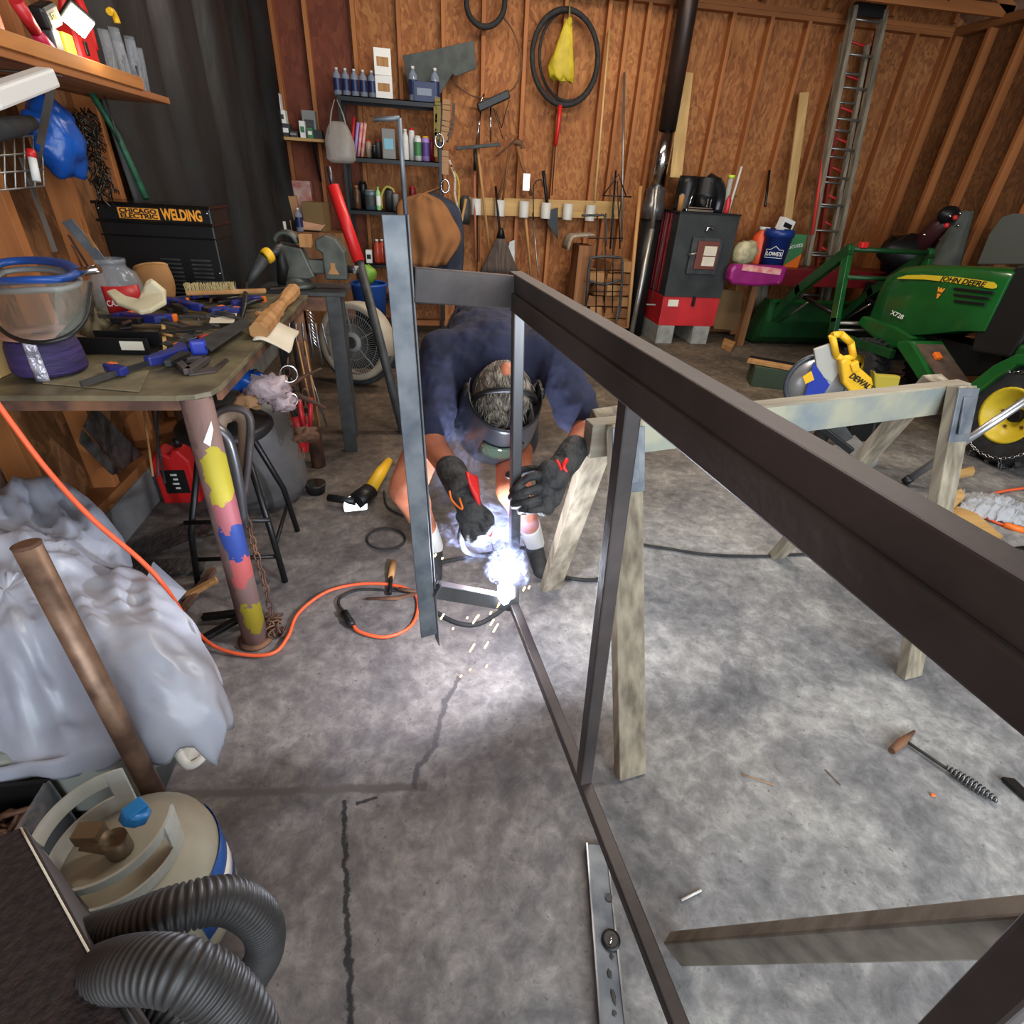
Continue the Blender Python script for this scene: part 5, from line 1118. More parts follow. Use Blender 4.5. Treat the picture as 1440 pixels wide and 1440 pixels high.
# straps, belts and coats right of the shelving
def strap(pts, wd, mt, label, name='strap', cat='strap', v=6.2, buckle=None):
    t = thing(name, label, cat); P = spline([W_(x, y, v) for x, y in pts], 4); b = B()
    for s, e in zip(P, P[1:]): b.beam(s, e, wd, .006, (0, 1, 0), ext=.004)
    b.done('webbing', mt, t)
    if buckle: B().tube([W_(buckle[0], buckle[1], v - .02) + V3((.04 * math.cos(a), 0, .055 * math.sin(a))) for a in [k * math.pi / 6 for k in range(12)]], .007, 6, loop=True).done('buckle', M['chrome'], t)
    return t
M['web'] = mat('olive_webbing', (132, 116, 64), .8); M['webt'] = mat('tan_webbing', (160, 124, 88), .8); M['webb'] = mat('brown_webbing', (92, 74, 62), .8)
strap([(615, 138), (616, 160), (614, 195)], .05, M['web'], 'olive webbing strap hanging nearest the shelving', buckle=(618, 198))
strap([(628, 140), (627, 170), (624, 200)], .07, M['webt'], 'wide tan webbing strap with a dark band at its top')
strap([(638, 145), (636, 175), (628, 200)], .03, M['webb'], 'narrow brown belt curving beside the tan strap')
strap([(626, 212), (626, 245)], .065, M['webt'], 'short tan strap end with a metal hook below', buckle=(626, 262))
strap([(612, 150), (613, 220)], .03, M['web'], 'thin olive strap behind the first strap')
strap([(632, 225), (640, 250), (640, 275), (650, 310)], .018, mat('rope_white', (190, 176, 160), .8), 'pale rope hanking down beside the coats', 'rope', 'rope')
strap([(634, 232), (645, 255), (645, 290)], .014, M['yelbag'], 'yellowish cord beside the pale rope', 'cord', 'cord')
def garment(pts, v, mt, label, nm='work_coat', folds=8, dep=.1):
    t = thing(nm, label, 'coat'); L_, R_ = [[V3(q) for q in spline([W_(x, y, v) for x, y in e], 5)] for e in pts]
    def at(P, s): f = s * (len(P) - 1); k = min(int(f), len(P) - 2); return P[k].lerp(P[k + 1], f - k)
    def g(u, w): q = at(L_, w).lerp(at(R_, w), u); q.y = v - dep * (math.sin(math.pi * u) ** .6) * (.6 + .4 * w) - .018 * math.sin(u * folds * 2.2 + w * 2) * (.3 + w) + .02 * NZ.noise(V3((u * 5, w * 6, v * 9))); return q
    B().tube([g(.5, 0), V3((rr, RF_, g(.5, 0).z + .06))], .006, 6).done('hanging_loop', mt, t); B().grid(g, 34, 20).done('cloth', mt, t, thick=.012); return t
garment((((596, 272), (606, 330), (608, 410)), ((612, 272), (644, 292), (652, 340), (648, 410))), 6.12, mat('navy_coat', (52, 58, 72), .9, c2=(40, 44, 56), ns=6), 'dark blue-grey coat hanging behind the brown one', folds=5)
garment((((590, 272), (558, 288), (568, 340), (580, 374)), ((600, 272), (622, 284), (636, 306), (648, 336), (628, 372))), 5.95, mat('brown_coat', (150, 100, 58), .85, c2=(132, 86, 48), ns=6, bump=.3), 'brown canvas work coat hanging at the end of the shelving')
# crutch-like folding tool rack with tools (bike rack head)
bkf = thing('bike_seat_post', 'old chrome bicycle fork and dark saddle bracket hanging on the wall', 'bicycle part')
B().beam(W_(672, 152, 6.5), W_(716, 132, 6.5), .07, .06, (0, 1, 0)).done('carrier', M['blackm'], bkf, bevel=.01)
for (x0, y0, x1, y1, r_, m_) in ((676, 156, 669, 210, .009, 'chrome'), (690, 150, 690, 200, .009, 'chrome'), (673, 150, 681, 132, .008, 'chrome'), (697, 155, 705, 180, .004, 'blackm'), (716, 140, 705, 180, .004, 'blackm'), (694, 152, 707, 195, .004, 'blackm')):
    B().tube([W_(x0, y0, 6.5), W_(x1, y1, 6.5)], r_, 8).done('rod', M[m_], bkf)
sc_ = thing('push_broom', 'dark push broom head with grey bar hanging across the wall tools', 'broom'); B().beam(W_(641, 209, 6.45), W_(704, 203, 6.45), .03, .05, (0, 1, 0)).done('bar', M['dgrey'], sc_, bevel=.004); B().tube([W_(668, 210, 6.45), W_(668, 240, 6.45)], .016).done('socket', M['blackm'], sc_)
# pvc tool holder
th = thing('tool_holder', 'board with six white plastic pipe rings holding tool handles on the back wall', 'tool rack')
a = W_(664, 290, 6.58); z = W_(840, 294, 6.58)
hb_ = (PV(700, 278, 6.58).z - PV(700, 303, 6.58).z)
B().beam(a + V3((-.05, 0, 0)), z + V3((.25, 0, 0)), .03, hb_, (0, 0, 1)).done('board', M['lumberx'], th)
for x in (670, 703, 737, 768, 799, 831):
    p = W_(x, 290, 6.5); B().lathe([(.052, -.075), (.052, .075), (.046, .075), (.046, -.075), (.052, -.075)], (p.x, 6.5, a.z + .0), caps=False, seg=20).done('ring', M['pvc'], th)
def tool(name, label, cat, x0, y0, x1, y1, r, mt, v0=6.5, v1=6.42, head=None):
    t = thing(name, label, cat); a = W_(x0, y0, v0); z = W_(x1, y1, v1); B().tube([a, z], r, 8).done('handle', mt, t)
    if head: head(t, a, z)
    return t
tool('long_handled_tool', 'reddish straight tool handle in the first ring', 'tool', 667, 232, 669, 366, .015, mat('red_handle', (160, 96, 70), .6))
tool('long_handled_tool', 'tan wooden tool handle slanting across the first ring', 'tool', 671, 205, 688, 350, .015, M['handle'])
tool('long_handled_tool', 'brown handle standing just behind the first ring', 'tool', 674, 240, 673, 368, .014, M['darkwood'], 6.55, 6.5)
def broomh(t, a, z):
    b = B(); c = z; rings = []
    for k in range(6):
        s = k / 5; w_ = .05 + .17 * s; rings.append([c + V3((w_ * math.cos(q * math.pi / 8), .05 * math.sin(q * math.pi / 8), .02 - .34 * s)) for q in range(16)])
    b.loft(rings); b.done('bristles', mat('corn_broom', (98, 84, 74), .9, c2=(70, 60, 54), ns=60, stretch=(1, 1, .08), bump=.6), t); B().lathe([(.05, 0), (.03, .08), (.018, .1)], c + V3((0, 0, .02))).done('collar', M['blackm'], t)
tool('broom', 'old grey bristle broom standing head down under the tool rack', 'broom', 697, 262, 704, 338, .013, M['blackm'], 6.5, 6.4, broomh)
def forkh(t, a, z):
    for k in (-1, 0, 1): B().tube(spline([a, a + V3((k * .06, 0, .08)), a + V3((k * .09, 0, .26))], 4), .007, 6).done('tine', M['blackm'], t)
tool('pickaxe', 'rusty pickaxe head with wooden handle propped above the tool rack', 'pickaxe', 727, 205, 747, 275, .02, M['darkwood'], 6.45, 6.5, lambda t, a, z: B().tube(spline([a + V3((-.2, 0, -.1)), a + V3((-.05, 0, .02)), a + V3((.04, 0, .02)), a + V3((.06, 0, -.02))], 4), [.01] * 5 + [.028] * 4 + [.02] * 4, 8).done('head', M['rust'], t))
tool('spade', 'dark garden spade with rounded yoke beside the pickaxe', 'spade', 720, 215, 700, 280, .014, M['darkwood'], 6.48, 6.5)
tool('garden_hoe', 'thin handle slanting right of the spade', 'hoe', 716, 212, 706, 290, .011, M['darkwood'], 6.44, 6.5)
tool('grabber', 'slim grey aluminium grabber stick slanting down to the floor under the rack', 'grabber', 749, 300, 757, 390, .009, M['alu'], 6.5, 6.2)
tool('long_handled_tool', 'brown bent handle right of the broom', 'tool', 738, 296, 747, 390, .016, M['handle'], 6.5, 6.35)
tool('axe', 'dark axe handle in the fourth ring', 'axe', 764, 240, 771, 300, .018, M['blackm'], 6.5, 6.5, lambda t, a, z: B().slab([z + V3((-.02, 0, .02)), z + V3((.1, 0, .06)), z + V3((.13, 0, -.25)), z + V3((.0, 0, -.1))], .02).done('guard', M['blackm'], t))
tool('iron_hook', 'thin black wire hook hanging between the third and fourth rings', 'hook', 750, 262, 750, 310, .006, M['blackm'], 6.44, 6.44, lambda t, a, z: B().tube(spline([a, a + V3((.03, 0, .05)), a + V3((.08, 0, .06)), a + V3((.1, 0, .0))], 4), .006, 6).done('hook', M['blackm'], t))
cartn(W_(739, 268, 6.48) - V3((0, 0, .0)), (.07, .05, .15), M['chrome'], 'small silvery spray head above the third ring', 'small_carton', 'carton')
b = B(); b.slab([W_(x, y, 6.52) for x, y in ((716, 340), (724, 337), (724, 378), (720, 378), (713, 355))], .02); b.done('grey_scoop', M['alu'], label='crumpled silvery sheet standing behind the broom', cat='metal sheet', bevel=.004)
tool('loppers', 'dark handled loppers standing left of the rack', 'loppers', 655, 280, 640, 360, .014, M['handle'], 6.35, 6.3, lambda t, a, z: B().tube([z, z + V3((.08, 0, -.3)), V3((z.x + .14, z.y, 0))], .014, 8).done('lower_handle', M['handle'], t))
B().lathe([(.05, 0), (.06, .1), (.055, .22), (.03, .26)], W_(654, 300, 6.4) - V3((0, 0, .1))).done('grey_tube', M['dgrey'], label='dark grey ribbed tube hanging left of the first ring', cat='tube')
# hoops and yellow bag
def hoop(name, label, x, y, rx, ry, r, mt, v=6.56, bm_=None, cat='bicycle tyre'):
    t = thing(name, label, cat); n = 40; c = W_(x, y, v); ex = W_(x + rx, y, v) - c; ey = W_(x, y - ry, v) - c
    B().tube([c + ex * math.cos(k * 2 * math.pi / n) + ey * math.sin(k * 2 * math.pi / n) for k in range(n)], r, 8, loop=True).done('ring', mt, t); return t
hoop('bicycle_tyre', 'large black bicycle tyre hanging around the yellow bag', 795, 83, 46, 70, .024, M['rubber'], 6.52)
hoop('bicycle_tyre', 'second thin tyre hanging just behind the large one', 799, 81, 40, 66, .014, M['rubber'], 6.57)
hoop('bicycle_tyre', 'small dark tyre cut off by the top edge of the photo', 683, 3, 27, 36, .024, M['rubber'], 6.52)
t = thing('wire_loop', 'wide loop of thin brown wire hanging from the small tyre', 'wire loop'); B().tube(spline([W_(x, y, 6.56) for x, y in ((705, 20), (722, 45), (733, 80), (730, 110), (715, 130), (690, 138), (665, 135), (640, 118), (632, 98))], 6), .007, 6).done('wire', M['rust'], t)
yb = thing('yellow_bag', 'yellow plastic bag knotted and hanging inside the large tyre', 'bag')
c = W_(800, 28, 6.38); P = [(800, 28, 4), (798, 40, 7), (795, 60, 11), (792, 80, 15), (789, 95, 19), (790, 108, 18), (792, 113, 15)]
b = B(); rings = []
for (x, y, hw) in P:
    cc = W_(x, y, 6.40); wv = (W_(x + hw, y, 6.40) - cc).length
    rings.append([cc + V3((wv * math.cos(q * math.pi / 10), .06 * (hw / 19) * math.sin(q * math.pi / 10) * (1 + .3 * math.sin(q * 2.5)), (.02 * math.sin(q * 2.2) if hw > 14 else 0))) for q in range(20)])
b.loft(rings); b.done('bag', M['yelbag'], yb); B().sph(W_(801, 31, 6.4), .035, (.8, .8, 1.1), nz=.3).done('knot', M['yelbag'], yb)
B().tube([W_(801, 0, 6.5), W_(801, 28, 6.42)], .008, 6).done('cord', M['web'], yb)
hr_ = thing('hack_saw', 'red handled tool hanging on the stud under the large tyre', 'tool'); B().tube([W_(788, 148, 6.5), W_(785, 178, 6.5), W_(781, 205, 6.5)], .02, 8).done('handle', M['red'], hr_); B().tube([W_(781, 205, 6.5), W_(776, 275, 6.5)], .006, 6).done('shaft', M['blackm'], hr_)
# sticks leaning on the wall
def stick(x0, y0, x1, y1, r, mt, label, name='rod', cat='rod', v0=6.55, v1=6.3): 
    t = thing(name, label, cat); B().tube([W_(x0, y0, v0), W_(x1, y1, v1)], r, 8).done('shaft', mt, t)
stick(857, 42, 836, 285, .011, M['lumber'], 'long pale thin wooden stick leaning left of the stovepipe', 'wooden_stick', 'stick')
stick(878, 102, 874, 340, .012, M['alu'], 'long grey metal rod tapering to a point beside the stovepipe', v1=6.2)
stick(901, 262, 882, 460, .02, M['handle'], 'knotted wooden pole standing left of the red stove', 'wooden_pole', 'pole', 6.0, 5.75)
stick(866, 240, 858, 350, .01, M['blackm'], 'dark thin rod behind the grey metal rod')
stick(913, 158, 909, 155, .006, M['chrome'], 'tiny bright eye hook on the stud', 'eye_hook', 'hook') if 0 else None
# metal chair frames / rack and firewood
ck = thing('steel_rack', 'grey tube rack with upright bars in front of the firewood', 'rack')
vv = 5.95
for pts in (((824, 430), (829, 372), (836, 362), (868, 362), (875, 372), (872, 430), (868, 448)), ((828, 395), (850, 400), (872, 394))):
    B().tube(spline([PV(x, y, vv) for x, y in pts], 4), .014, 8).done('frame', M['dgrey'], ck)
for x in (824, 870): q_ = PV(x, 430, vv); B().tube([q_, V3((q_.x, q_.y, 0))], .014, 8).done('foot', M['dgrey'], ck)
for x in (838, 850, 861): B().tube([PV(x + 2, 300, vv + .02), PV(x, 440, vv - .02)], .007, 6).done('bar', M['blackm'], ck)
for y in (335, 380, 410): B().tube([PV(828, y, vv), PV(876, y, vv)], .006, 6).done('cross_bar', M['blackm'], ck)
B().tube(spline([PV(818, 303, vv), PV(840, 303, vv), PV(851, 306, vv), PV(852, 345, vv)], 4), .011, 8).done('top_bar', M['dgrey'], ck)
cr_ = thing('wire_crate', 'thin black wire frame standing beside the metal rod', 'wire frame')
for pts in (((848, 275), (870, 245), (880, 275)), ((848, 275), (888, 277)), ((868, 255), (872, 350))): B().tube([PV(x, y, 6.3) for x, y in pts], .007, 6).done('wire', M['blackm'], cr_)
R.seed(21)
fz = .0
for r_ in range(7):
    for c_ in range(3):
        if r_ == 6 and c_ == 0: continue
        u0 = PV(838 + c_ * 17, 420, 6.2).x; L = .16 + R.random() * .05
        cc = V3((u0, 6.28 + R.uniform(-.03, .03), .06 + r_ * .118))
        b = B(); m = rot('Z', R.uniform(-12, 12)) @ rot('Y', R.uniform(-6, 6)); b.prism([(-L / 2, -.055), (L / 2, -.05), (L / 2 - .01, .05), (-L / 2 + .02, .055)], cc, m @ V3((1, 0, 0)), m @ V3((0, 0, 1)), .38)
        b.done('firewood_log', wood('log%d%d' % (r_, c_), (176 + R.randint(-16, 10), 122, 74), (120, 78, 44), 'x') if (r_ + c_) % 3 == 0 else M['darkwood'] if (r_ + c_) % 3 == 1 else M['handle'], bevel=.004, label=('left', 'middle', 'right')[c_] + ' split firewood log in the ' + ORD[r_] + ' row from the floor behind the rack', cat='firewood', group='split logs in the firewood stack')
nw = thing('newspaper', 'folded newspaper lying on top of the firewood stack', 'newspaper')
pts = [PV(x, y, 6.1) for x, y in ((799, 352), (805, 335), (818, 332), (837, 331))]
b = B(); b.grid(lambda u, v: spline(pts, 3)[int(u * 9)] + V3((0, .28 * v, .0)), 9, 4); b.done('sheets', mat('newsprint', (176, 160, 140), .9, c2=(120, 108, 96), ns=40, stretch=(1, 1, 3)), nw, thick=.02)
b = B(); b.box((PV(820, 350, 6.2).x, 6.22, PV(810, 345, 6.1).z / 2), (.16, .3, PV(810, 345, 6.1).z)); b.done('dark_box', M['darkwood'], bevel=.003, label='dark wooden box under the newspaper left of the firewood', cat='box')
# ---------------------------------------------------------------- stove
sv = thing('wood_stove', 'tall red and black outdoor wood stove on concrete blocks', 'stove')
x0, x1, y0, y1 = 2.60, 3.27, 5.95, 6.5
xm = (x0 + x1) / 2
b = B(); b.box((xm, (y0 + y1) / 2 + .004, .355), (x1 - x0, y1 - y0 - .01, .31)).done('base_panel', M['redm'], sv, bevel=.004)
B().box((xm + .004, y0 + .08, .915), (x1 - x0 - .0, .16, .81)).done('front_panel', mat('stove_black', (54, 56, 56), .6, .2, c2=(40, 42, 42), ns=5), sv, bevel=.004)
B().box((xm, (y0 + y1) / 2 + .08, .915), (x1 - x0 - .01, y1 - y0 - .16, .81)).done('jacket', M['dred'], sv, bevel=.004)
for k in range(5): B().box((x0 + .001, y0 + .2 + k * .075, .92), (.012, .012, .78)).done('rib', M['dred'], sv, bevel=.002)
B().box((xm, (y0 + y1) / 2, 1.325), (x1 - x0 + .02, y1 - y0 + .02, .015)).done('top', M['blackm'], sv, bevel=.003)
dr_ = B().box((xm + .02, y0 - .02, .93), (.34, .04, .36)).done('door', M['dgrey'], sv, bevel=.008)
B().box((xm + .03, y0 - .05, .94), (.24, .03, .27)).done('door_plate', mat('door_brown', (104, 52, 40), .5), dr_, bevel=.006)
for z in (.885, .985): B().box((xm + .055, y0 - .068, z), (.14, .004, .09)).done('notice', M['paper'], dr_)
B().tube([(xm - .17, y0 - .05, .94), (xm - .1, y0 - .08, .96)], .012).done('latch', M['alu'], dr_)
B().tube(arc_pts((xm + .02, y0 - .02, 1.17), .035, 20, 200, 8), .012, 8).done('hook', M['chrome'], sv)
B().box((x0 + .12, y0 - .005, .445), (.12, .004, .07)).done('maker_plate', M['paper'], sv)
B().box((xm + .02, y0 - .01, .47), (.03, .02, .1)).done('lower_latch', M['blackm'], sv)
for (bx, by) in ((x0 + .1, y0 + .14), (x1 - .14, y0 + .14), (x0 + .1, y1 - .14), (x1 - .14, y1 - .14)):
    B().box((bx, by, .1), (.2, .28, .2)).done('concrete_block', mat('block_grey', (150, 150, 142), .9, c2=(128, 128, 120), ns=12, bump=.4) if 'blk_' not in M else M['blk_'], bevel=.006, label='grey concrete block under the %s %s corner of the red stove' % ('front' if by < 6.2 else 'rear', 'left' if bx < xm else 'right'), cat='concrete block')
# things on the stove
tz = 1.334
bkp = thing('black_elbow_pipe', 'black stovepipe elbow standing on top of the red stove', 'stovepipe elbow')
c = V3((PV(985, 290, 6.15).x, 6.15, tz))
B().lathe([(.13, 0), (.13, .14), (.135, .15), (.13, .16), (.13, .3), (.125, .31)], c + V3((.03, 0, 0)), seg=26).done('upright', M['blackm'], bkp)
B().tube(spline([c + V3((.17, -.02, .0)), c + V3((.17, -.02, .12)), c + V3((.12, -.04, .22)), c + V3((.0, -.05, .27))], 4), .08, 18).done('elbow', mat('enamel_black', (28, 30, 34), .25), bkp)
bk2 = thing('black_stove_pot', 'black ribbed pipe section left of the elbow on the stove', 'stovepipe'); B().lathe([(.1, 0), (.11, .02), (.1, .04), (.105, .12), (.1, .25), (.09, .31)], c + V3((-.19, 0, 0)), seg=22).done('pipe', M['blackm'], bk2)
bk3 = thing('steel_tray', 'shiny steel rails lying flat at the front of the stove top', 'steel rail'); B().box((c.x - .08, 6.0, tz + .012), (.3, .06, .022)).box((c.x - .07, 6.01, tz + .035), (.27, .03, .014)).done('rails', M['chrome'], bk3, bevel=.002)
for k in range(2): B().tube([V3((c.x + .0 + k * .035, 6.0, tz + .045)), V3((c.x + .04 + k * .035, 6.1, tz + .32))], .005, 6).done('rod', M['alu'], label='thin bright rod leaning on the black elbow, ' + ('left' if k == 0 else 'right') + ' one', cat='rod')
B().tube([V3((c.x - .22, 5.97, tz)), V3((c.x - .17, 6.0, tz + .2))], .008, 8).done('rod', M['chrome'], label='bright rod leaning at the left front of the stove top', cat='rod')
can(V3((c.x - .28, 6.02, tz)), .03, .15, 'small_can', M['handle'], M['alu'], 'tan canister at the left front corner of the stove top')
bottle(V3((c.x + .215 + .02, 6.02, tz)), .028, .16, 'spray_bottle', M['redm'], M['redm'], 'red spray bottle on the stove'); bottle(V3((c.x + .24, 6.08, tz + .0)), .026, .34, 'tall_bottle', mat('clearb', (190, 190, 180), .2, alpha=.5), mat('lime2', (190, 220, 60), .4), 'tall bottle with a lime top on the stove', neck=1.1)
B().tube([V3((c.x + .3, 6.1, tz)), V3((c.x + .36, 6.15, tz + .42))], .012, 8).done('white_stick', M['white'], label='thin white stick standing at the right of the stove top', cat='stick')
gp = thing('ivy', 'small green leafy plant at the right rear of the stove top', 'plant'); b = B(); R.seed(9)
pc_ = V3((3.22, 6.3, tz))
for k in range(26):
    p = pc_ + V3((R.uniform(-.05, .09), R.uniform(-.08, .06), R.uniform(.02, .22))); a_ = R.uniform(0, 6); d1 = V3((math.cos(a_), math.sin(a_), R.uniform(-.3, .5))) * .035; d2 = V3((-math.sin(a_), math.cos(a_), .3)) * .02
    b.slab([p - d1, p + d2, p + d1, p - d2], .002)
b.done('leaves', mat('leaf_green', (58, 96, 46), .6), gp, kind='stuff'); B().lathe([(.04, 0), (.05, .06)], pc_).done('pot', M['blackm'], gp)
# stovepipe
sp_ = thing('stovepipe', 'long dark stovepipe rising from the stove out of the top of the photo', 'stovepipe')
su = 2.47; B().cyl((su, 6.35, 2.02), (su, 6.35, 4.0), .088, seg=26).done('upper_pipe', mat('brown_pipe', (62, 46, 40), .4, .5, c2=(50, 40, 36), ns=3), sp_)
B().cyl((su - .01, 6.35, 1.52), (su, 6.35, 2.03), .084, seg=26).done('shiny_section', M['chrome'], sp_, label='shiny galvanised section'); B().lathe([(.084, 0), (.1, -.03), (.1, -.14), (.12, -.16), (.12, -.3)], (su - .01, 6.35, 1.53), seg=26).done('lower_collar', M['steelbright'], sp_)
B().cyl((su - .01, 6.35, 0.0), (su - .01, 6.35, 1.25), .11, seg=20).done('lower_pipe', M['blackm'], sp_)
ms_ = thing('metal_pole', 'two-part silvery metal pole leaning against the left side of the stove', 'pole')
a, m_, z = PV(924, 262, 5.8), PV(917, 322, 5.8), PV(887, 470, 5.7); B().tube([a, m_], .022, 10).done('upper_tube', M['alu'], ms_); B().tube([m_, V3((z.x, z.y, .0))], .026, 10).done('lower_tube', M['alu'], ms_)
pk = thing('poker', 'thin iron ash rake leaning on the red side of the stove', 'poker'); a, z = PV(940, 300, 5.92), PV(915, 428, 5.85); B().tube([a, z], .006, 6).done('shaft', M['dgrey'], pk); B().beam(z + V3((-.05, 0, 0)), z + V3((.05, 0, 0)), .03, .012).done('head', M['alu'], pk)
# boards leaning right
def board(x0, y0, x1, y1, w, mt, label, v0=6.55, v1=6.35):
    a = W_(x0, y0, v0); z = W_(x1, y1, v1); B().beam(a, z, w, .02, (0, 1, 0)).done('board', mt, bevel=.002, label=label, cat='board')
board(1131, 130, 1102, 348, .1, M['lumber'], 'short pale pine board standing on the red bench')
board(966, 102, 950, 250, .13, M['lumber'], 'pale pine board standing right of the stovepipe')
rl_ = W_(1166, 160, 6.5)
stick(1166, 165, 1142, 330, .02, mat('red_rail', (196, 60, 44), .5), 'red painted pole leaning left of the ladder', 'red_pole', 'pole', 6.5, 6.25)
stick(1082, 240, 1076, 290, .014, M['blackm'], 'short black tube standing behind the blue bucket', 'black_tube', 'tube')
# ladder
ld = thing('extension_ladder', 'tall weathered aluminium extension ladder leaning on the back wall', 'ladder')
TL, TR = PV(1201, 8, 6.40), PV(1244, 14, 6.40)
BL, BR_ = PV(1136, 360, 6.36), PV(1183, 366, 6.36)
BL = TL + (BL - TL) * (TL.z / (TL.z - BL.z)); BR_ = BL + (TR - TL) * 1.08
for a, z in ((TL, BL), (TR, BR_)): B().beam(a, z, .045, .08, (0, 1, 0)).done('rail', M['greywood'], ld, bevel=.003)
a2, b2, a3, b3 = TL + V3((.04, .07, -.25)), TR + V3((-.02, .07, -.25)), BL + V3((.04, .07, .02)), BR_ + V3((-.02, .07, .02))
for a, z in ((a2, a3), (b2, b3)): B().beam(a, z, .035, .05, (0, 1, 0)).done('fly_rail', M['greywood'], ld, bevel=.002)
for k in range(12):
    t = .03 + k * .083; B().tube([TL.lerp(BL, t), TR.lerp(BR_, t)], .015, 8, flat=.8).done('rung', M['alu'], ld)
    if k: B().tube([a2.lerp(a3, t - .03), b2.lerp(b3, t - .03)], .013, 8).done('rung', M['alu'], ld)
hcap = B(); hcap.box((TL + TR) / 2 + V3((0, -.0, -.02)), (.32, .06, .1)); hcap.done('top_cap', M['black'], ld, bevel=.006, label='black top cap with a white oval'); B().lathe([(.07, 0), (.07, .002)], (TL + TR) / 2 + V3((.03, -.032, -.01)), (0, -1, 0), sc=(1, .4)).done('oval_mark', M['wht'], ld)
rl2 = thing('fiberglass_ladder', 'red side-railed ladder standing behind the aluminium ladder', 'ladder')
q = V3((0, .08, 0))
for a, z in ((TL + V3((.07, .10, -.12)), BL + V3((.1, .12, .8))), (TR + V3((.06, .10, -.12)), BR_ + V3((.08, .12, .0)))): B().beam(a, z, .03, .05, (0, 1, 0)).done('rail', mat('red_fiberglass', (130, 36, 28), .5), rl2)
for k in range(8): B().tube([(TL + V3((.07, .10, -.12))).lerp(BL + V3((.1, .12, .8)), .05 + k * .12), (TR + V3((.06, .10, -.12))).lerp(BR_ + V3((.08, .12, .0)), .05 + k * .09)], .012, 6).done('rung', M['redm'], rl2)
# red bench and what stands on it
rbz = .84
rbn = thing('red_bench', 'long dark red shelf bench along the back wall under the buckets', 'bench')
B().box((4.5, 6.1, rbz - .02), (1.8, .44, .04)).done('top', M['dred'], rbn, bevel=.003); B().box((4.5, 5.885, rbz - .1), (1.8, .03, .13)).done('apron', M['dred'], rbn)
for x in (3.64, 5.3): B().box((x, 5.96, (rbz - .04) / 2), (.08, .08, rbz - .04)).done('leg', M['darkwood'], rbn)
def RB(x, v=6.1): return V3((PV(x, 350, v).x, v, rbz + .001))
bu = thing('paint_bucket', 'dark blue five-gallon bucket with a white house-shaped mark on the red bench', 'bucket', loc=RB(1090, 6.06))
B().lathe([(.125, 0), (.145, .3), (.155, .3), (.155, .335), (.148, .37), (.14, .37)], seg=30, caps=False).done('pail', mat('bucket_blue', (26, 52, 118), .35), bu, thick=.004)
B().tube([(.15 * math.cos(a), .15 * math.sin(a), .34) for a in [math.pi * 2 * k / 20 for k in range(20)]], .006, 6, loop=True).done('rim', M['blue'], bu)
fr_ = V3((-.5, -.866, 0)); ux_ = V3((.866, -.5, 0))
fr_ = V3((-.52, -.854, 0)); ux_ = V3((.854, -.52, 0)); cf = fr_ * .143 + V3((0, 0, .15))
lg = [(-.085, -.05), (.085, -.05), (.085, .03), (.045, .03), (0, .065), (-.045, .03), (-.085, .03)]
B().tube([cf + ux_ * x + V3((0, 0, z)) + fr_ * (.006 - 2.2 * x * x) for x, z in lg], .0035, 6, loop=True).done('house_mark', M['wht'], bu)
text("LOWE'S", .052, cf + fr_ * .004 + V3((0, 0, -.012)), ux_, (0, 0, 1), M['wht'], bu, depth=.004, fit=.15, bold=.001)
gs = cartn(RB(1113, 6.12), (.2, .12, .33), M['grn'], 'green seed bag with an orange corner beside the blue bucket', 'seed_bag', 'bag'); B().slab([(-.1, -.062, .0), (.1, -.062, .0), (.1, -.062, .14)], .004).done('orange_corner', M['orange'], gs)
text('Scotts', .07, (0, -.063, .22), (1, 0, .2), (-.2, 0, 1), M['wht'], gs, fit=.16)
wb_ = cartn(RB(1100, 6.2) + V3((-.06, 0, .34)), (.17, .08, .13), M['wht'], 'white carton stuck in the top of the blue bucket', rz=.2, stripe=M['blk']); wb_.rotation_euler = (0, .25, .2)
bottle(RB(1068, 6.2), .1, .38, 'orange_jug', mat('orange_red', (226, 84, 44), .4), M['white'], 'large orange-red jug behind the blue bucket', 'jug', neck=.5)
t = thing('magenta_bag', 'magenta bag with a pink label slumping over the front of the red bench', 'bag')
B().prism([(-.33, -.09), (-.28, -.14), (0, -.15), (.3, -.12), (.32, .02), (.3, .06), (-.3, .06), (-.34, .0)], V3((PV(1065, 375, 5.85).x, 5.83, rbz - .02)), (1, 0, 0), (0, 0, 1), .12).done('sack', mat('magenta_film', (150, 32, 112), .4, c2=(130, 26, 96), ns=8), t, bevel=.03, seg=3)
B().box((PV(1068, 368, 5.8).x + .03, 5.765, rbz + .0), (.46, .004, .06), rot('Y', 4)).done('label', M['pink'], t)
t = thing('seed_packet', 'cream and green printed sack at the left end of the red bench', 'bag'); B().sph(RB(1048, 6.0) + V3((.0, 0, .13)), .13, (1.1, .7, 1.0), nz=.25).done('sack', mat('cream_print', (198, 186, 150), .6, c2=(110, 110, 70), ns=10), t)
B().tube([PV(1098, 380, 5.78), PV(1094, 398, 5.78)], .01).done('white_tie', M['white'], label='white tie hanging from the magenta bag', cat='tie')
# props leaning near the back right
cd_ = B().slab([PV(x, y, 6.35) for x, y in ((1005, 405), (1043, 410), (1040, 465), (1003, 462))], .02).done('cardboard_sheet', M['card2'] if 'card2' in M else mat('dim_card', (126, 96, 62), .8), label='brown cardboard sheet standing right of the stove', cat='cardboard')
for i, x in enumerate((1032, 1062, 1070)): B().beam(PV(x + 8, 385, 6.45), PV(x - 2, 470, 6.35), .07, .03, (0, 1, 0)).done('board', M['greywood'] if i else M['darkwood'], label='dark grey board standing under the red bench, %s' % ('leftmost', 'middle', 'rightmost')[i], cat='board')
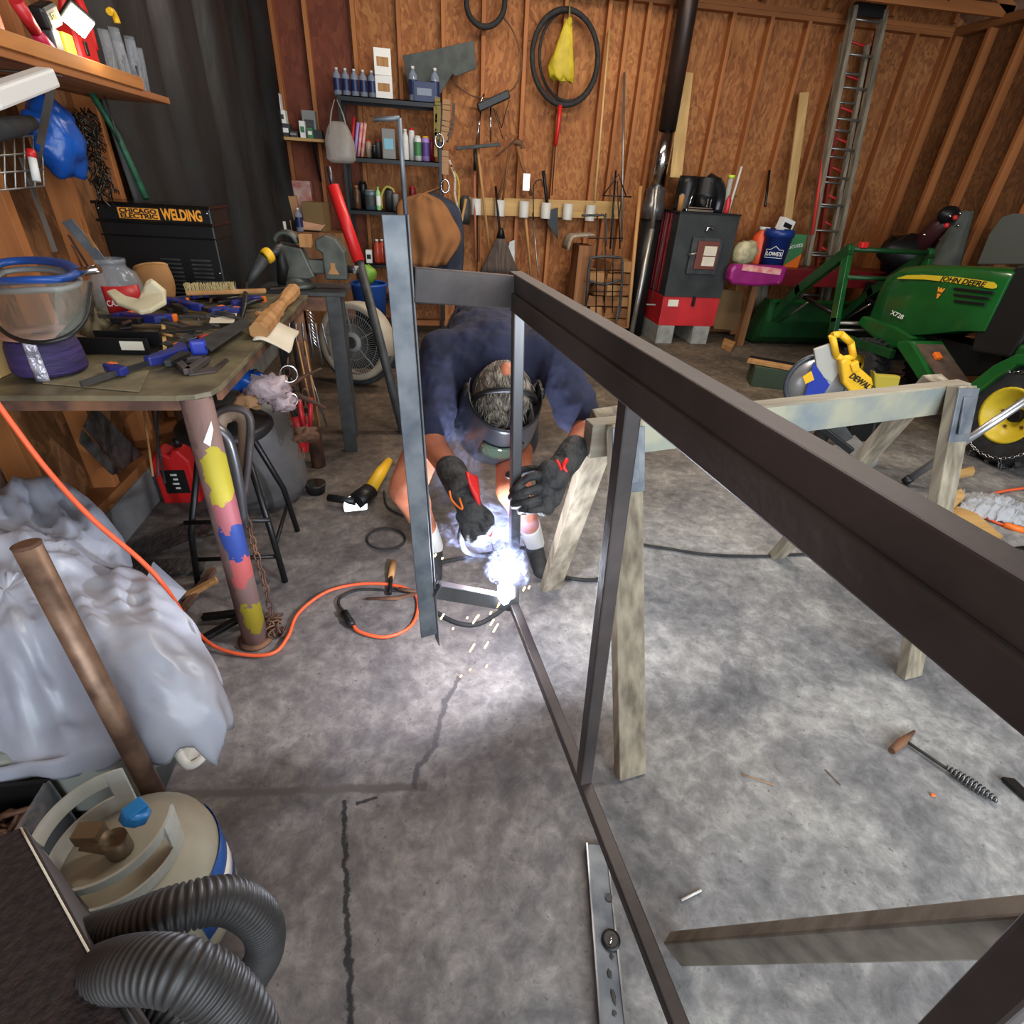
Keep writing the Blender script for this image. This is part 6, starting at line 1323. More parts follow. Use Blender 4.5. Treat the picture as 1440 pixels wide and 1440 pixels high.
# ---------------------------------------------------------------- garden tractor (nose towards the back wall)
def tyre(name, c, R_, w, parent, mt, lug=20, hub=.5):
    c = V3(c); b = B()
    prof = [(R_ * hub, -w / 2 + .01), (R_ * .82, -w / 2), (R_ * .95, -w * .42), (R_ * .985, -w * .2), (R_ * .985, w * .2), (R_ * .95, w * .42), (R_ * .82, w / 2), (R_ * hub, w / 2 - .01), (R_ * hub, -w / 2 + .01)]
    b.lathe(prof, c, (1, 0, 0), 44, caps=False)
    m = frame_of((1, 0, 0), (0, 1, 0))
    for k in range(lug):
        for s in (-1, 1):
            a = 2 * math.pi * (k + (.5 if s > 0 else 0)) / lug
            p = c + m @ V3((R_ * .99 * math.cos(a), R_ * .99 * math.sin(a), s * w * .24)); rad = m @ V3((math.cos(a), math.sin(a), 0)); tan = m @ V3((-math.sin(a), math.cos(a), 0))
            fr2 = M4((tan, V3((1, 0, 0)), rad)).transposed(); b.box(p, (.026, w * .42, .03), fr2 @ rot('Z', 28 * s))
    return b.done(name, mt, parent)
tr = thing('garden_tractor', 'green garden tractor with yellow wheels and a front loader at the right', 'tractor')
TX = 4.34                                            # centre line
rc_ = V3((3.95, 2.86, .36))
for s in (-1, 1):
    cx = TX + s * .40
    w_ = tyre('rear_tyre', (cx, 2.86, .345), .335, .26, tr, M['rubber'])
    B().lathe([(.175, .1 * s), (.185, .125 * s), (.17, .12 * s), (.155, .06 * s), (.06, .03 * s), (.02, .03 * s)], (cx, 2.86, .345), (1, 0, 0), 32, caps=False).done('wheel_rim', M['tyel'], w_, thick=.008)
    B().cyl((cx + s * .03, 2.86, .345), (cx + s * .07, 2.86, .345), .045).done('hub', M['blackm'], w_)
    for k in range(5): a = k * 1.2566; B().sph((cx + s * .055, 2.86 + .09 * math.cos(a), .345 + .09 * math.sin(a)), .011, u=8, v=5).done('wheel_bolt', M['rust'], w_)
    w_ = tyre('front_tyre', (TX + s * .36, 4.38, .235), .225, .19, tr, M['rubber'], 22, .42)
    B().lathe([(.1, .06 * s), (.11, .085 * s), (.09, .05 * s), (.02, .04 * s)], (TX + s * .36, 4.38, .235), (1, 0, 0), 24, caps=False).done('wheel_rim', M['tyel'], w_, thick=.006)
# tyre chains on the near wheel
def chainring(cx, rr, nm):
    pts = [V3((cx, 2.86 + rr * math.cos(a), .345 + rr * math.sin(a))) for a in [2 * math.pi * k / 48 for k in range(49)]]
    chain(pts, '', '', par=tr, r=.010, t=.0028, mt='chrome').name = nm
chainring(TX - .40 - .135, .285, 'tyre_chain')
for k in range(9):
    a = 2 * math.pi * k / 9 + .2; P = [V3((TX - .40 + x, 2.86 + rr * math.cos(a + x * .6), .345 + rr * math.sin(a + x * .6))) for x, rr in ((-.135, .285), (-.12, .345), (0, .365), (.12, .345), (.13, .29))]
    chain(P, '', '', par=tr, r=.013, t=.0032, mt='steelbright').name = 'cross_chain'
# hood: lofted sections from dash to nose
b = B(); secs = []
for y, zt, zb, hw, in ((3.52, 1.17, .74, .27), (3.70, 1.16, .70, .28), (4.0, 1.13, .60, .28), (4.3, 1.10, .52, .27), (4.52, 1.06, .48, .26), (4.66, .98, .47, .235), (4.71, .86, .48, .21)):
    s = []
    for t in range(13):
        a = math.pi * t / 12; cx = math.cos(a); sn = math.sin(a)
        s.append(V3((TX - hw * (abs(cx) ** .35) * (1 if cx > 0 else -1), y, zb + (zt - zb) * (.80 + .20 * sn ** .6))))
    s.append(V3((TX + hw * .97, y, zb))); s.append(V3((TX - hw * .97, y, zb))); secs.append(s)
b.loft(secs); hood = b.done('hood', M['green'], tr, bevel=.004)
hx = TX - .284
def HD(x, y): return PU(x, y, hx)
b = B(); b.slab([HD(x, y) for x, y in ((1262, 391), (1275, 387), (1300, 386.5), (1340, 389), (1380, 394), (1398, 397), (1402, 401), (1401, 405), (1396, 406), (1340, 397.5), (1300, 393), (1262, 391.8))], .004, (1, 0, 0)); b.done('side_stripe', M['tyel'], tr)
a_, z_ = HD(1322, 391.5), HD(1387, 400.5); d_ = (z_ - a_); text('JOHN DEERE', .05, (a_ + z_) / 2 - V3((.004, 0, 0)), d_, V3((0, 0, 1)), M['blk'], tr, fit=d_.length, bold=.001, shear=.25)
vc = HD(1322, 411); text('W', .055, vc - V3((.003, 0, -.008)), (0, -1, 0), (0, 0, 1), M['prt'], tr, 'hood_emblem', bold=.004); text('V', .06, vc - V3((.003, 0, .025)), (0, -1, 0), (0, 0, 1), M['prt'], tr, 'hood_emblem', bold=.004)
text('X728', .05, HD(1262, 443) - V3((.003, 0, 0)), (0, -1, -.1), (0, -.1, 1), M['wht'], tr, 'model_number', fit=.15, bold=.0005)
for k in range(3):
    a, z = HD(1342, 406 + k * 8.5), HD(1398 - k * 6, 412 + k * 8); B().beam(a - V3((.002, 0, 0)), z - V3((.002, 0, 0)), .012, .018, (0, 0, 1)).done('hood_vent', M['blackm'], tr, bevel=.003)
B().prism([(4.76, .52), (4.3, .40), (4.15, .46), (4.05, .56), (4.3, .60), (4.72, .60)], (TX, 0, 0), (0, 1, 0), (0, 0, 1), .56).done('nose_bumper', M['green'], tr, bevel=.02)
b = B(); b.prism([(3.6, .38), (4.5, .36), (4.5, .56), (3.4, .62), (3.3, .5)], (TX, 0, 0), (0, 1, 0), (0, 0, 1), .34); b.done('chassis', M['blackm'], tr)
b = B(); b.prism([(3.25, .62), (3.56, .58), (3.62, .82), (3.54, 1.19), (3.38, 1.22), (3.22, 1.12)], (TX, 0, 0), (0, 1, 0), (0, 0, 1), .5); b.done('dash_console', M['black'], tr, bevel=.02)
B().sph((TX - .2, 3.3, 1.14), .03, (1, 1, 1.2)).done('orange_knob', M['orange'], tr)
B().tube([(TX + .19 * math.cos(a), 3.2 + .13 * math.sin(a), 1.30 + .1 * math.sin(a)) for a in [2 * math.pi * k / 24 for k in range(24)]], .014, 8, loop=True).done('steering_wheel', M['blackm'], tr); B().tube([(TX, 3.35, 1.18), (TX, 3.2, 1.3)], .02).done('steering_column', M['blackm'], tr)
B().prism([(2.5, .72), (3.0, .72), (3.02, .84), (2.72, .88), (2.62, 1.3), (2.5, 1.3)], (TX, 0, 0), (0, 1, 0), (0, 0, 1), .48).done('seat', mat('seat_yellow', (206, 176, 40), .6), tr, bevel=.04, seg=3)
# footrest and fender
for s in (-1, 1):
    x = TX + s * .42
    B().prism([(3.92, .56), (3.80, .60), (3.62, .50), (3.42, .36), (3.28, .32), (3.16, .48), (3.08, .62), (2.98, .72), (2.82, .78), (2.4, .78), (2.4, .70), (2.78, .70), (2.94, .66), (3.02, .56), (3.12, .38), (3.24, .25), (3.44, .28), (3.7, .42), (3.9, .52)][::-1], (x, 0, 0), (0, 1, 0), (0, 0, 1), .3).done('fender', M['green'], tr, bevel=.012)
    b = B(); b.slab([V3((x - .12, 3.76, .578)), V3((x + .12, 3.76, .578)), V3((x + .12, 3.30, .335)), V3((x - .12, 3.30, .335))], .012); b.done('footrest', mat('muddy_mat', (96, 74, 60), .8, c2=(66, 56, 48), ns=10), tr)
    B().box((x - .03, 3.62, .53), (.05, .06, .03), rot('X', 30)).done('pedal', M['orange'], tr, bevel=.006)
B().box((TX, 2.85, .62), (.5, .8, .22)).done('rear_body', M['green'], tr, bevel=.03)
# loader
for s in (-1, 1):
    x = TX + s * .43
    P = [V3((x, 4.05, .42)), V3((x, 4.45, .52)), V3((x, 4.62, 1.08)), V3((x, 5.05, 1.12)), V3((x, 5.60, .62)), V3((x, 5.98, .25))]
    B().beam(P[0], V3((x, 4.85, .40)), .05, .07).done('loader_subframe', M['dgreen'], tr, bevel=.004)
    B().beam(V3((x, 4.82, .36)), V3((x, 4.86, .55)), .05, .08, (0, 1, 0)).done('loader_mast', M['dgreen'], tr, bevel=.004)
    B().beam(V3((x, 4.86, .52)), V3((x, 5.02, 1.14)), .05, .085, (0, 1, 0), ext=.03).done('loader_mast', M['green'], tr, bevel=.004)
    B().beam(V3((x + s * .0, 5.0, 1.12)), V3((x, 5.55, .68)), .055, .1, ext=.05).done('loader_arm', M['dgreen'], tr, bevel=.004)
    B().beam(V3((x, 5.53, .70)), V3((x, 5.96, .22)), .055, .09, ext=.05).done('loader_arm', M['dgreen'], tr, bevel=.004)
    B().tube([(x + s * -.06, 4.9, .55), (x - s * .06, 5.5, .62)], .022, 10).done('cylinder', M['blackm'], tr); B().tube([(x - s * .06, 5.4, .6), (x - s * .06, 5.8, .3)], .012, 8).done('piston', M['chrome'], tr)
for (y, z, r_) in ((5.02, 1.13, .022), (4.92, .9, .02), (4.86, .5, .018), (4.84, .44, .012)): B().cyl((TX - .43, y, z), (TX + .43, y, z), r_).done('loader_cross_tube', M['dgreen'] if z > .6 else M['alu'], tr)
B().box((TX - .3, 5.0, 1.17), (.07, .05, .05)).done('red_latch', M['red'], tr, bevel=.008)
bx0, bx1 = 3.83, 4.95
b = B(); b.grid(lambda u, v: V3((bx0 + (bx1 - bx0) * u, 5.90 + (.50 * v if v < .5 else .25 + .0) + (.12 * math.sin(v * math.pi)), .50 - .0 if 0 else .52 * (1 - v) + .03)), 2, 10)
b.bm.free(); b = B()
prof = [(5.86, .53), (5.84, .30), (5.88, .12), (5.98, .04), (6.26, .02)]
for (ya, za), (yb_, zb_) in zip(prof, prof[1:]): b.slab([(bx0, ya, za), (bx1, ya, za), (bx1, yb_, zb_), (bx0, yb_, zb_)], .012)
for x in (bx0, bx1): b.slab([(x, y, z) for y, z in prof] + [(x, 6.24, .08), (x, 5.98, .53)], .012, (1, 0, 0))
b.done('loader_bucket', M['dgreen'], tr)
B().box(((bx0 + bx1) / 2, 5.845, .52), (bx1 - bx0, .03, .03)).done('bucket_lip', M['green'], tr)
# ---------------------------------------------------------------- miter saw
ms = thing('miter_saw', 'yellow sliding miter saw standing on the floor behind the sawhorse', 'miter saw')
SV = 3.0
def SP(x, y, v=SV): return PV(x, y, v)
bc_ = SP(1148, 545, SV + .04)
q = SP(1150, 540); rad = .175
bc_ = SP(1148, 540, SV)
gA = V3((-.35, -1, .1)).normalized()
B().lathe([(rad * .2, .0), (rad * .97, .002), (rad * .97, .006), (rad * .2, .008)], bc_, gA, 40).done('blade', mat('saw_blade', (150, 150, 150), .35, .6), ms)
gm = frame_of(gA); gp_ = lambda r_, a, d=0: bc_ + gm @ V3((r_ * math.cos(a), r_ * math.sin(a), d))
b = B(); n = 24
def gpx(px, py, d=0): 
    p = SP(px, py); return p + gA * d
b.slab([gpx(1142, 490, .02), gpx(1165, 482, .02), gpx(1183, 500, .02), gpx(1178, 545, .02), gpx(1155, 530, .02), gpx(1146, 515, .02)], .03, gA); b.done('blade_guard', mat('guard_grey', (168, 166, 158), .5), ms, bevel=.008)
b = B(); b.tube([gp_(rad * 1.03, math.radians(a), .0) for a in range(0, 361, 12)][:-1], .016, 8, loop=True); b.done('lower_guard', mat('smoky_guard', (60, 64, 70), .2), ms)
b = B(); b.slab([gpx(1128, 560, .03), gpx(1142, 508, .03), gpx(1150, 520, .03), gpx(1174, 552, .03), gpx(1178, 566, .03), gpx(1150, 572, .03)], .008, gA); b.done('blade_label', mat('saw_label_blue', (34, 56, 150), .4), ms)
b = B(); b.slab([gpx(1126, 528, .04), gpx(1138, 520, .04), gpx(1142, 532, .04), gpx(1130, 538, .04)], .008, gA); b.done('yellow_label', M['yellow'], ms)
b = B(); b.slab([gpx(x, y, .05) for x, y in ((1174, 505), (1184, 500), (1200, 512), (1218, 528), (1222, 545), (1218, 552), (1190, 550), (1178, 535))], .1, gA); b.done('motor_body', M['yellow'], ms, bevel=.02, seg=3)
b = B()
for p_, q_ in (((1166, 470), (1172, 498)), ((1166, 470), (1178, 468)), ((1178, 468), (1192, 480)), ((1192, 480), (1196, 500)), ((1196, 500), (1180, 503)), ((1172, 498), (1184, 506))): b.tube([gpx(*p_, .05), gpx(*q_, .05)], .02, 8)
b.done('handle', M['yellow'], ms)
B().slab([gpx(x, y, .09) for x, y in ((1186, 508), (1198, 502), (1200, 517), (1190, 520))], .05, gA).done('motor_cap', M['yellow'], ms, bevel=.01)
B().cyl(gpx(1200, 515, .0), gpx(1210, 530, .0), .03).done('motor_end', M['black'], ms)
rp_ = gpx(1203, 533, .108); e1, e2 = gpx(1186, 520, .108), gpx(1219, 542, .108); text('DEWALT', .05, rp_, e2 - e1, V3((0, 0, 1)) + (e2 - e1).normalized() * .6, M['blk'], ms, fit=(e2 - e1).length * .9, bold=.001)
bsz = .1
base_c = V3((PZ(1175, 640, .08).x, PZ(1175, 640, .08).y, 0))
B().slab([PZ(1150, 640, .09), PZ(1200, 615, .09), PZ(1235, 650, .09), PZ(1205, 668, .09)], .05, (0, 0, 1)).done('base', M['grey'], ms, bevel=.01)
B().lathe([(.18, 0), (.18, .06), (.16, .07)], V3((base_c.x, base_c.y + .12, 0)), seg=30).done('turntable', M['alu'], ms)
B().slab([PZ(1190, 668, .06), PZ(1225, 655, .06), PZ(1215, 672, .03), PZ(1200, 676, .03)], .04, (0, 0, 1)).done('foot', M['yellow'], ms, bevel=.006)
B().beam(SP(1140, 590, 2.9), SP(1198, 635, 2.75), .03, .04).done('fence_rail', M['blackm'], ms, bevel=.004); B().beam(SP(1165, 585, 2.95), SP(1190, 620, 2.9), .025, .09).done('fence', M['dgrey'], ms, bevel=.004)
B().tube([V3((base_c.x, base_c.y + .2, .05)), SP(1185, 560, 3.05), SP(1195, 530, 3.05)], .05, 10).done('arm', M['dgrey'], ms)
t = thing('power_cord', 'thin black cord of the miter saw hanging down behind the sawhorse', 'power cord'); B().tube(spline([SP(1232, 590, 2.9), SP(1225, 615, 2.8), SP(1215, 640, 2.7), PZ(1212, 662, .01), PZ(1222, 690, .01), PZ(1260, 702, .01), PZ(1300, 712, .01)], 5), .006, 6).done('cord', M['rubber'], t)
yw = thing('yellow_wedge', 'dull yellow metal bracket lying behind the sawhorse beam', 'bracket'); B().slab([PV(x, y, 3.25) for x, y in ((1226, 520), (1232, 526), (1264, 528), (1260, 542), (1228, 546))], .05).done('plate', mat('mustard_paint', (176, 158, 54), .6), yw, bevel=.01); B().box((PV(1240, 540, 3.25).x, 3.3, .2), (.25, .15, .4)).done('block', M['blackm'], yw)
# ---------------------------------------------------------------- other things at the right
ap = thing('aluminium_tube', 'silvery aluminium tripod tube with a black foot slanting up to the right', 'tube')
a = PZ(1272, 678, .02); z = PV(1450, 558, 2.3); B().tube([a.lerp(z, .05), z], .022, 14).done('tube', M['alu3'] if 'alu3' in M else mat('satin_aluminium', (172, 174, 178), .3, .8), ap); B().tube([a, a.lerp(z, .06)], .026, 12).done('foot', M['black'], ap)
def scrap(px, t_, mt, label, dz=0, name='lumber_offcut'):
    P = [PZ(x, y, t_ / 2 + dz) for x, y in px]; B().slab(P, t_, (0, 0, 1)).done(name, mt, bevel=.002, label=label, cat='wood piece')
scrap(((1320, 706), (1372, 726), (1408, 758), (1372, 768), (1300, 720)), .038, M['lumberx'], 'pale plank with dark stripes lying right of the sawhorse leg')
scrap(((1336, 697), (1350, 690), (1356, 700), (1336, 718)), .035, M['lumber'], 'short wood block standing by the clear wrapping', .04)
scrap(((1325, 668), (1368, 658), (1370, 666), (1328, 676)), .03, M['lumberx'], 'thin pale wood strip behind the sawhorse leg')
scrap(((1018, 478), (1034, 484), (1028, 492), (1015, 486)), .05, M['handle'], 'small wood block on the floor right of the stove')
gb = thing('green_block', 'dark green box with a board on top near the miter saw', 'box'); p = PZ(1075, 540, 0)
B().box((p.x, p.y, .09), (.3, .25, .18), rot('Z', -20)).done('box', mat('dark_green_paint', (52, 66, 48), .6), gb, bevel=.004); B().box((p.x - .02, p.y - .05, .2), (.42, .09, .03), rot('Z', -38)).done('board', M['handle'], gb, bevel=.002); B().box((p.x + .03, p.y + .04, .202), (.4, .09, .025), rot('Z', -38)).done('dark_board', M['blackm'], gb, bevel=.002)
oc2 = thing('extension_cord', 'second orange cord lying on the floor at the right edge', 'extension cord')
B().tube(spline([PZ(1345, 702, .01), PZ(1375, 722, .01), PZ(1410, 738, .01), PZ(1450, 748, .01)], 5), .008, 8).done('cord', M['cord'], oc2); B().tube([PZ(1412, 738, .015), PZ(1440, 746, .015)], .018, 10).done('connector', M['orange'], oc2)
oc3 = thing('extension_cord', 'short visible run of orange cord beside the tractor wheel', 'extension cord'); B().tube(spline([PZ(1386, 697, .01), PZ(1415, 690, .01), PZ(1460, 684, .01)], 5), .008, 8).done('cord', M['cord'], oc3)
cw_ = thing('clear_wrapping', 'crumpled clear plastic wrapping on the floor at the right edge', 'plastic wrap')
def wrapf(u, v):
    p = PZ(1348 + 95 * u, 690 + 18 * u + 32 * v, .02); n = NZ.noise(V3((u * 9, v * 5, 1))); return V3((p.x + .03 * n, p.y, .012 + .07 * math.sin(math.pi * min(1, max(0, u))) * math.sin(math.pi * v) + .05 * abs(NZ.noise(V3((u * 22, v * 12, 4))))))
B().grid(wrapf, 40, 18).done('film', mat('clear_wrap', (206, 210, 216), .12, alpha=.45), cw_, thick=.002)
bl_ = thing('light_stand_foot', 'black rod with a round grey foot at the right edge', 'stand'); p = PZ(1436, 782, 0); B().lathe([(.05, 0), (.045, .03), (.02, .05)], p).done('foot', M['blackm'], bl_); B().cyl(p + V3((0, 0, .04)), p + V3((.03, 0, .5)), .012).done('rod', M['dgrey'], bl_)
bw = thing('black_bowl', 'grey pan with a black rim at the right edge beyond the steel rail', 'pan'); p = PZ(1448, 818, 0); B().lathe([(.07, 0), (.11, .04), (.115, .05), (.105, .05), (.07, .015)], p, caps=False, seg=26).done('pan', M['grey'], bw, thick=.003); B().tube([p + V3((.113 * math.cos(a), .113 * math.sin(a), .05)) for a in [2 * math.pi * k / 24 for k in range(24)]], .007, 6, loop=True).done('rim', M['black'], bw)
# things behind the tractor on the right wall side
cb_ = thing('covered_machine', 'dark machine with red and chrome parts behind the tractor hood', 'machine')
c = PV(1300, 345, 5.6)
B().sph(c + V3((-.1, 0, -.1)), .28, (1.4, .8, .7), nz=.3).done('body', M['blackm'], cb_); B().tube([PV(1290, 350, 5.5), PV(1320, 318, 5.4), PV(1345, 302, 5.3)], [.1, .09, .07], 12).done('neck', mat('dark_maroon', (60, 26, 28), .4), cb_)
B().sph(PV(1334, 302, 5.3), .09, (1.2, .8, .9)).done('head', M['blackm'], cb_)
for x, y, m_ in ((1331, 317, 'redm'), (1343, 306, 'redm'), (1347, 317, 'chrome'), (1336, 304, 'chrome'), (1350, 300, 'chrome'), (1300, 330, 'chrome')): B().sph(PV(x, y, 5.18), .024 if m_ == 'redm' else .014).done('knob', M[m_], cb_)
B().box((c.x - .1, 5.6, .38), (.5, .4, .76)).done('pedestal', M['blackm'], cb_)
gc_ = thing('grey_cover', 'grey-green cloth draped over something behind the tractor', 'cover')
b = B(); rings = []
for k in range(7):
    s = k / 6; rings.append([PV(1358, 300, 5.25) + V3(((.06 + .22 * s) * math.cos(q * math.pi / 12) * (1 + .1 * math.sin(q * 3)), (.06 + .2 * s) * math.sin(q * math.pi / 12) * (1 + .15 * math.cos(q * 4)), -(1.15) * s + .02)) for q in range(24)])
b.loft(rings); b.done('cloth', mat('grey_green_cloth', (88, 92, 84), .9, c2=(70, 72, 66), ns=5), gc_)
gs_ = thing('leaning_board', 'tall grey-green rounded panel leaning by the right wall', 'panel')
B().slab([PU(x, y, 5.2) for x, y in ((1375, 372), (1392, 330), (1410, 305), (1425, 300), (1450, 302), (1460, 372))], .03).done('panel', mat('grey_green_panel', (92, 96, 90), .8), gs_, bevel=.01)
# ---------------------------------------------------------------- small things on the floor
ch_h = thing('chipping_hammer', 'chipping hammer with a coiled spring handle on the floor at the right', 'hammer')
a, m1, z = PZ(1274, 1042, .012), PZ(1330, 1080, .014), PZ(1402, 1128, .014)
hd0, hd1 = PZ(1254, 1056, .012), PZ(1286, 1028, .012)
B().tube([hd0, hd0.lerp(hd1, .45), hd1], [.011, .014, .004], 8).done('head', M['rust'], ch_h); B().tube([a, m1, z], .005, 8).done('shaft', M['dgrey'], ch_h)
pts = []; d = (z - m1); mm = frame_of(d)
for k in range(13 * 10):
    t = k / 129; r_ = .006 + .010 * math.sin(math.pi * t) ** .8; pts.append(m1 + d * t + mm @ V3((r_ * math.cos(k * .628), r_ * math.sin(k * .628), 0)) + V3((0, 0, .004)))
B().tube(pts, .0022, 6).done('spring_grip', M['steelbright'], ch_h)
for i, (x0, y0, x1, y1, m_, lab) in enumerate(((958, 1266, 986, 1252, 'white', 'short white electrode stub lying in front of the grey beam'), (1042, 1088, 1088, 1104, 'handle', 'thin pale splinter lying on the floor in the middle right'), (1160, 1082, 1182, 1104, 'rust', 'thin rusty wire on the floor left of the chipping hammer'))):
    B().tube([PZ(x0, y0, .004), PZ(x1, y1, .004)], .003 if i == 0 else .0015, 6).done('electrode_stub' if i == 0 else 'splinter' if i == 1 else 'wire', M[m_], label=lab, cat=('electrode', 'splinter', 'wire')[i])
B().sph(PZ(1312, 1118, .004), .006, (1.3, 1, .6)).done('wood_chip', M['orange'], label='tiny tan chip on the floor below the chipping hammer', cat='chip')
b = B(); b.slab([PZ(x, y, .012) for x, y in ((1408, 1094), (1425, 1096), (1450, 1120), (1445, 1128))], .012, (0, 0, 1)); b.done('black_strip', M['black'], label='black strip cut off by the right edge near the hammer', cat='strip')
lv = thing('spirit_level', 'long grey spirit level lying on the floor under the bottom rail', 'spirit level')
a0, a1 = PZ(838, 1190, .012), PZ(862, 1460, .012); d = (a1 - a0); 
B().beam(a0, a1, .054, .024).done('body', M['angle'], lv, bevel=.003)
s_ = frame_of(d).col[0]
for sg in (-1, 1): B().beam(a0 + s_ * sg * .026 + V3((0, 0, .003)), a1 + s_ * sg * .026 + V3((0, 0, .003)), .004, .026).done('edge', M['steelbright'], lv)
vc_ = PZ(859, 1322, .026); B().lathe([(.022, 0), (.022, .003), (.014, .0035)], vc_, seg=24).done('vial_ring', M['black'], lv); B().cyl(vc_ + V3((-.006, -.008, .005)), vc_ + V3((.006, .008, .005)), .0025).done('vial', M['chrome'], lv)
B().lathe([(.009, 0), (.009, .002)], PZ(856, 1262, .026), seg=14).done('hang_hole', M['black'], lv)
text('Fino', .03, PZ(862, 1390, .0262), (0, -1, 0), (1, 0, 0), M['dgrey'], lv) if 0 else [B().sph(PZ(x, y, .0245), .006, (.8, e, .3), nz=.5).done('ink_smudge', M['dgrey'], lv) for x, y, e in ((860, 1345, 1.0), (857, 1370, 1.6), (863, 1402, 2.2), (864, 1425, .9))]
# ---------------------------------------------------------------- the welder
def soft(b, name, mt, parent, vox=.01, it=6, fac=.6, **k):
    o = b.done(name, mt, parent, **k)
    md = o.modifiers.new('skin', 'REMESH'); md.mode = 'VOXEL'; md.voxel_size = vox; md.use_smooth_shade = True
    md = o.modifiers.new('soft', 'SMOOTH'); md.iterations = it; md.factor = fac
    return o
def capsule(b, a, z, r0, r1, flat=1.0, seg=14, up=(0, 0, 1), n=5):
    a, z = V3(a), V3(z); d = z - a; L = d.length; dn = d / L; pts = []; rr = []
    for k in range(4): t = k / 4; pts.append(a - dn * r0 * math.cos(t * math.pi / 2)); rr.append(max(.0004, r0 * math.sin(t * math.pi / 2)))
    for k in range(n + 1): t = k / n; pts.append(a + d * t); rr.append(r0 + (r1 - r0) * t)
    for k in range(1, 5): t = k / 4; pts.append(z + dn * r1 * math.sin(t * math.pi / 2)); rr.append(max(.0004, r1 * math.cos(t * math.pi / 2)))
    return b.tube(pts, rr, seg, flat=flat, up=up)
def on_upright(py):
    best = (1e9, Bp)
    for k in range(0, 260):
        q = Bp + FU * (k * .004); c = CW.transposed() @ (q - V3((0, 0, H))); e = abs(720 + F * c.y / c.z - py)
        if e < best[0]: best = (e, q, c.z)
    return best[1], best[2]
gq, gd = on_upright(690)
arc = PV(711, 838, 1.19)
wd = thing('person', 'person in a navy t-shirt and black gloves bending over the frame to weld', 'person')
HC = PD(707, 556, gd + .23)
fwd_ = (arc - HC).normalized(); rgt = V3((1, .05, 0)).normalized(); crn = (rgt.cross(fwd_)); crn = crn if crn.y < 0 else -crn; crn.normalize(); rgt = fwd_.cross(crn).normalized(); rgt = rgt if rgt.x > 0 else -rgt
nk = PD(698, 500, gd + .34)
shL, shR = PD(622, 500, gd + .33), PD(778, 492, gd + .33)
hip = PD(697, 432, gd + .86); hip.z = min(hip.z, .98)
elL, wrL = PD(607, 622, gd + .30), PD(640, 672, gd + .10)
elR, wrR = PD(822, 608, gd + .27), PD(800, 652, gd + .05)
footL, footR = PZ(610, 792), PZ(752, 786)
knL = PD(572, 688, 1.72); knR = PD(722, 690, 1.76)
hipL, hipR = hip + V3((-.10, 0, -.03)), hip + V3((.10, 0, -.03))
HM = M4((rgt, fwd_, crn)).transposed()
b = B()
b.sph(HC, 1, (.078, .096, .108), m=HM)                                   # skull
b.sph(HC + fwd_ * .03 - crn * .06, 1, (.06, .07, .07), m=HM)              # jaw
b.sph(HC + fwd_ * .105 - crn * .02, 1, (.013, .02, .024), m=HM)           # nose
for s in (-1, 1): b.sph(HC + rgt * s * .08 - crn * .01, 1, (.012, .022, .032), m=HM)
capsule(b, HC - crn * .07 - fwd_ * .02, nk, .055, .065)
capsule(b, nk, hip, .075, .10)
for s_, e_, w_ in ((shL, elL, wrL), (shR, elR, wrR)): capsule(b, nk.lerp(s_, .3), s_, .06, .05); capsule(b, s_, e_, .055, .045); capsule(b, e_, w_, .046, .032)
for h_, k_, f_ in ((hipL, knL, footL), (hipR, knR, footR)):
    an = f_ + V3((0, .03, .1)); capsule(b, h_, k_, .085, .06); capsule(b, k_, an, .058, .036); b.sph(k_.lerp(an, .3) + V3((0, .025, 0)), .055, (1, 1, 1.6))
soft(b, 'body', M['skin'], wd, .008, 5)
# eyes, behind the mask
b = B()
for s in (-1, 1): b.sph(HC + fwd_ * .088 + rgt * s * .03 + crn * .005, .012)
b.done('eyes', M['white'], wd)
# hair
M['hair'] = mat('grey_hair', (150, 140, 126), .7, c2=(84, 76, 68), ns=34, stretch=(1.6, .5, 1), bump=1.0, bs=90, mixlo=.38, mixhi=.62)
b = B(); n1, n2 = 34, 16; rings = []
for j in range(1, n2):
    a = math.pi * .60 * j / n2; row = []
    for k in range(n1):
        t = 2 * math.pi * k / n1; q = V3((math.sin(a) * math.cos(t) * .086, math.sin(a) * math.sin(t) * .106, math.cos(a) * .113))
        q *= 1 + .045 * NZ.noise(V3((q.x * 90, q.y * 26, q.z * 40))); row.append(HC + HM @ q)
    rings.append(row)
b.loft(rings); b.done('hair', M['hair'], wd)
R.seed(31); b = B()
for k in range(260):
    a = R.uniform(.12, 1.75); t = R.uniform(0, 6.283); q = V3((math.sin(a) * math.cos(t) * .087, math.sin(a) * math.sin(t) * .107, math.cos(a) * .114)); p = HC + HM @ q; d = HM @ V3((R.uniform(-.4, .4), .7, R.uniform(-.5, .1))); d.normalize(); o_ = (p - HC).normalized() * .003
    b.tube([p, p + d * .016 + o_, p + d * .034 + o_ * .6], [.0016, .0013, .0005], 4)
b.done('hair_strands', M['hair'], wd, kind='stuff')
b = B(); b.sph(HC + HM @ V3((.0, -.034, .0925)), 1, (.026, .034, .020), m=HM); b.done('scalp', M['skin'], wd)
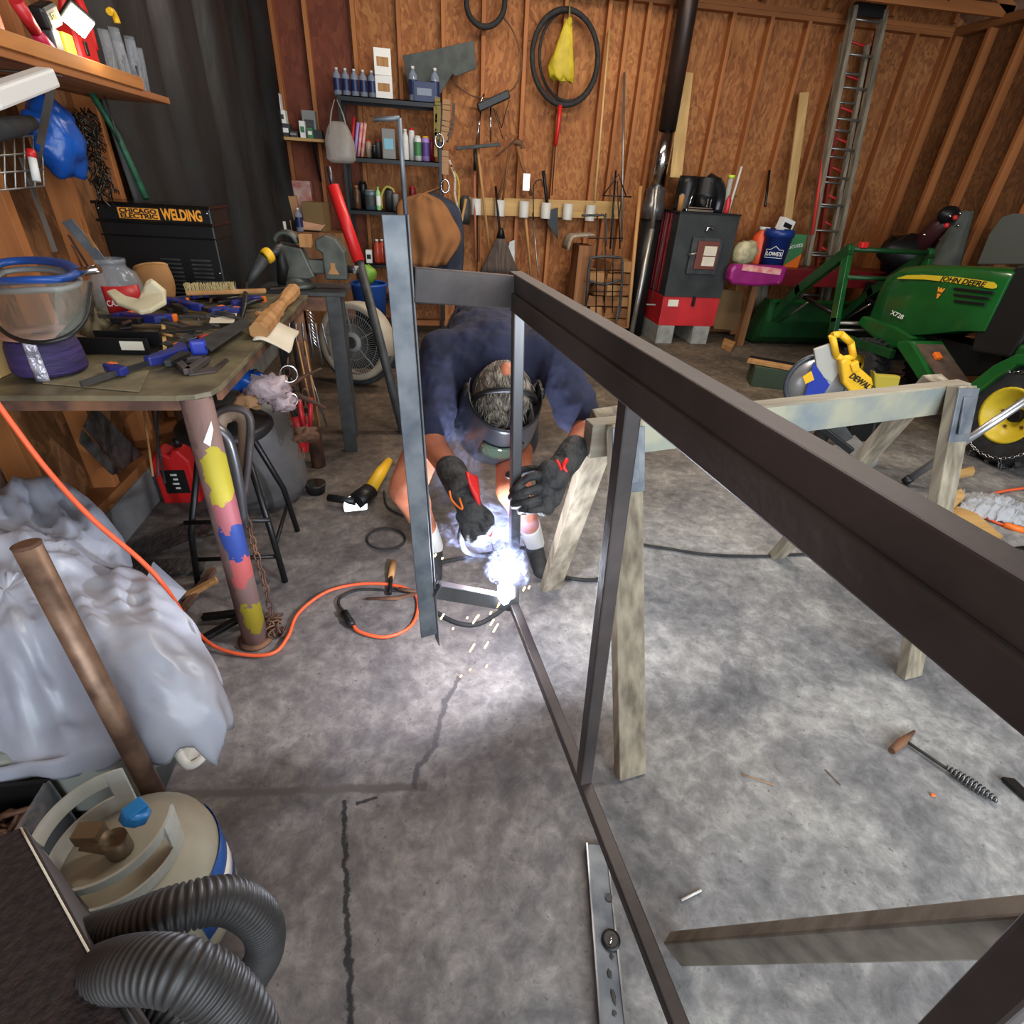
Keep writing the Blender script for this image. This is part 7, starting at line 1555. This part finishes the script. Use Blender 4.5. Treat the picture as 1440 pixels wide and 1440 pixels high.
# welding helmet: headband, shell, lens
wh = B(); hb = []
for k in range(36): t = 2 * math.pi * k / 36; hb.append(HC + HM @ V3((.090 * math.cos(t), .110 * math.sin(t), -.018)))
wh.tube(hb, .008, 8, loop=True, flat=.5)
wh.tube([HC + HM @ V3((.094 * math.cos(t), .03, .03 + .095 * math.sin(t))) for t in [math.pi * k / 14 for k in range(15)]], .0095, 8)
hel = thing('welding_helmet', 'black welding helmet worn by the welder, strap across grey hair', 'welding helmet')
wh.done('headband', M['black'], hel)
def shell(u, v):
    t = math.pi * (-.12 + 1.24 * u); w_ = .112 + .03 * v; l_ = .128 + .040 * math.sin(min(1, v * 1.4) * 1.57)
    return HC + HM @ V3((w_ * math.cos(t), l_ * math.sin(t) + .012, .055 - .23 * v - .035 * math.sin(t) * (1 - v) * -1))
B().grid(shell, 36, 14).done('shell', mat('helmet_black', (26, 28, 32), .28), hel, thick=.004)
b = B(); b.grid(lambda u, v: shell(.36 + .28 * u, .32 + .28 * v) + fwd_ * .006, 8, 4); b.done('lens', mat('lens_green', (40, 50, 40), .1), hel, thick=.006)
for s in (-1, 1): B().lathe([(.02, 0), (.022, .008), (.016, .016)], HC + HM @ V3((s * .108, .0, .03)), rgt * s, seg=16).done('side_knob', M['black'], hel)
# t-shirt
M['shirt'] = mat('navy_cotton', (36, 39, 62), .9, c2=(27, 29, 48), ns=7, bump=.9, bs=16)
b = B()
up_ = (nk - hip).normalized()
for t, w_, d_ in ((-.02, .165, .125), (.2, .17, .13), (.45, .185, .135), (.7, .20, .13), (.9, .17, .11)):
    c = hip.lerp(nk, t); b.sph(c + V3((0, -.01, .0)), 1, (w_, .15, d_))
capsule(b, nk + V3((0, .02, -.02)), shL + V3((.02, 0, 0)), .085, .078); capsule(b, nk + V3((0, .02, -.02)), shR + V3((-.02, 0, 0)), .085, .078)
for s_, e_ in ((shL, elL), (shR, elR)):
    e2_ = s_.lerp(e_, .80); capsule(b, s_, e2_, .078, .070)
capsule(b, nk + V3((0, .02, -.01)), hip, .125, .15)
for sx in (-1, 1): capsule(b, nk + V3((sx * .07, .03, -.02)), hip + V3((sx * .06, 0, 0)), .115, .125)
b.sph(nk + V3((0, .03, .01)), .09)
sh_o = soft(b, 'tshirt', M['shirt'], wd, .009, 8)
tx = bpy.data.textures.new('folds', 'CLOUDS'); tx.noise_scale = .075; md = sh_o.modifiers.new('folds', 'DISPLACE'); md.texture = tx; md.strength = .032; md.mid_level = .5; md.texture_coords = 'LOCAL'
# shorts, socks, shoes
b = B(); b.sph(hip + V3((0, 0, -.05)), 1, (.18, .14, .15))
for h_, k_ in ((hipL, knL), (hipR, knR)): capsule(b, h_, h_.lerp(k_, .74), .105, .088)
soft(b, 'shorts', mat('dark_shorts', (52, 48, 50), .9), wd, .012, 5)
for f_, k_ in ((footL, knL), (footR, knR)):
    b = B(); an = f_ + V3((0, .03, .1)); capsule(b, an.lerp(k_, .34), an + V3((0, 0, -.03)), .047, .046); soft(b, 'sock', M['white'], wd, .008, 3)
    b = B(); capsule(b, f_ + V3((0, .06, .045)), f_ + V3((0, -.14, .038)), .045, .036); b.sph(f_ + V3((0, .05, .07)), .045); soft(b, 'shoe', M['rubber'], wd, .008, 3)
# gloves
GL = mat('glove_black', (34, 34, 36), .7, c2=(58, 57, 56), ns=30, bump=.7, bs=50); GR = M['red']
def finger(b, pts, r):
    P = spline(pts, 3); b.tube(P, [r * (1 - .22 * i / len(P)) for i in range(len(P))], 10); b.sph(P[-1], r * .8, u=10, v=7); b.sph(P[0], r, u=10, v=7)
g1 = thing('work_glove', 'black work glove with red trim gripping the shiny upright', 'glove')
b = B(); dz_ = gd
pw = PD(797, 648, dz_ + .03); pk_ = PD(762, 688, dz_ - .045)
capsule(b, pw, pk_.lerp(pw, .35), .040, .043, .75); capsule(b, PD(772, 662, dz_ - .025), PD(766, 712, dz_ - .02), .030, .028)
capsule(b, PD(785, 665, dz_), PD(775, 700, dz_ - .01), .036, .03)
capsule(b, wrR + V3((.02, .03, .03)), pw, .040, .040)
for (kx, ky, mx, my, tx_, ty_, r) in ((765, 668, 742, 672, 721, 690, .012), (764, 684, 742, 691, 719, 700, .0125), (766, 699, 745, 706, 722, 711, .012), (770, 712, 750, 718, 731, 719, .011)):
    finger(b, [PD(kx, ky, dz_ - .03), PD(mx, my, dz_ - .045), PD(tx_ + 4, ty_ - 2, dz_ - .034), PD(tx_, ty_, dz_ - .004), PD(tx_ + 7, ty_ + 1, dz_ + .030)], r)
finger(b, [PD(772, 664, dz_ + .01), PD(750, 660, dz_ + .038), PD(728, 664, dz_ + .032), PD(716, 668, dz_ + .01)], .0145)
soft(b, 'glove', GL, g1, .003, 1, .5)
def trim(par, pts, r=.004, mt=None): B().tube(spline(pts, 4), r, 6).done('red_trim', mt or GR, par)
trim(g1, [PD(782, 648, dz_ - .022), PD(788, 662, dz_ - .032), PD(782, 678, dz_ - .034), PD(788, 690, dz_ - .025)], .007); trim(g1, [PD(797, 646, dz_ - .02), PD(792, 656, dz_ - .03), PD(798, 668, dz_ - .022)], .007)
g2 = thing('work_glove', 'black glove with a red back holding the electrode holder in the smoke', 'glove')
b = B(); capsule(b, wrL + V3((-.012, .02, .02)), PD(650, 690, gd + .02), .044, .042, .85); capsule(b, PD(648, 686, gd + .03), PD(664, 722, gd - .0), .040, .034)
for (kx, ky, mx, my, tx_, ty_) in ((672, 712, 690, 728, 686, 748), (664, 722, 682, 742, 674, 756), (655, 728, 670, 750, 664, 760), (646, 726, 656, 746, 658, 758)):
    finger(b, [PD(kx, ky, gd + .0), PD(mx, my, gd - .01), PD(tx_, ty_, gd + .03), PD(tx_ - 6, ty_ - 10, gd + .05)], .0125)
finger(b, [PD(652, 700, gd + .04), PD(668, 722, gd + .055), PD(684, 738, gd + .04)], .013)
soft(b, 'glove', GL, g2, .0045, 2, .5)
b = B(); b.grid(lambda u, v: PD(655 + 6 * u + 16 * v, 663 + 22 * u + 30 * v * u + 8 * v, gd - .03 + .03 * v - .016 * math.sin(3.1 * u)), 8, 4); b.done('red_back', GR, g2, thick=.006)
trim(g2, [PD(632, 690, gd - .018), PD(636, 704, gd - .02), PD(650, 716, gd - .03), PD(646, 700, gd - .03)], .003, M['orange'])
eh = thing('electrode_holder', 'welding electrode holder with a thin rod reaching down to the bright arc', 'electrode holder')
B().tube([PD(660, 742, gd + .04), PD(690, 752, gd + .06)], .013, 10).done('holder', M['redm'], eh)
B().tube([PD(688, 752, gd + .06), arc + V3((0, 0, .012))], .0022, 8).done('electrode', M['steelbright'], eh)
B().tube(spline([PD(650, 738, gd + .04), PD(648, 760, gd + .12), PD(660, 778, gd + .3), PZ(690, 782, .012)], 5), .009, 8).done('cable', M['rubber'], eh)
# ---------------------------------------------------------------- arc, sparks, smoke
ar = thing('welding_arc', 'dazzling white welding arc at the lower corner of the frame', 'welding arc')
b = B()
rings = []
for j in range(1, 14):
    a = math.pi * j / 14; row = []
    for k in range(22):
        t = 2 * math.pi * k / 22; q = V3((math.sin(a) * math.cos(t), math.sin(a) * math.sin(t), -math.cos(a)))
        rr = .023 * (1 + .5 * NZ.noise(q * 2.4)); row.append(arc + V3((q.x * rr, q.y * rr, q.z * rr * 1.5 + .012)))
    rings.append(row)
b.loft(rings); b.done('plasma', mat('arc_white', (232, 240, 255), .5, emit=30), ar)
la = bpy.data.lights.new('arc_light', 'POINT'); la.energy = 24; la.color = (.80, .86, 1.0); la.shadow_soft_size = .025
lo = bpy.data.objects.new('arc_light', la); COL.objects.link(lo); lo.location = arc + V3((-.014, .034, .035))
R.seed(12)
SPK = mat('spark_glow', (255, 196, 110), .5, emit=9)
sps = [(622, 867, 18), (668, 872, 24), (672, 867, 10), (692, 875, 20), (697, 883, 28), (664, 911, 26), (684, 907, 22), (660, 941, 6), (684, 937, 6), (647, 950, 20), (657, 869, 5), (637, 884, 5), (612, 781, 8), (700, 852, 20), (738, 806, 12), (744, 826, 8), (622, 785, 5), (737, 828, 12), (690, 862, 9)]
for i, (x, y, L) in enumerate(sps):
    z0 = max(.01, arc.z - (y - 838) * .0034 - .0) if y < 940 else .012
    v = 1.18 if y < 940 else None
    a = PV(x - L * .12, y + L * .2, v) if v else PZ(x, y + 2, .006); z = a + (PV(x + L * .12, y - L * .2, 1.18) - PV(x - L * .12, y + L * .2, 1.18)) if v else a + V3((.006, .006, .002))
    B().tube([a, z], .0022, 6).done('weld_spark', SPK, label='glowing orange spark falling below the welding arc', cat='spark', group='weld sparks')
sm = bpy.data.materials.new('weld_smoke'); sm.use_nodes = True; n, l = sm.node_tree.nodes, sm.node_tree.links
n.remove(n['Principled BSDF']); pv = n.new('ShaderNodeVolumePrincipled'); l.new(pv.outputs[0], n['Material Output'].inputs['Volume'])
pv.inputs['Color'].default_value = (.55, .62, 1, 1); pv.inputs['Anisotropy'].default_value = .1
tc = n.new('ShaderNodeTexCoord'); k1 = n.new('ShaderNodeTexNoise'); k1.inputs['Scale'].default_value = 3.4; k1.inputs['Detail'].default_value = 6; k1.inputs['Roughness'].default_value = .62; k1.inputs['Distortion'].default_value = 1.8
l.new(tc.outputs['Object'], k1.inputs[0])
k3 = n.new('ShaderNodeTexNoise'); k3.inputs['Scale'].default_value = 1.6; k3.inputs['Detail'].default_value = 4; l.new(tc.outputs['Object'], k3.inputs[0])
sb = n.new('ShaderNodeVectorMath'); sb.operation = 'MULTIPLY_ADD'; l.new(k3.outputs['Color'], sb.inputs[0]); sb.inputs[1].default_value = (1.5, 1.5, 1.5); l.new(tc.outputs['Object'], sb.inputs[2])
sb2 = n.new('ShaderNodeVectorMath'); sb2.operation = 'SUBTRACT'; l.new(sb.outputs[0], sb2.inputs[0]); sb2.inputs[1].default_value = (.75, .75, .75)
sc2 = n.new('ShaderNodeVectorMath'); sc2.operation = 'LENGTH'; l.new(sb2.outputs[0], sc2.inputs[0])
fo = n.new('ShaderNodeMapRange'); fo.inputs[1].default_value = .2; fo.inputs[2].default_value = .78; fo.inputs[3].default_value = 1; fo.inputs[4].default_value = 0; l.new(sc2.outputs['Value'], fo.inputs[0])
th_ = n.new('ShaderNodeMapRange'); th_.inputs[1].default_value = .52; th_.inputs[2].default_value = .62; l.new(k1.outputs[0], th_.inputs[0])
mu = n.new('ShaderNodeMath'); mu.operation = 'MULTIPLY'; l.new(fo.outputs[0], mu.inputs[0]); l.new(th_.outputs[0], mu.inputs[1])
m2_ = n.new('ShaderNodeMath'); m2_.operation = 'MULTIPLY'; m2_.inputs[1].default_value = 22; l.new(mu.outputs[0], m2_.inputs[0]); l.new(m2_.outputs[0], pv.inputs['Density'])
SMK = {694: sm, 716: sm.copy(), 640: sm.copy()}
for k_, q_ in ((716, 60), (640, 8)): [x for x in SMK[k_].node_tree.nodes if x.type == 'MATH' and x.operation == 'MULTIPLY' and not x.inputs[1].is_linked][0].inputs[1].default_value = q_
for c_, r_, d_ in (((694, 738), (.19, .12, .115), .08), ((716, 792), (.08, .06, .11), .03), ((640, 640), (.14, .12, .22), .25)):
    b = B(); b.sph((0, 0, 0), 1, u=20, v=12); o = b.done('weld_smoke', sm, kind='stuff', label='bluish welding smoke drifting up around the gloves' if c_[0] == 694 else 'thick curl of smoke close above the arc' if c_[0] > 700 else 'thin haze of smoke rising in front of the left sleeve', cat='smoke'); o.data.materials[0] = SMK[c_[0]]
    ROOTS.remove(o); o.location = PD(c_[0], c_[1], gd + d_); o.scale = r_
finish_roots()
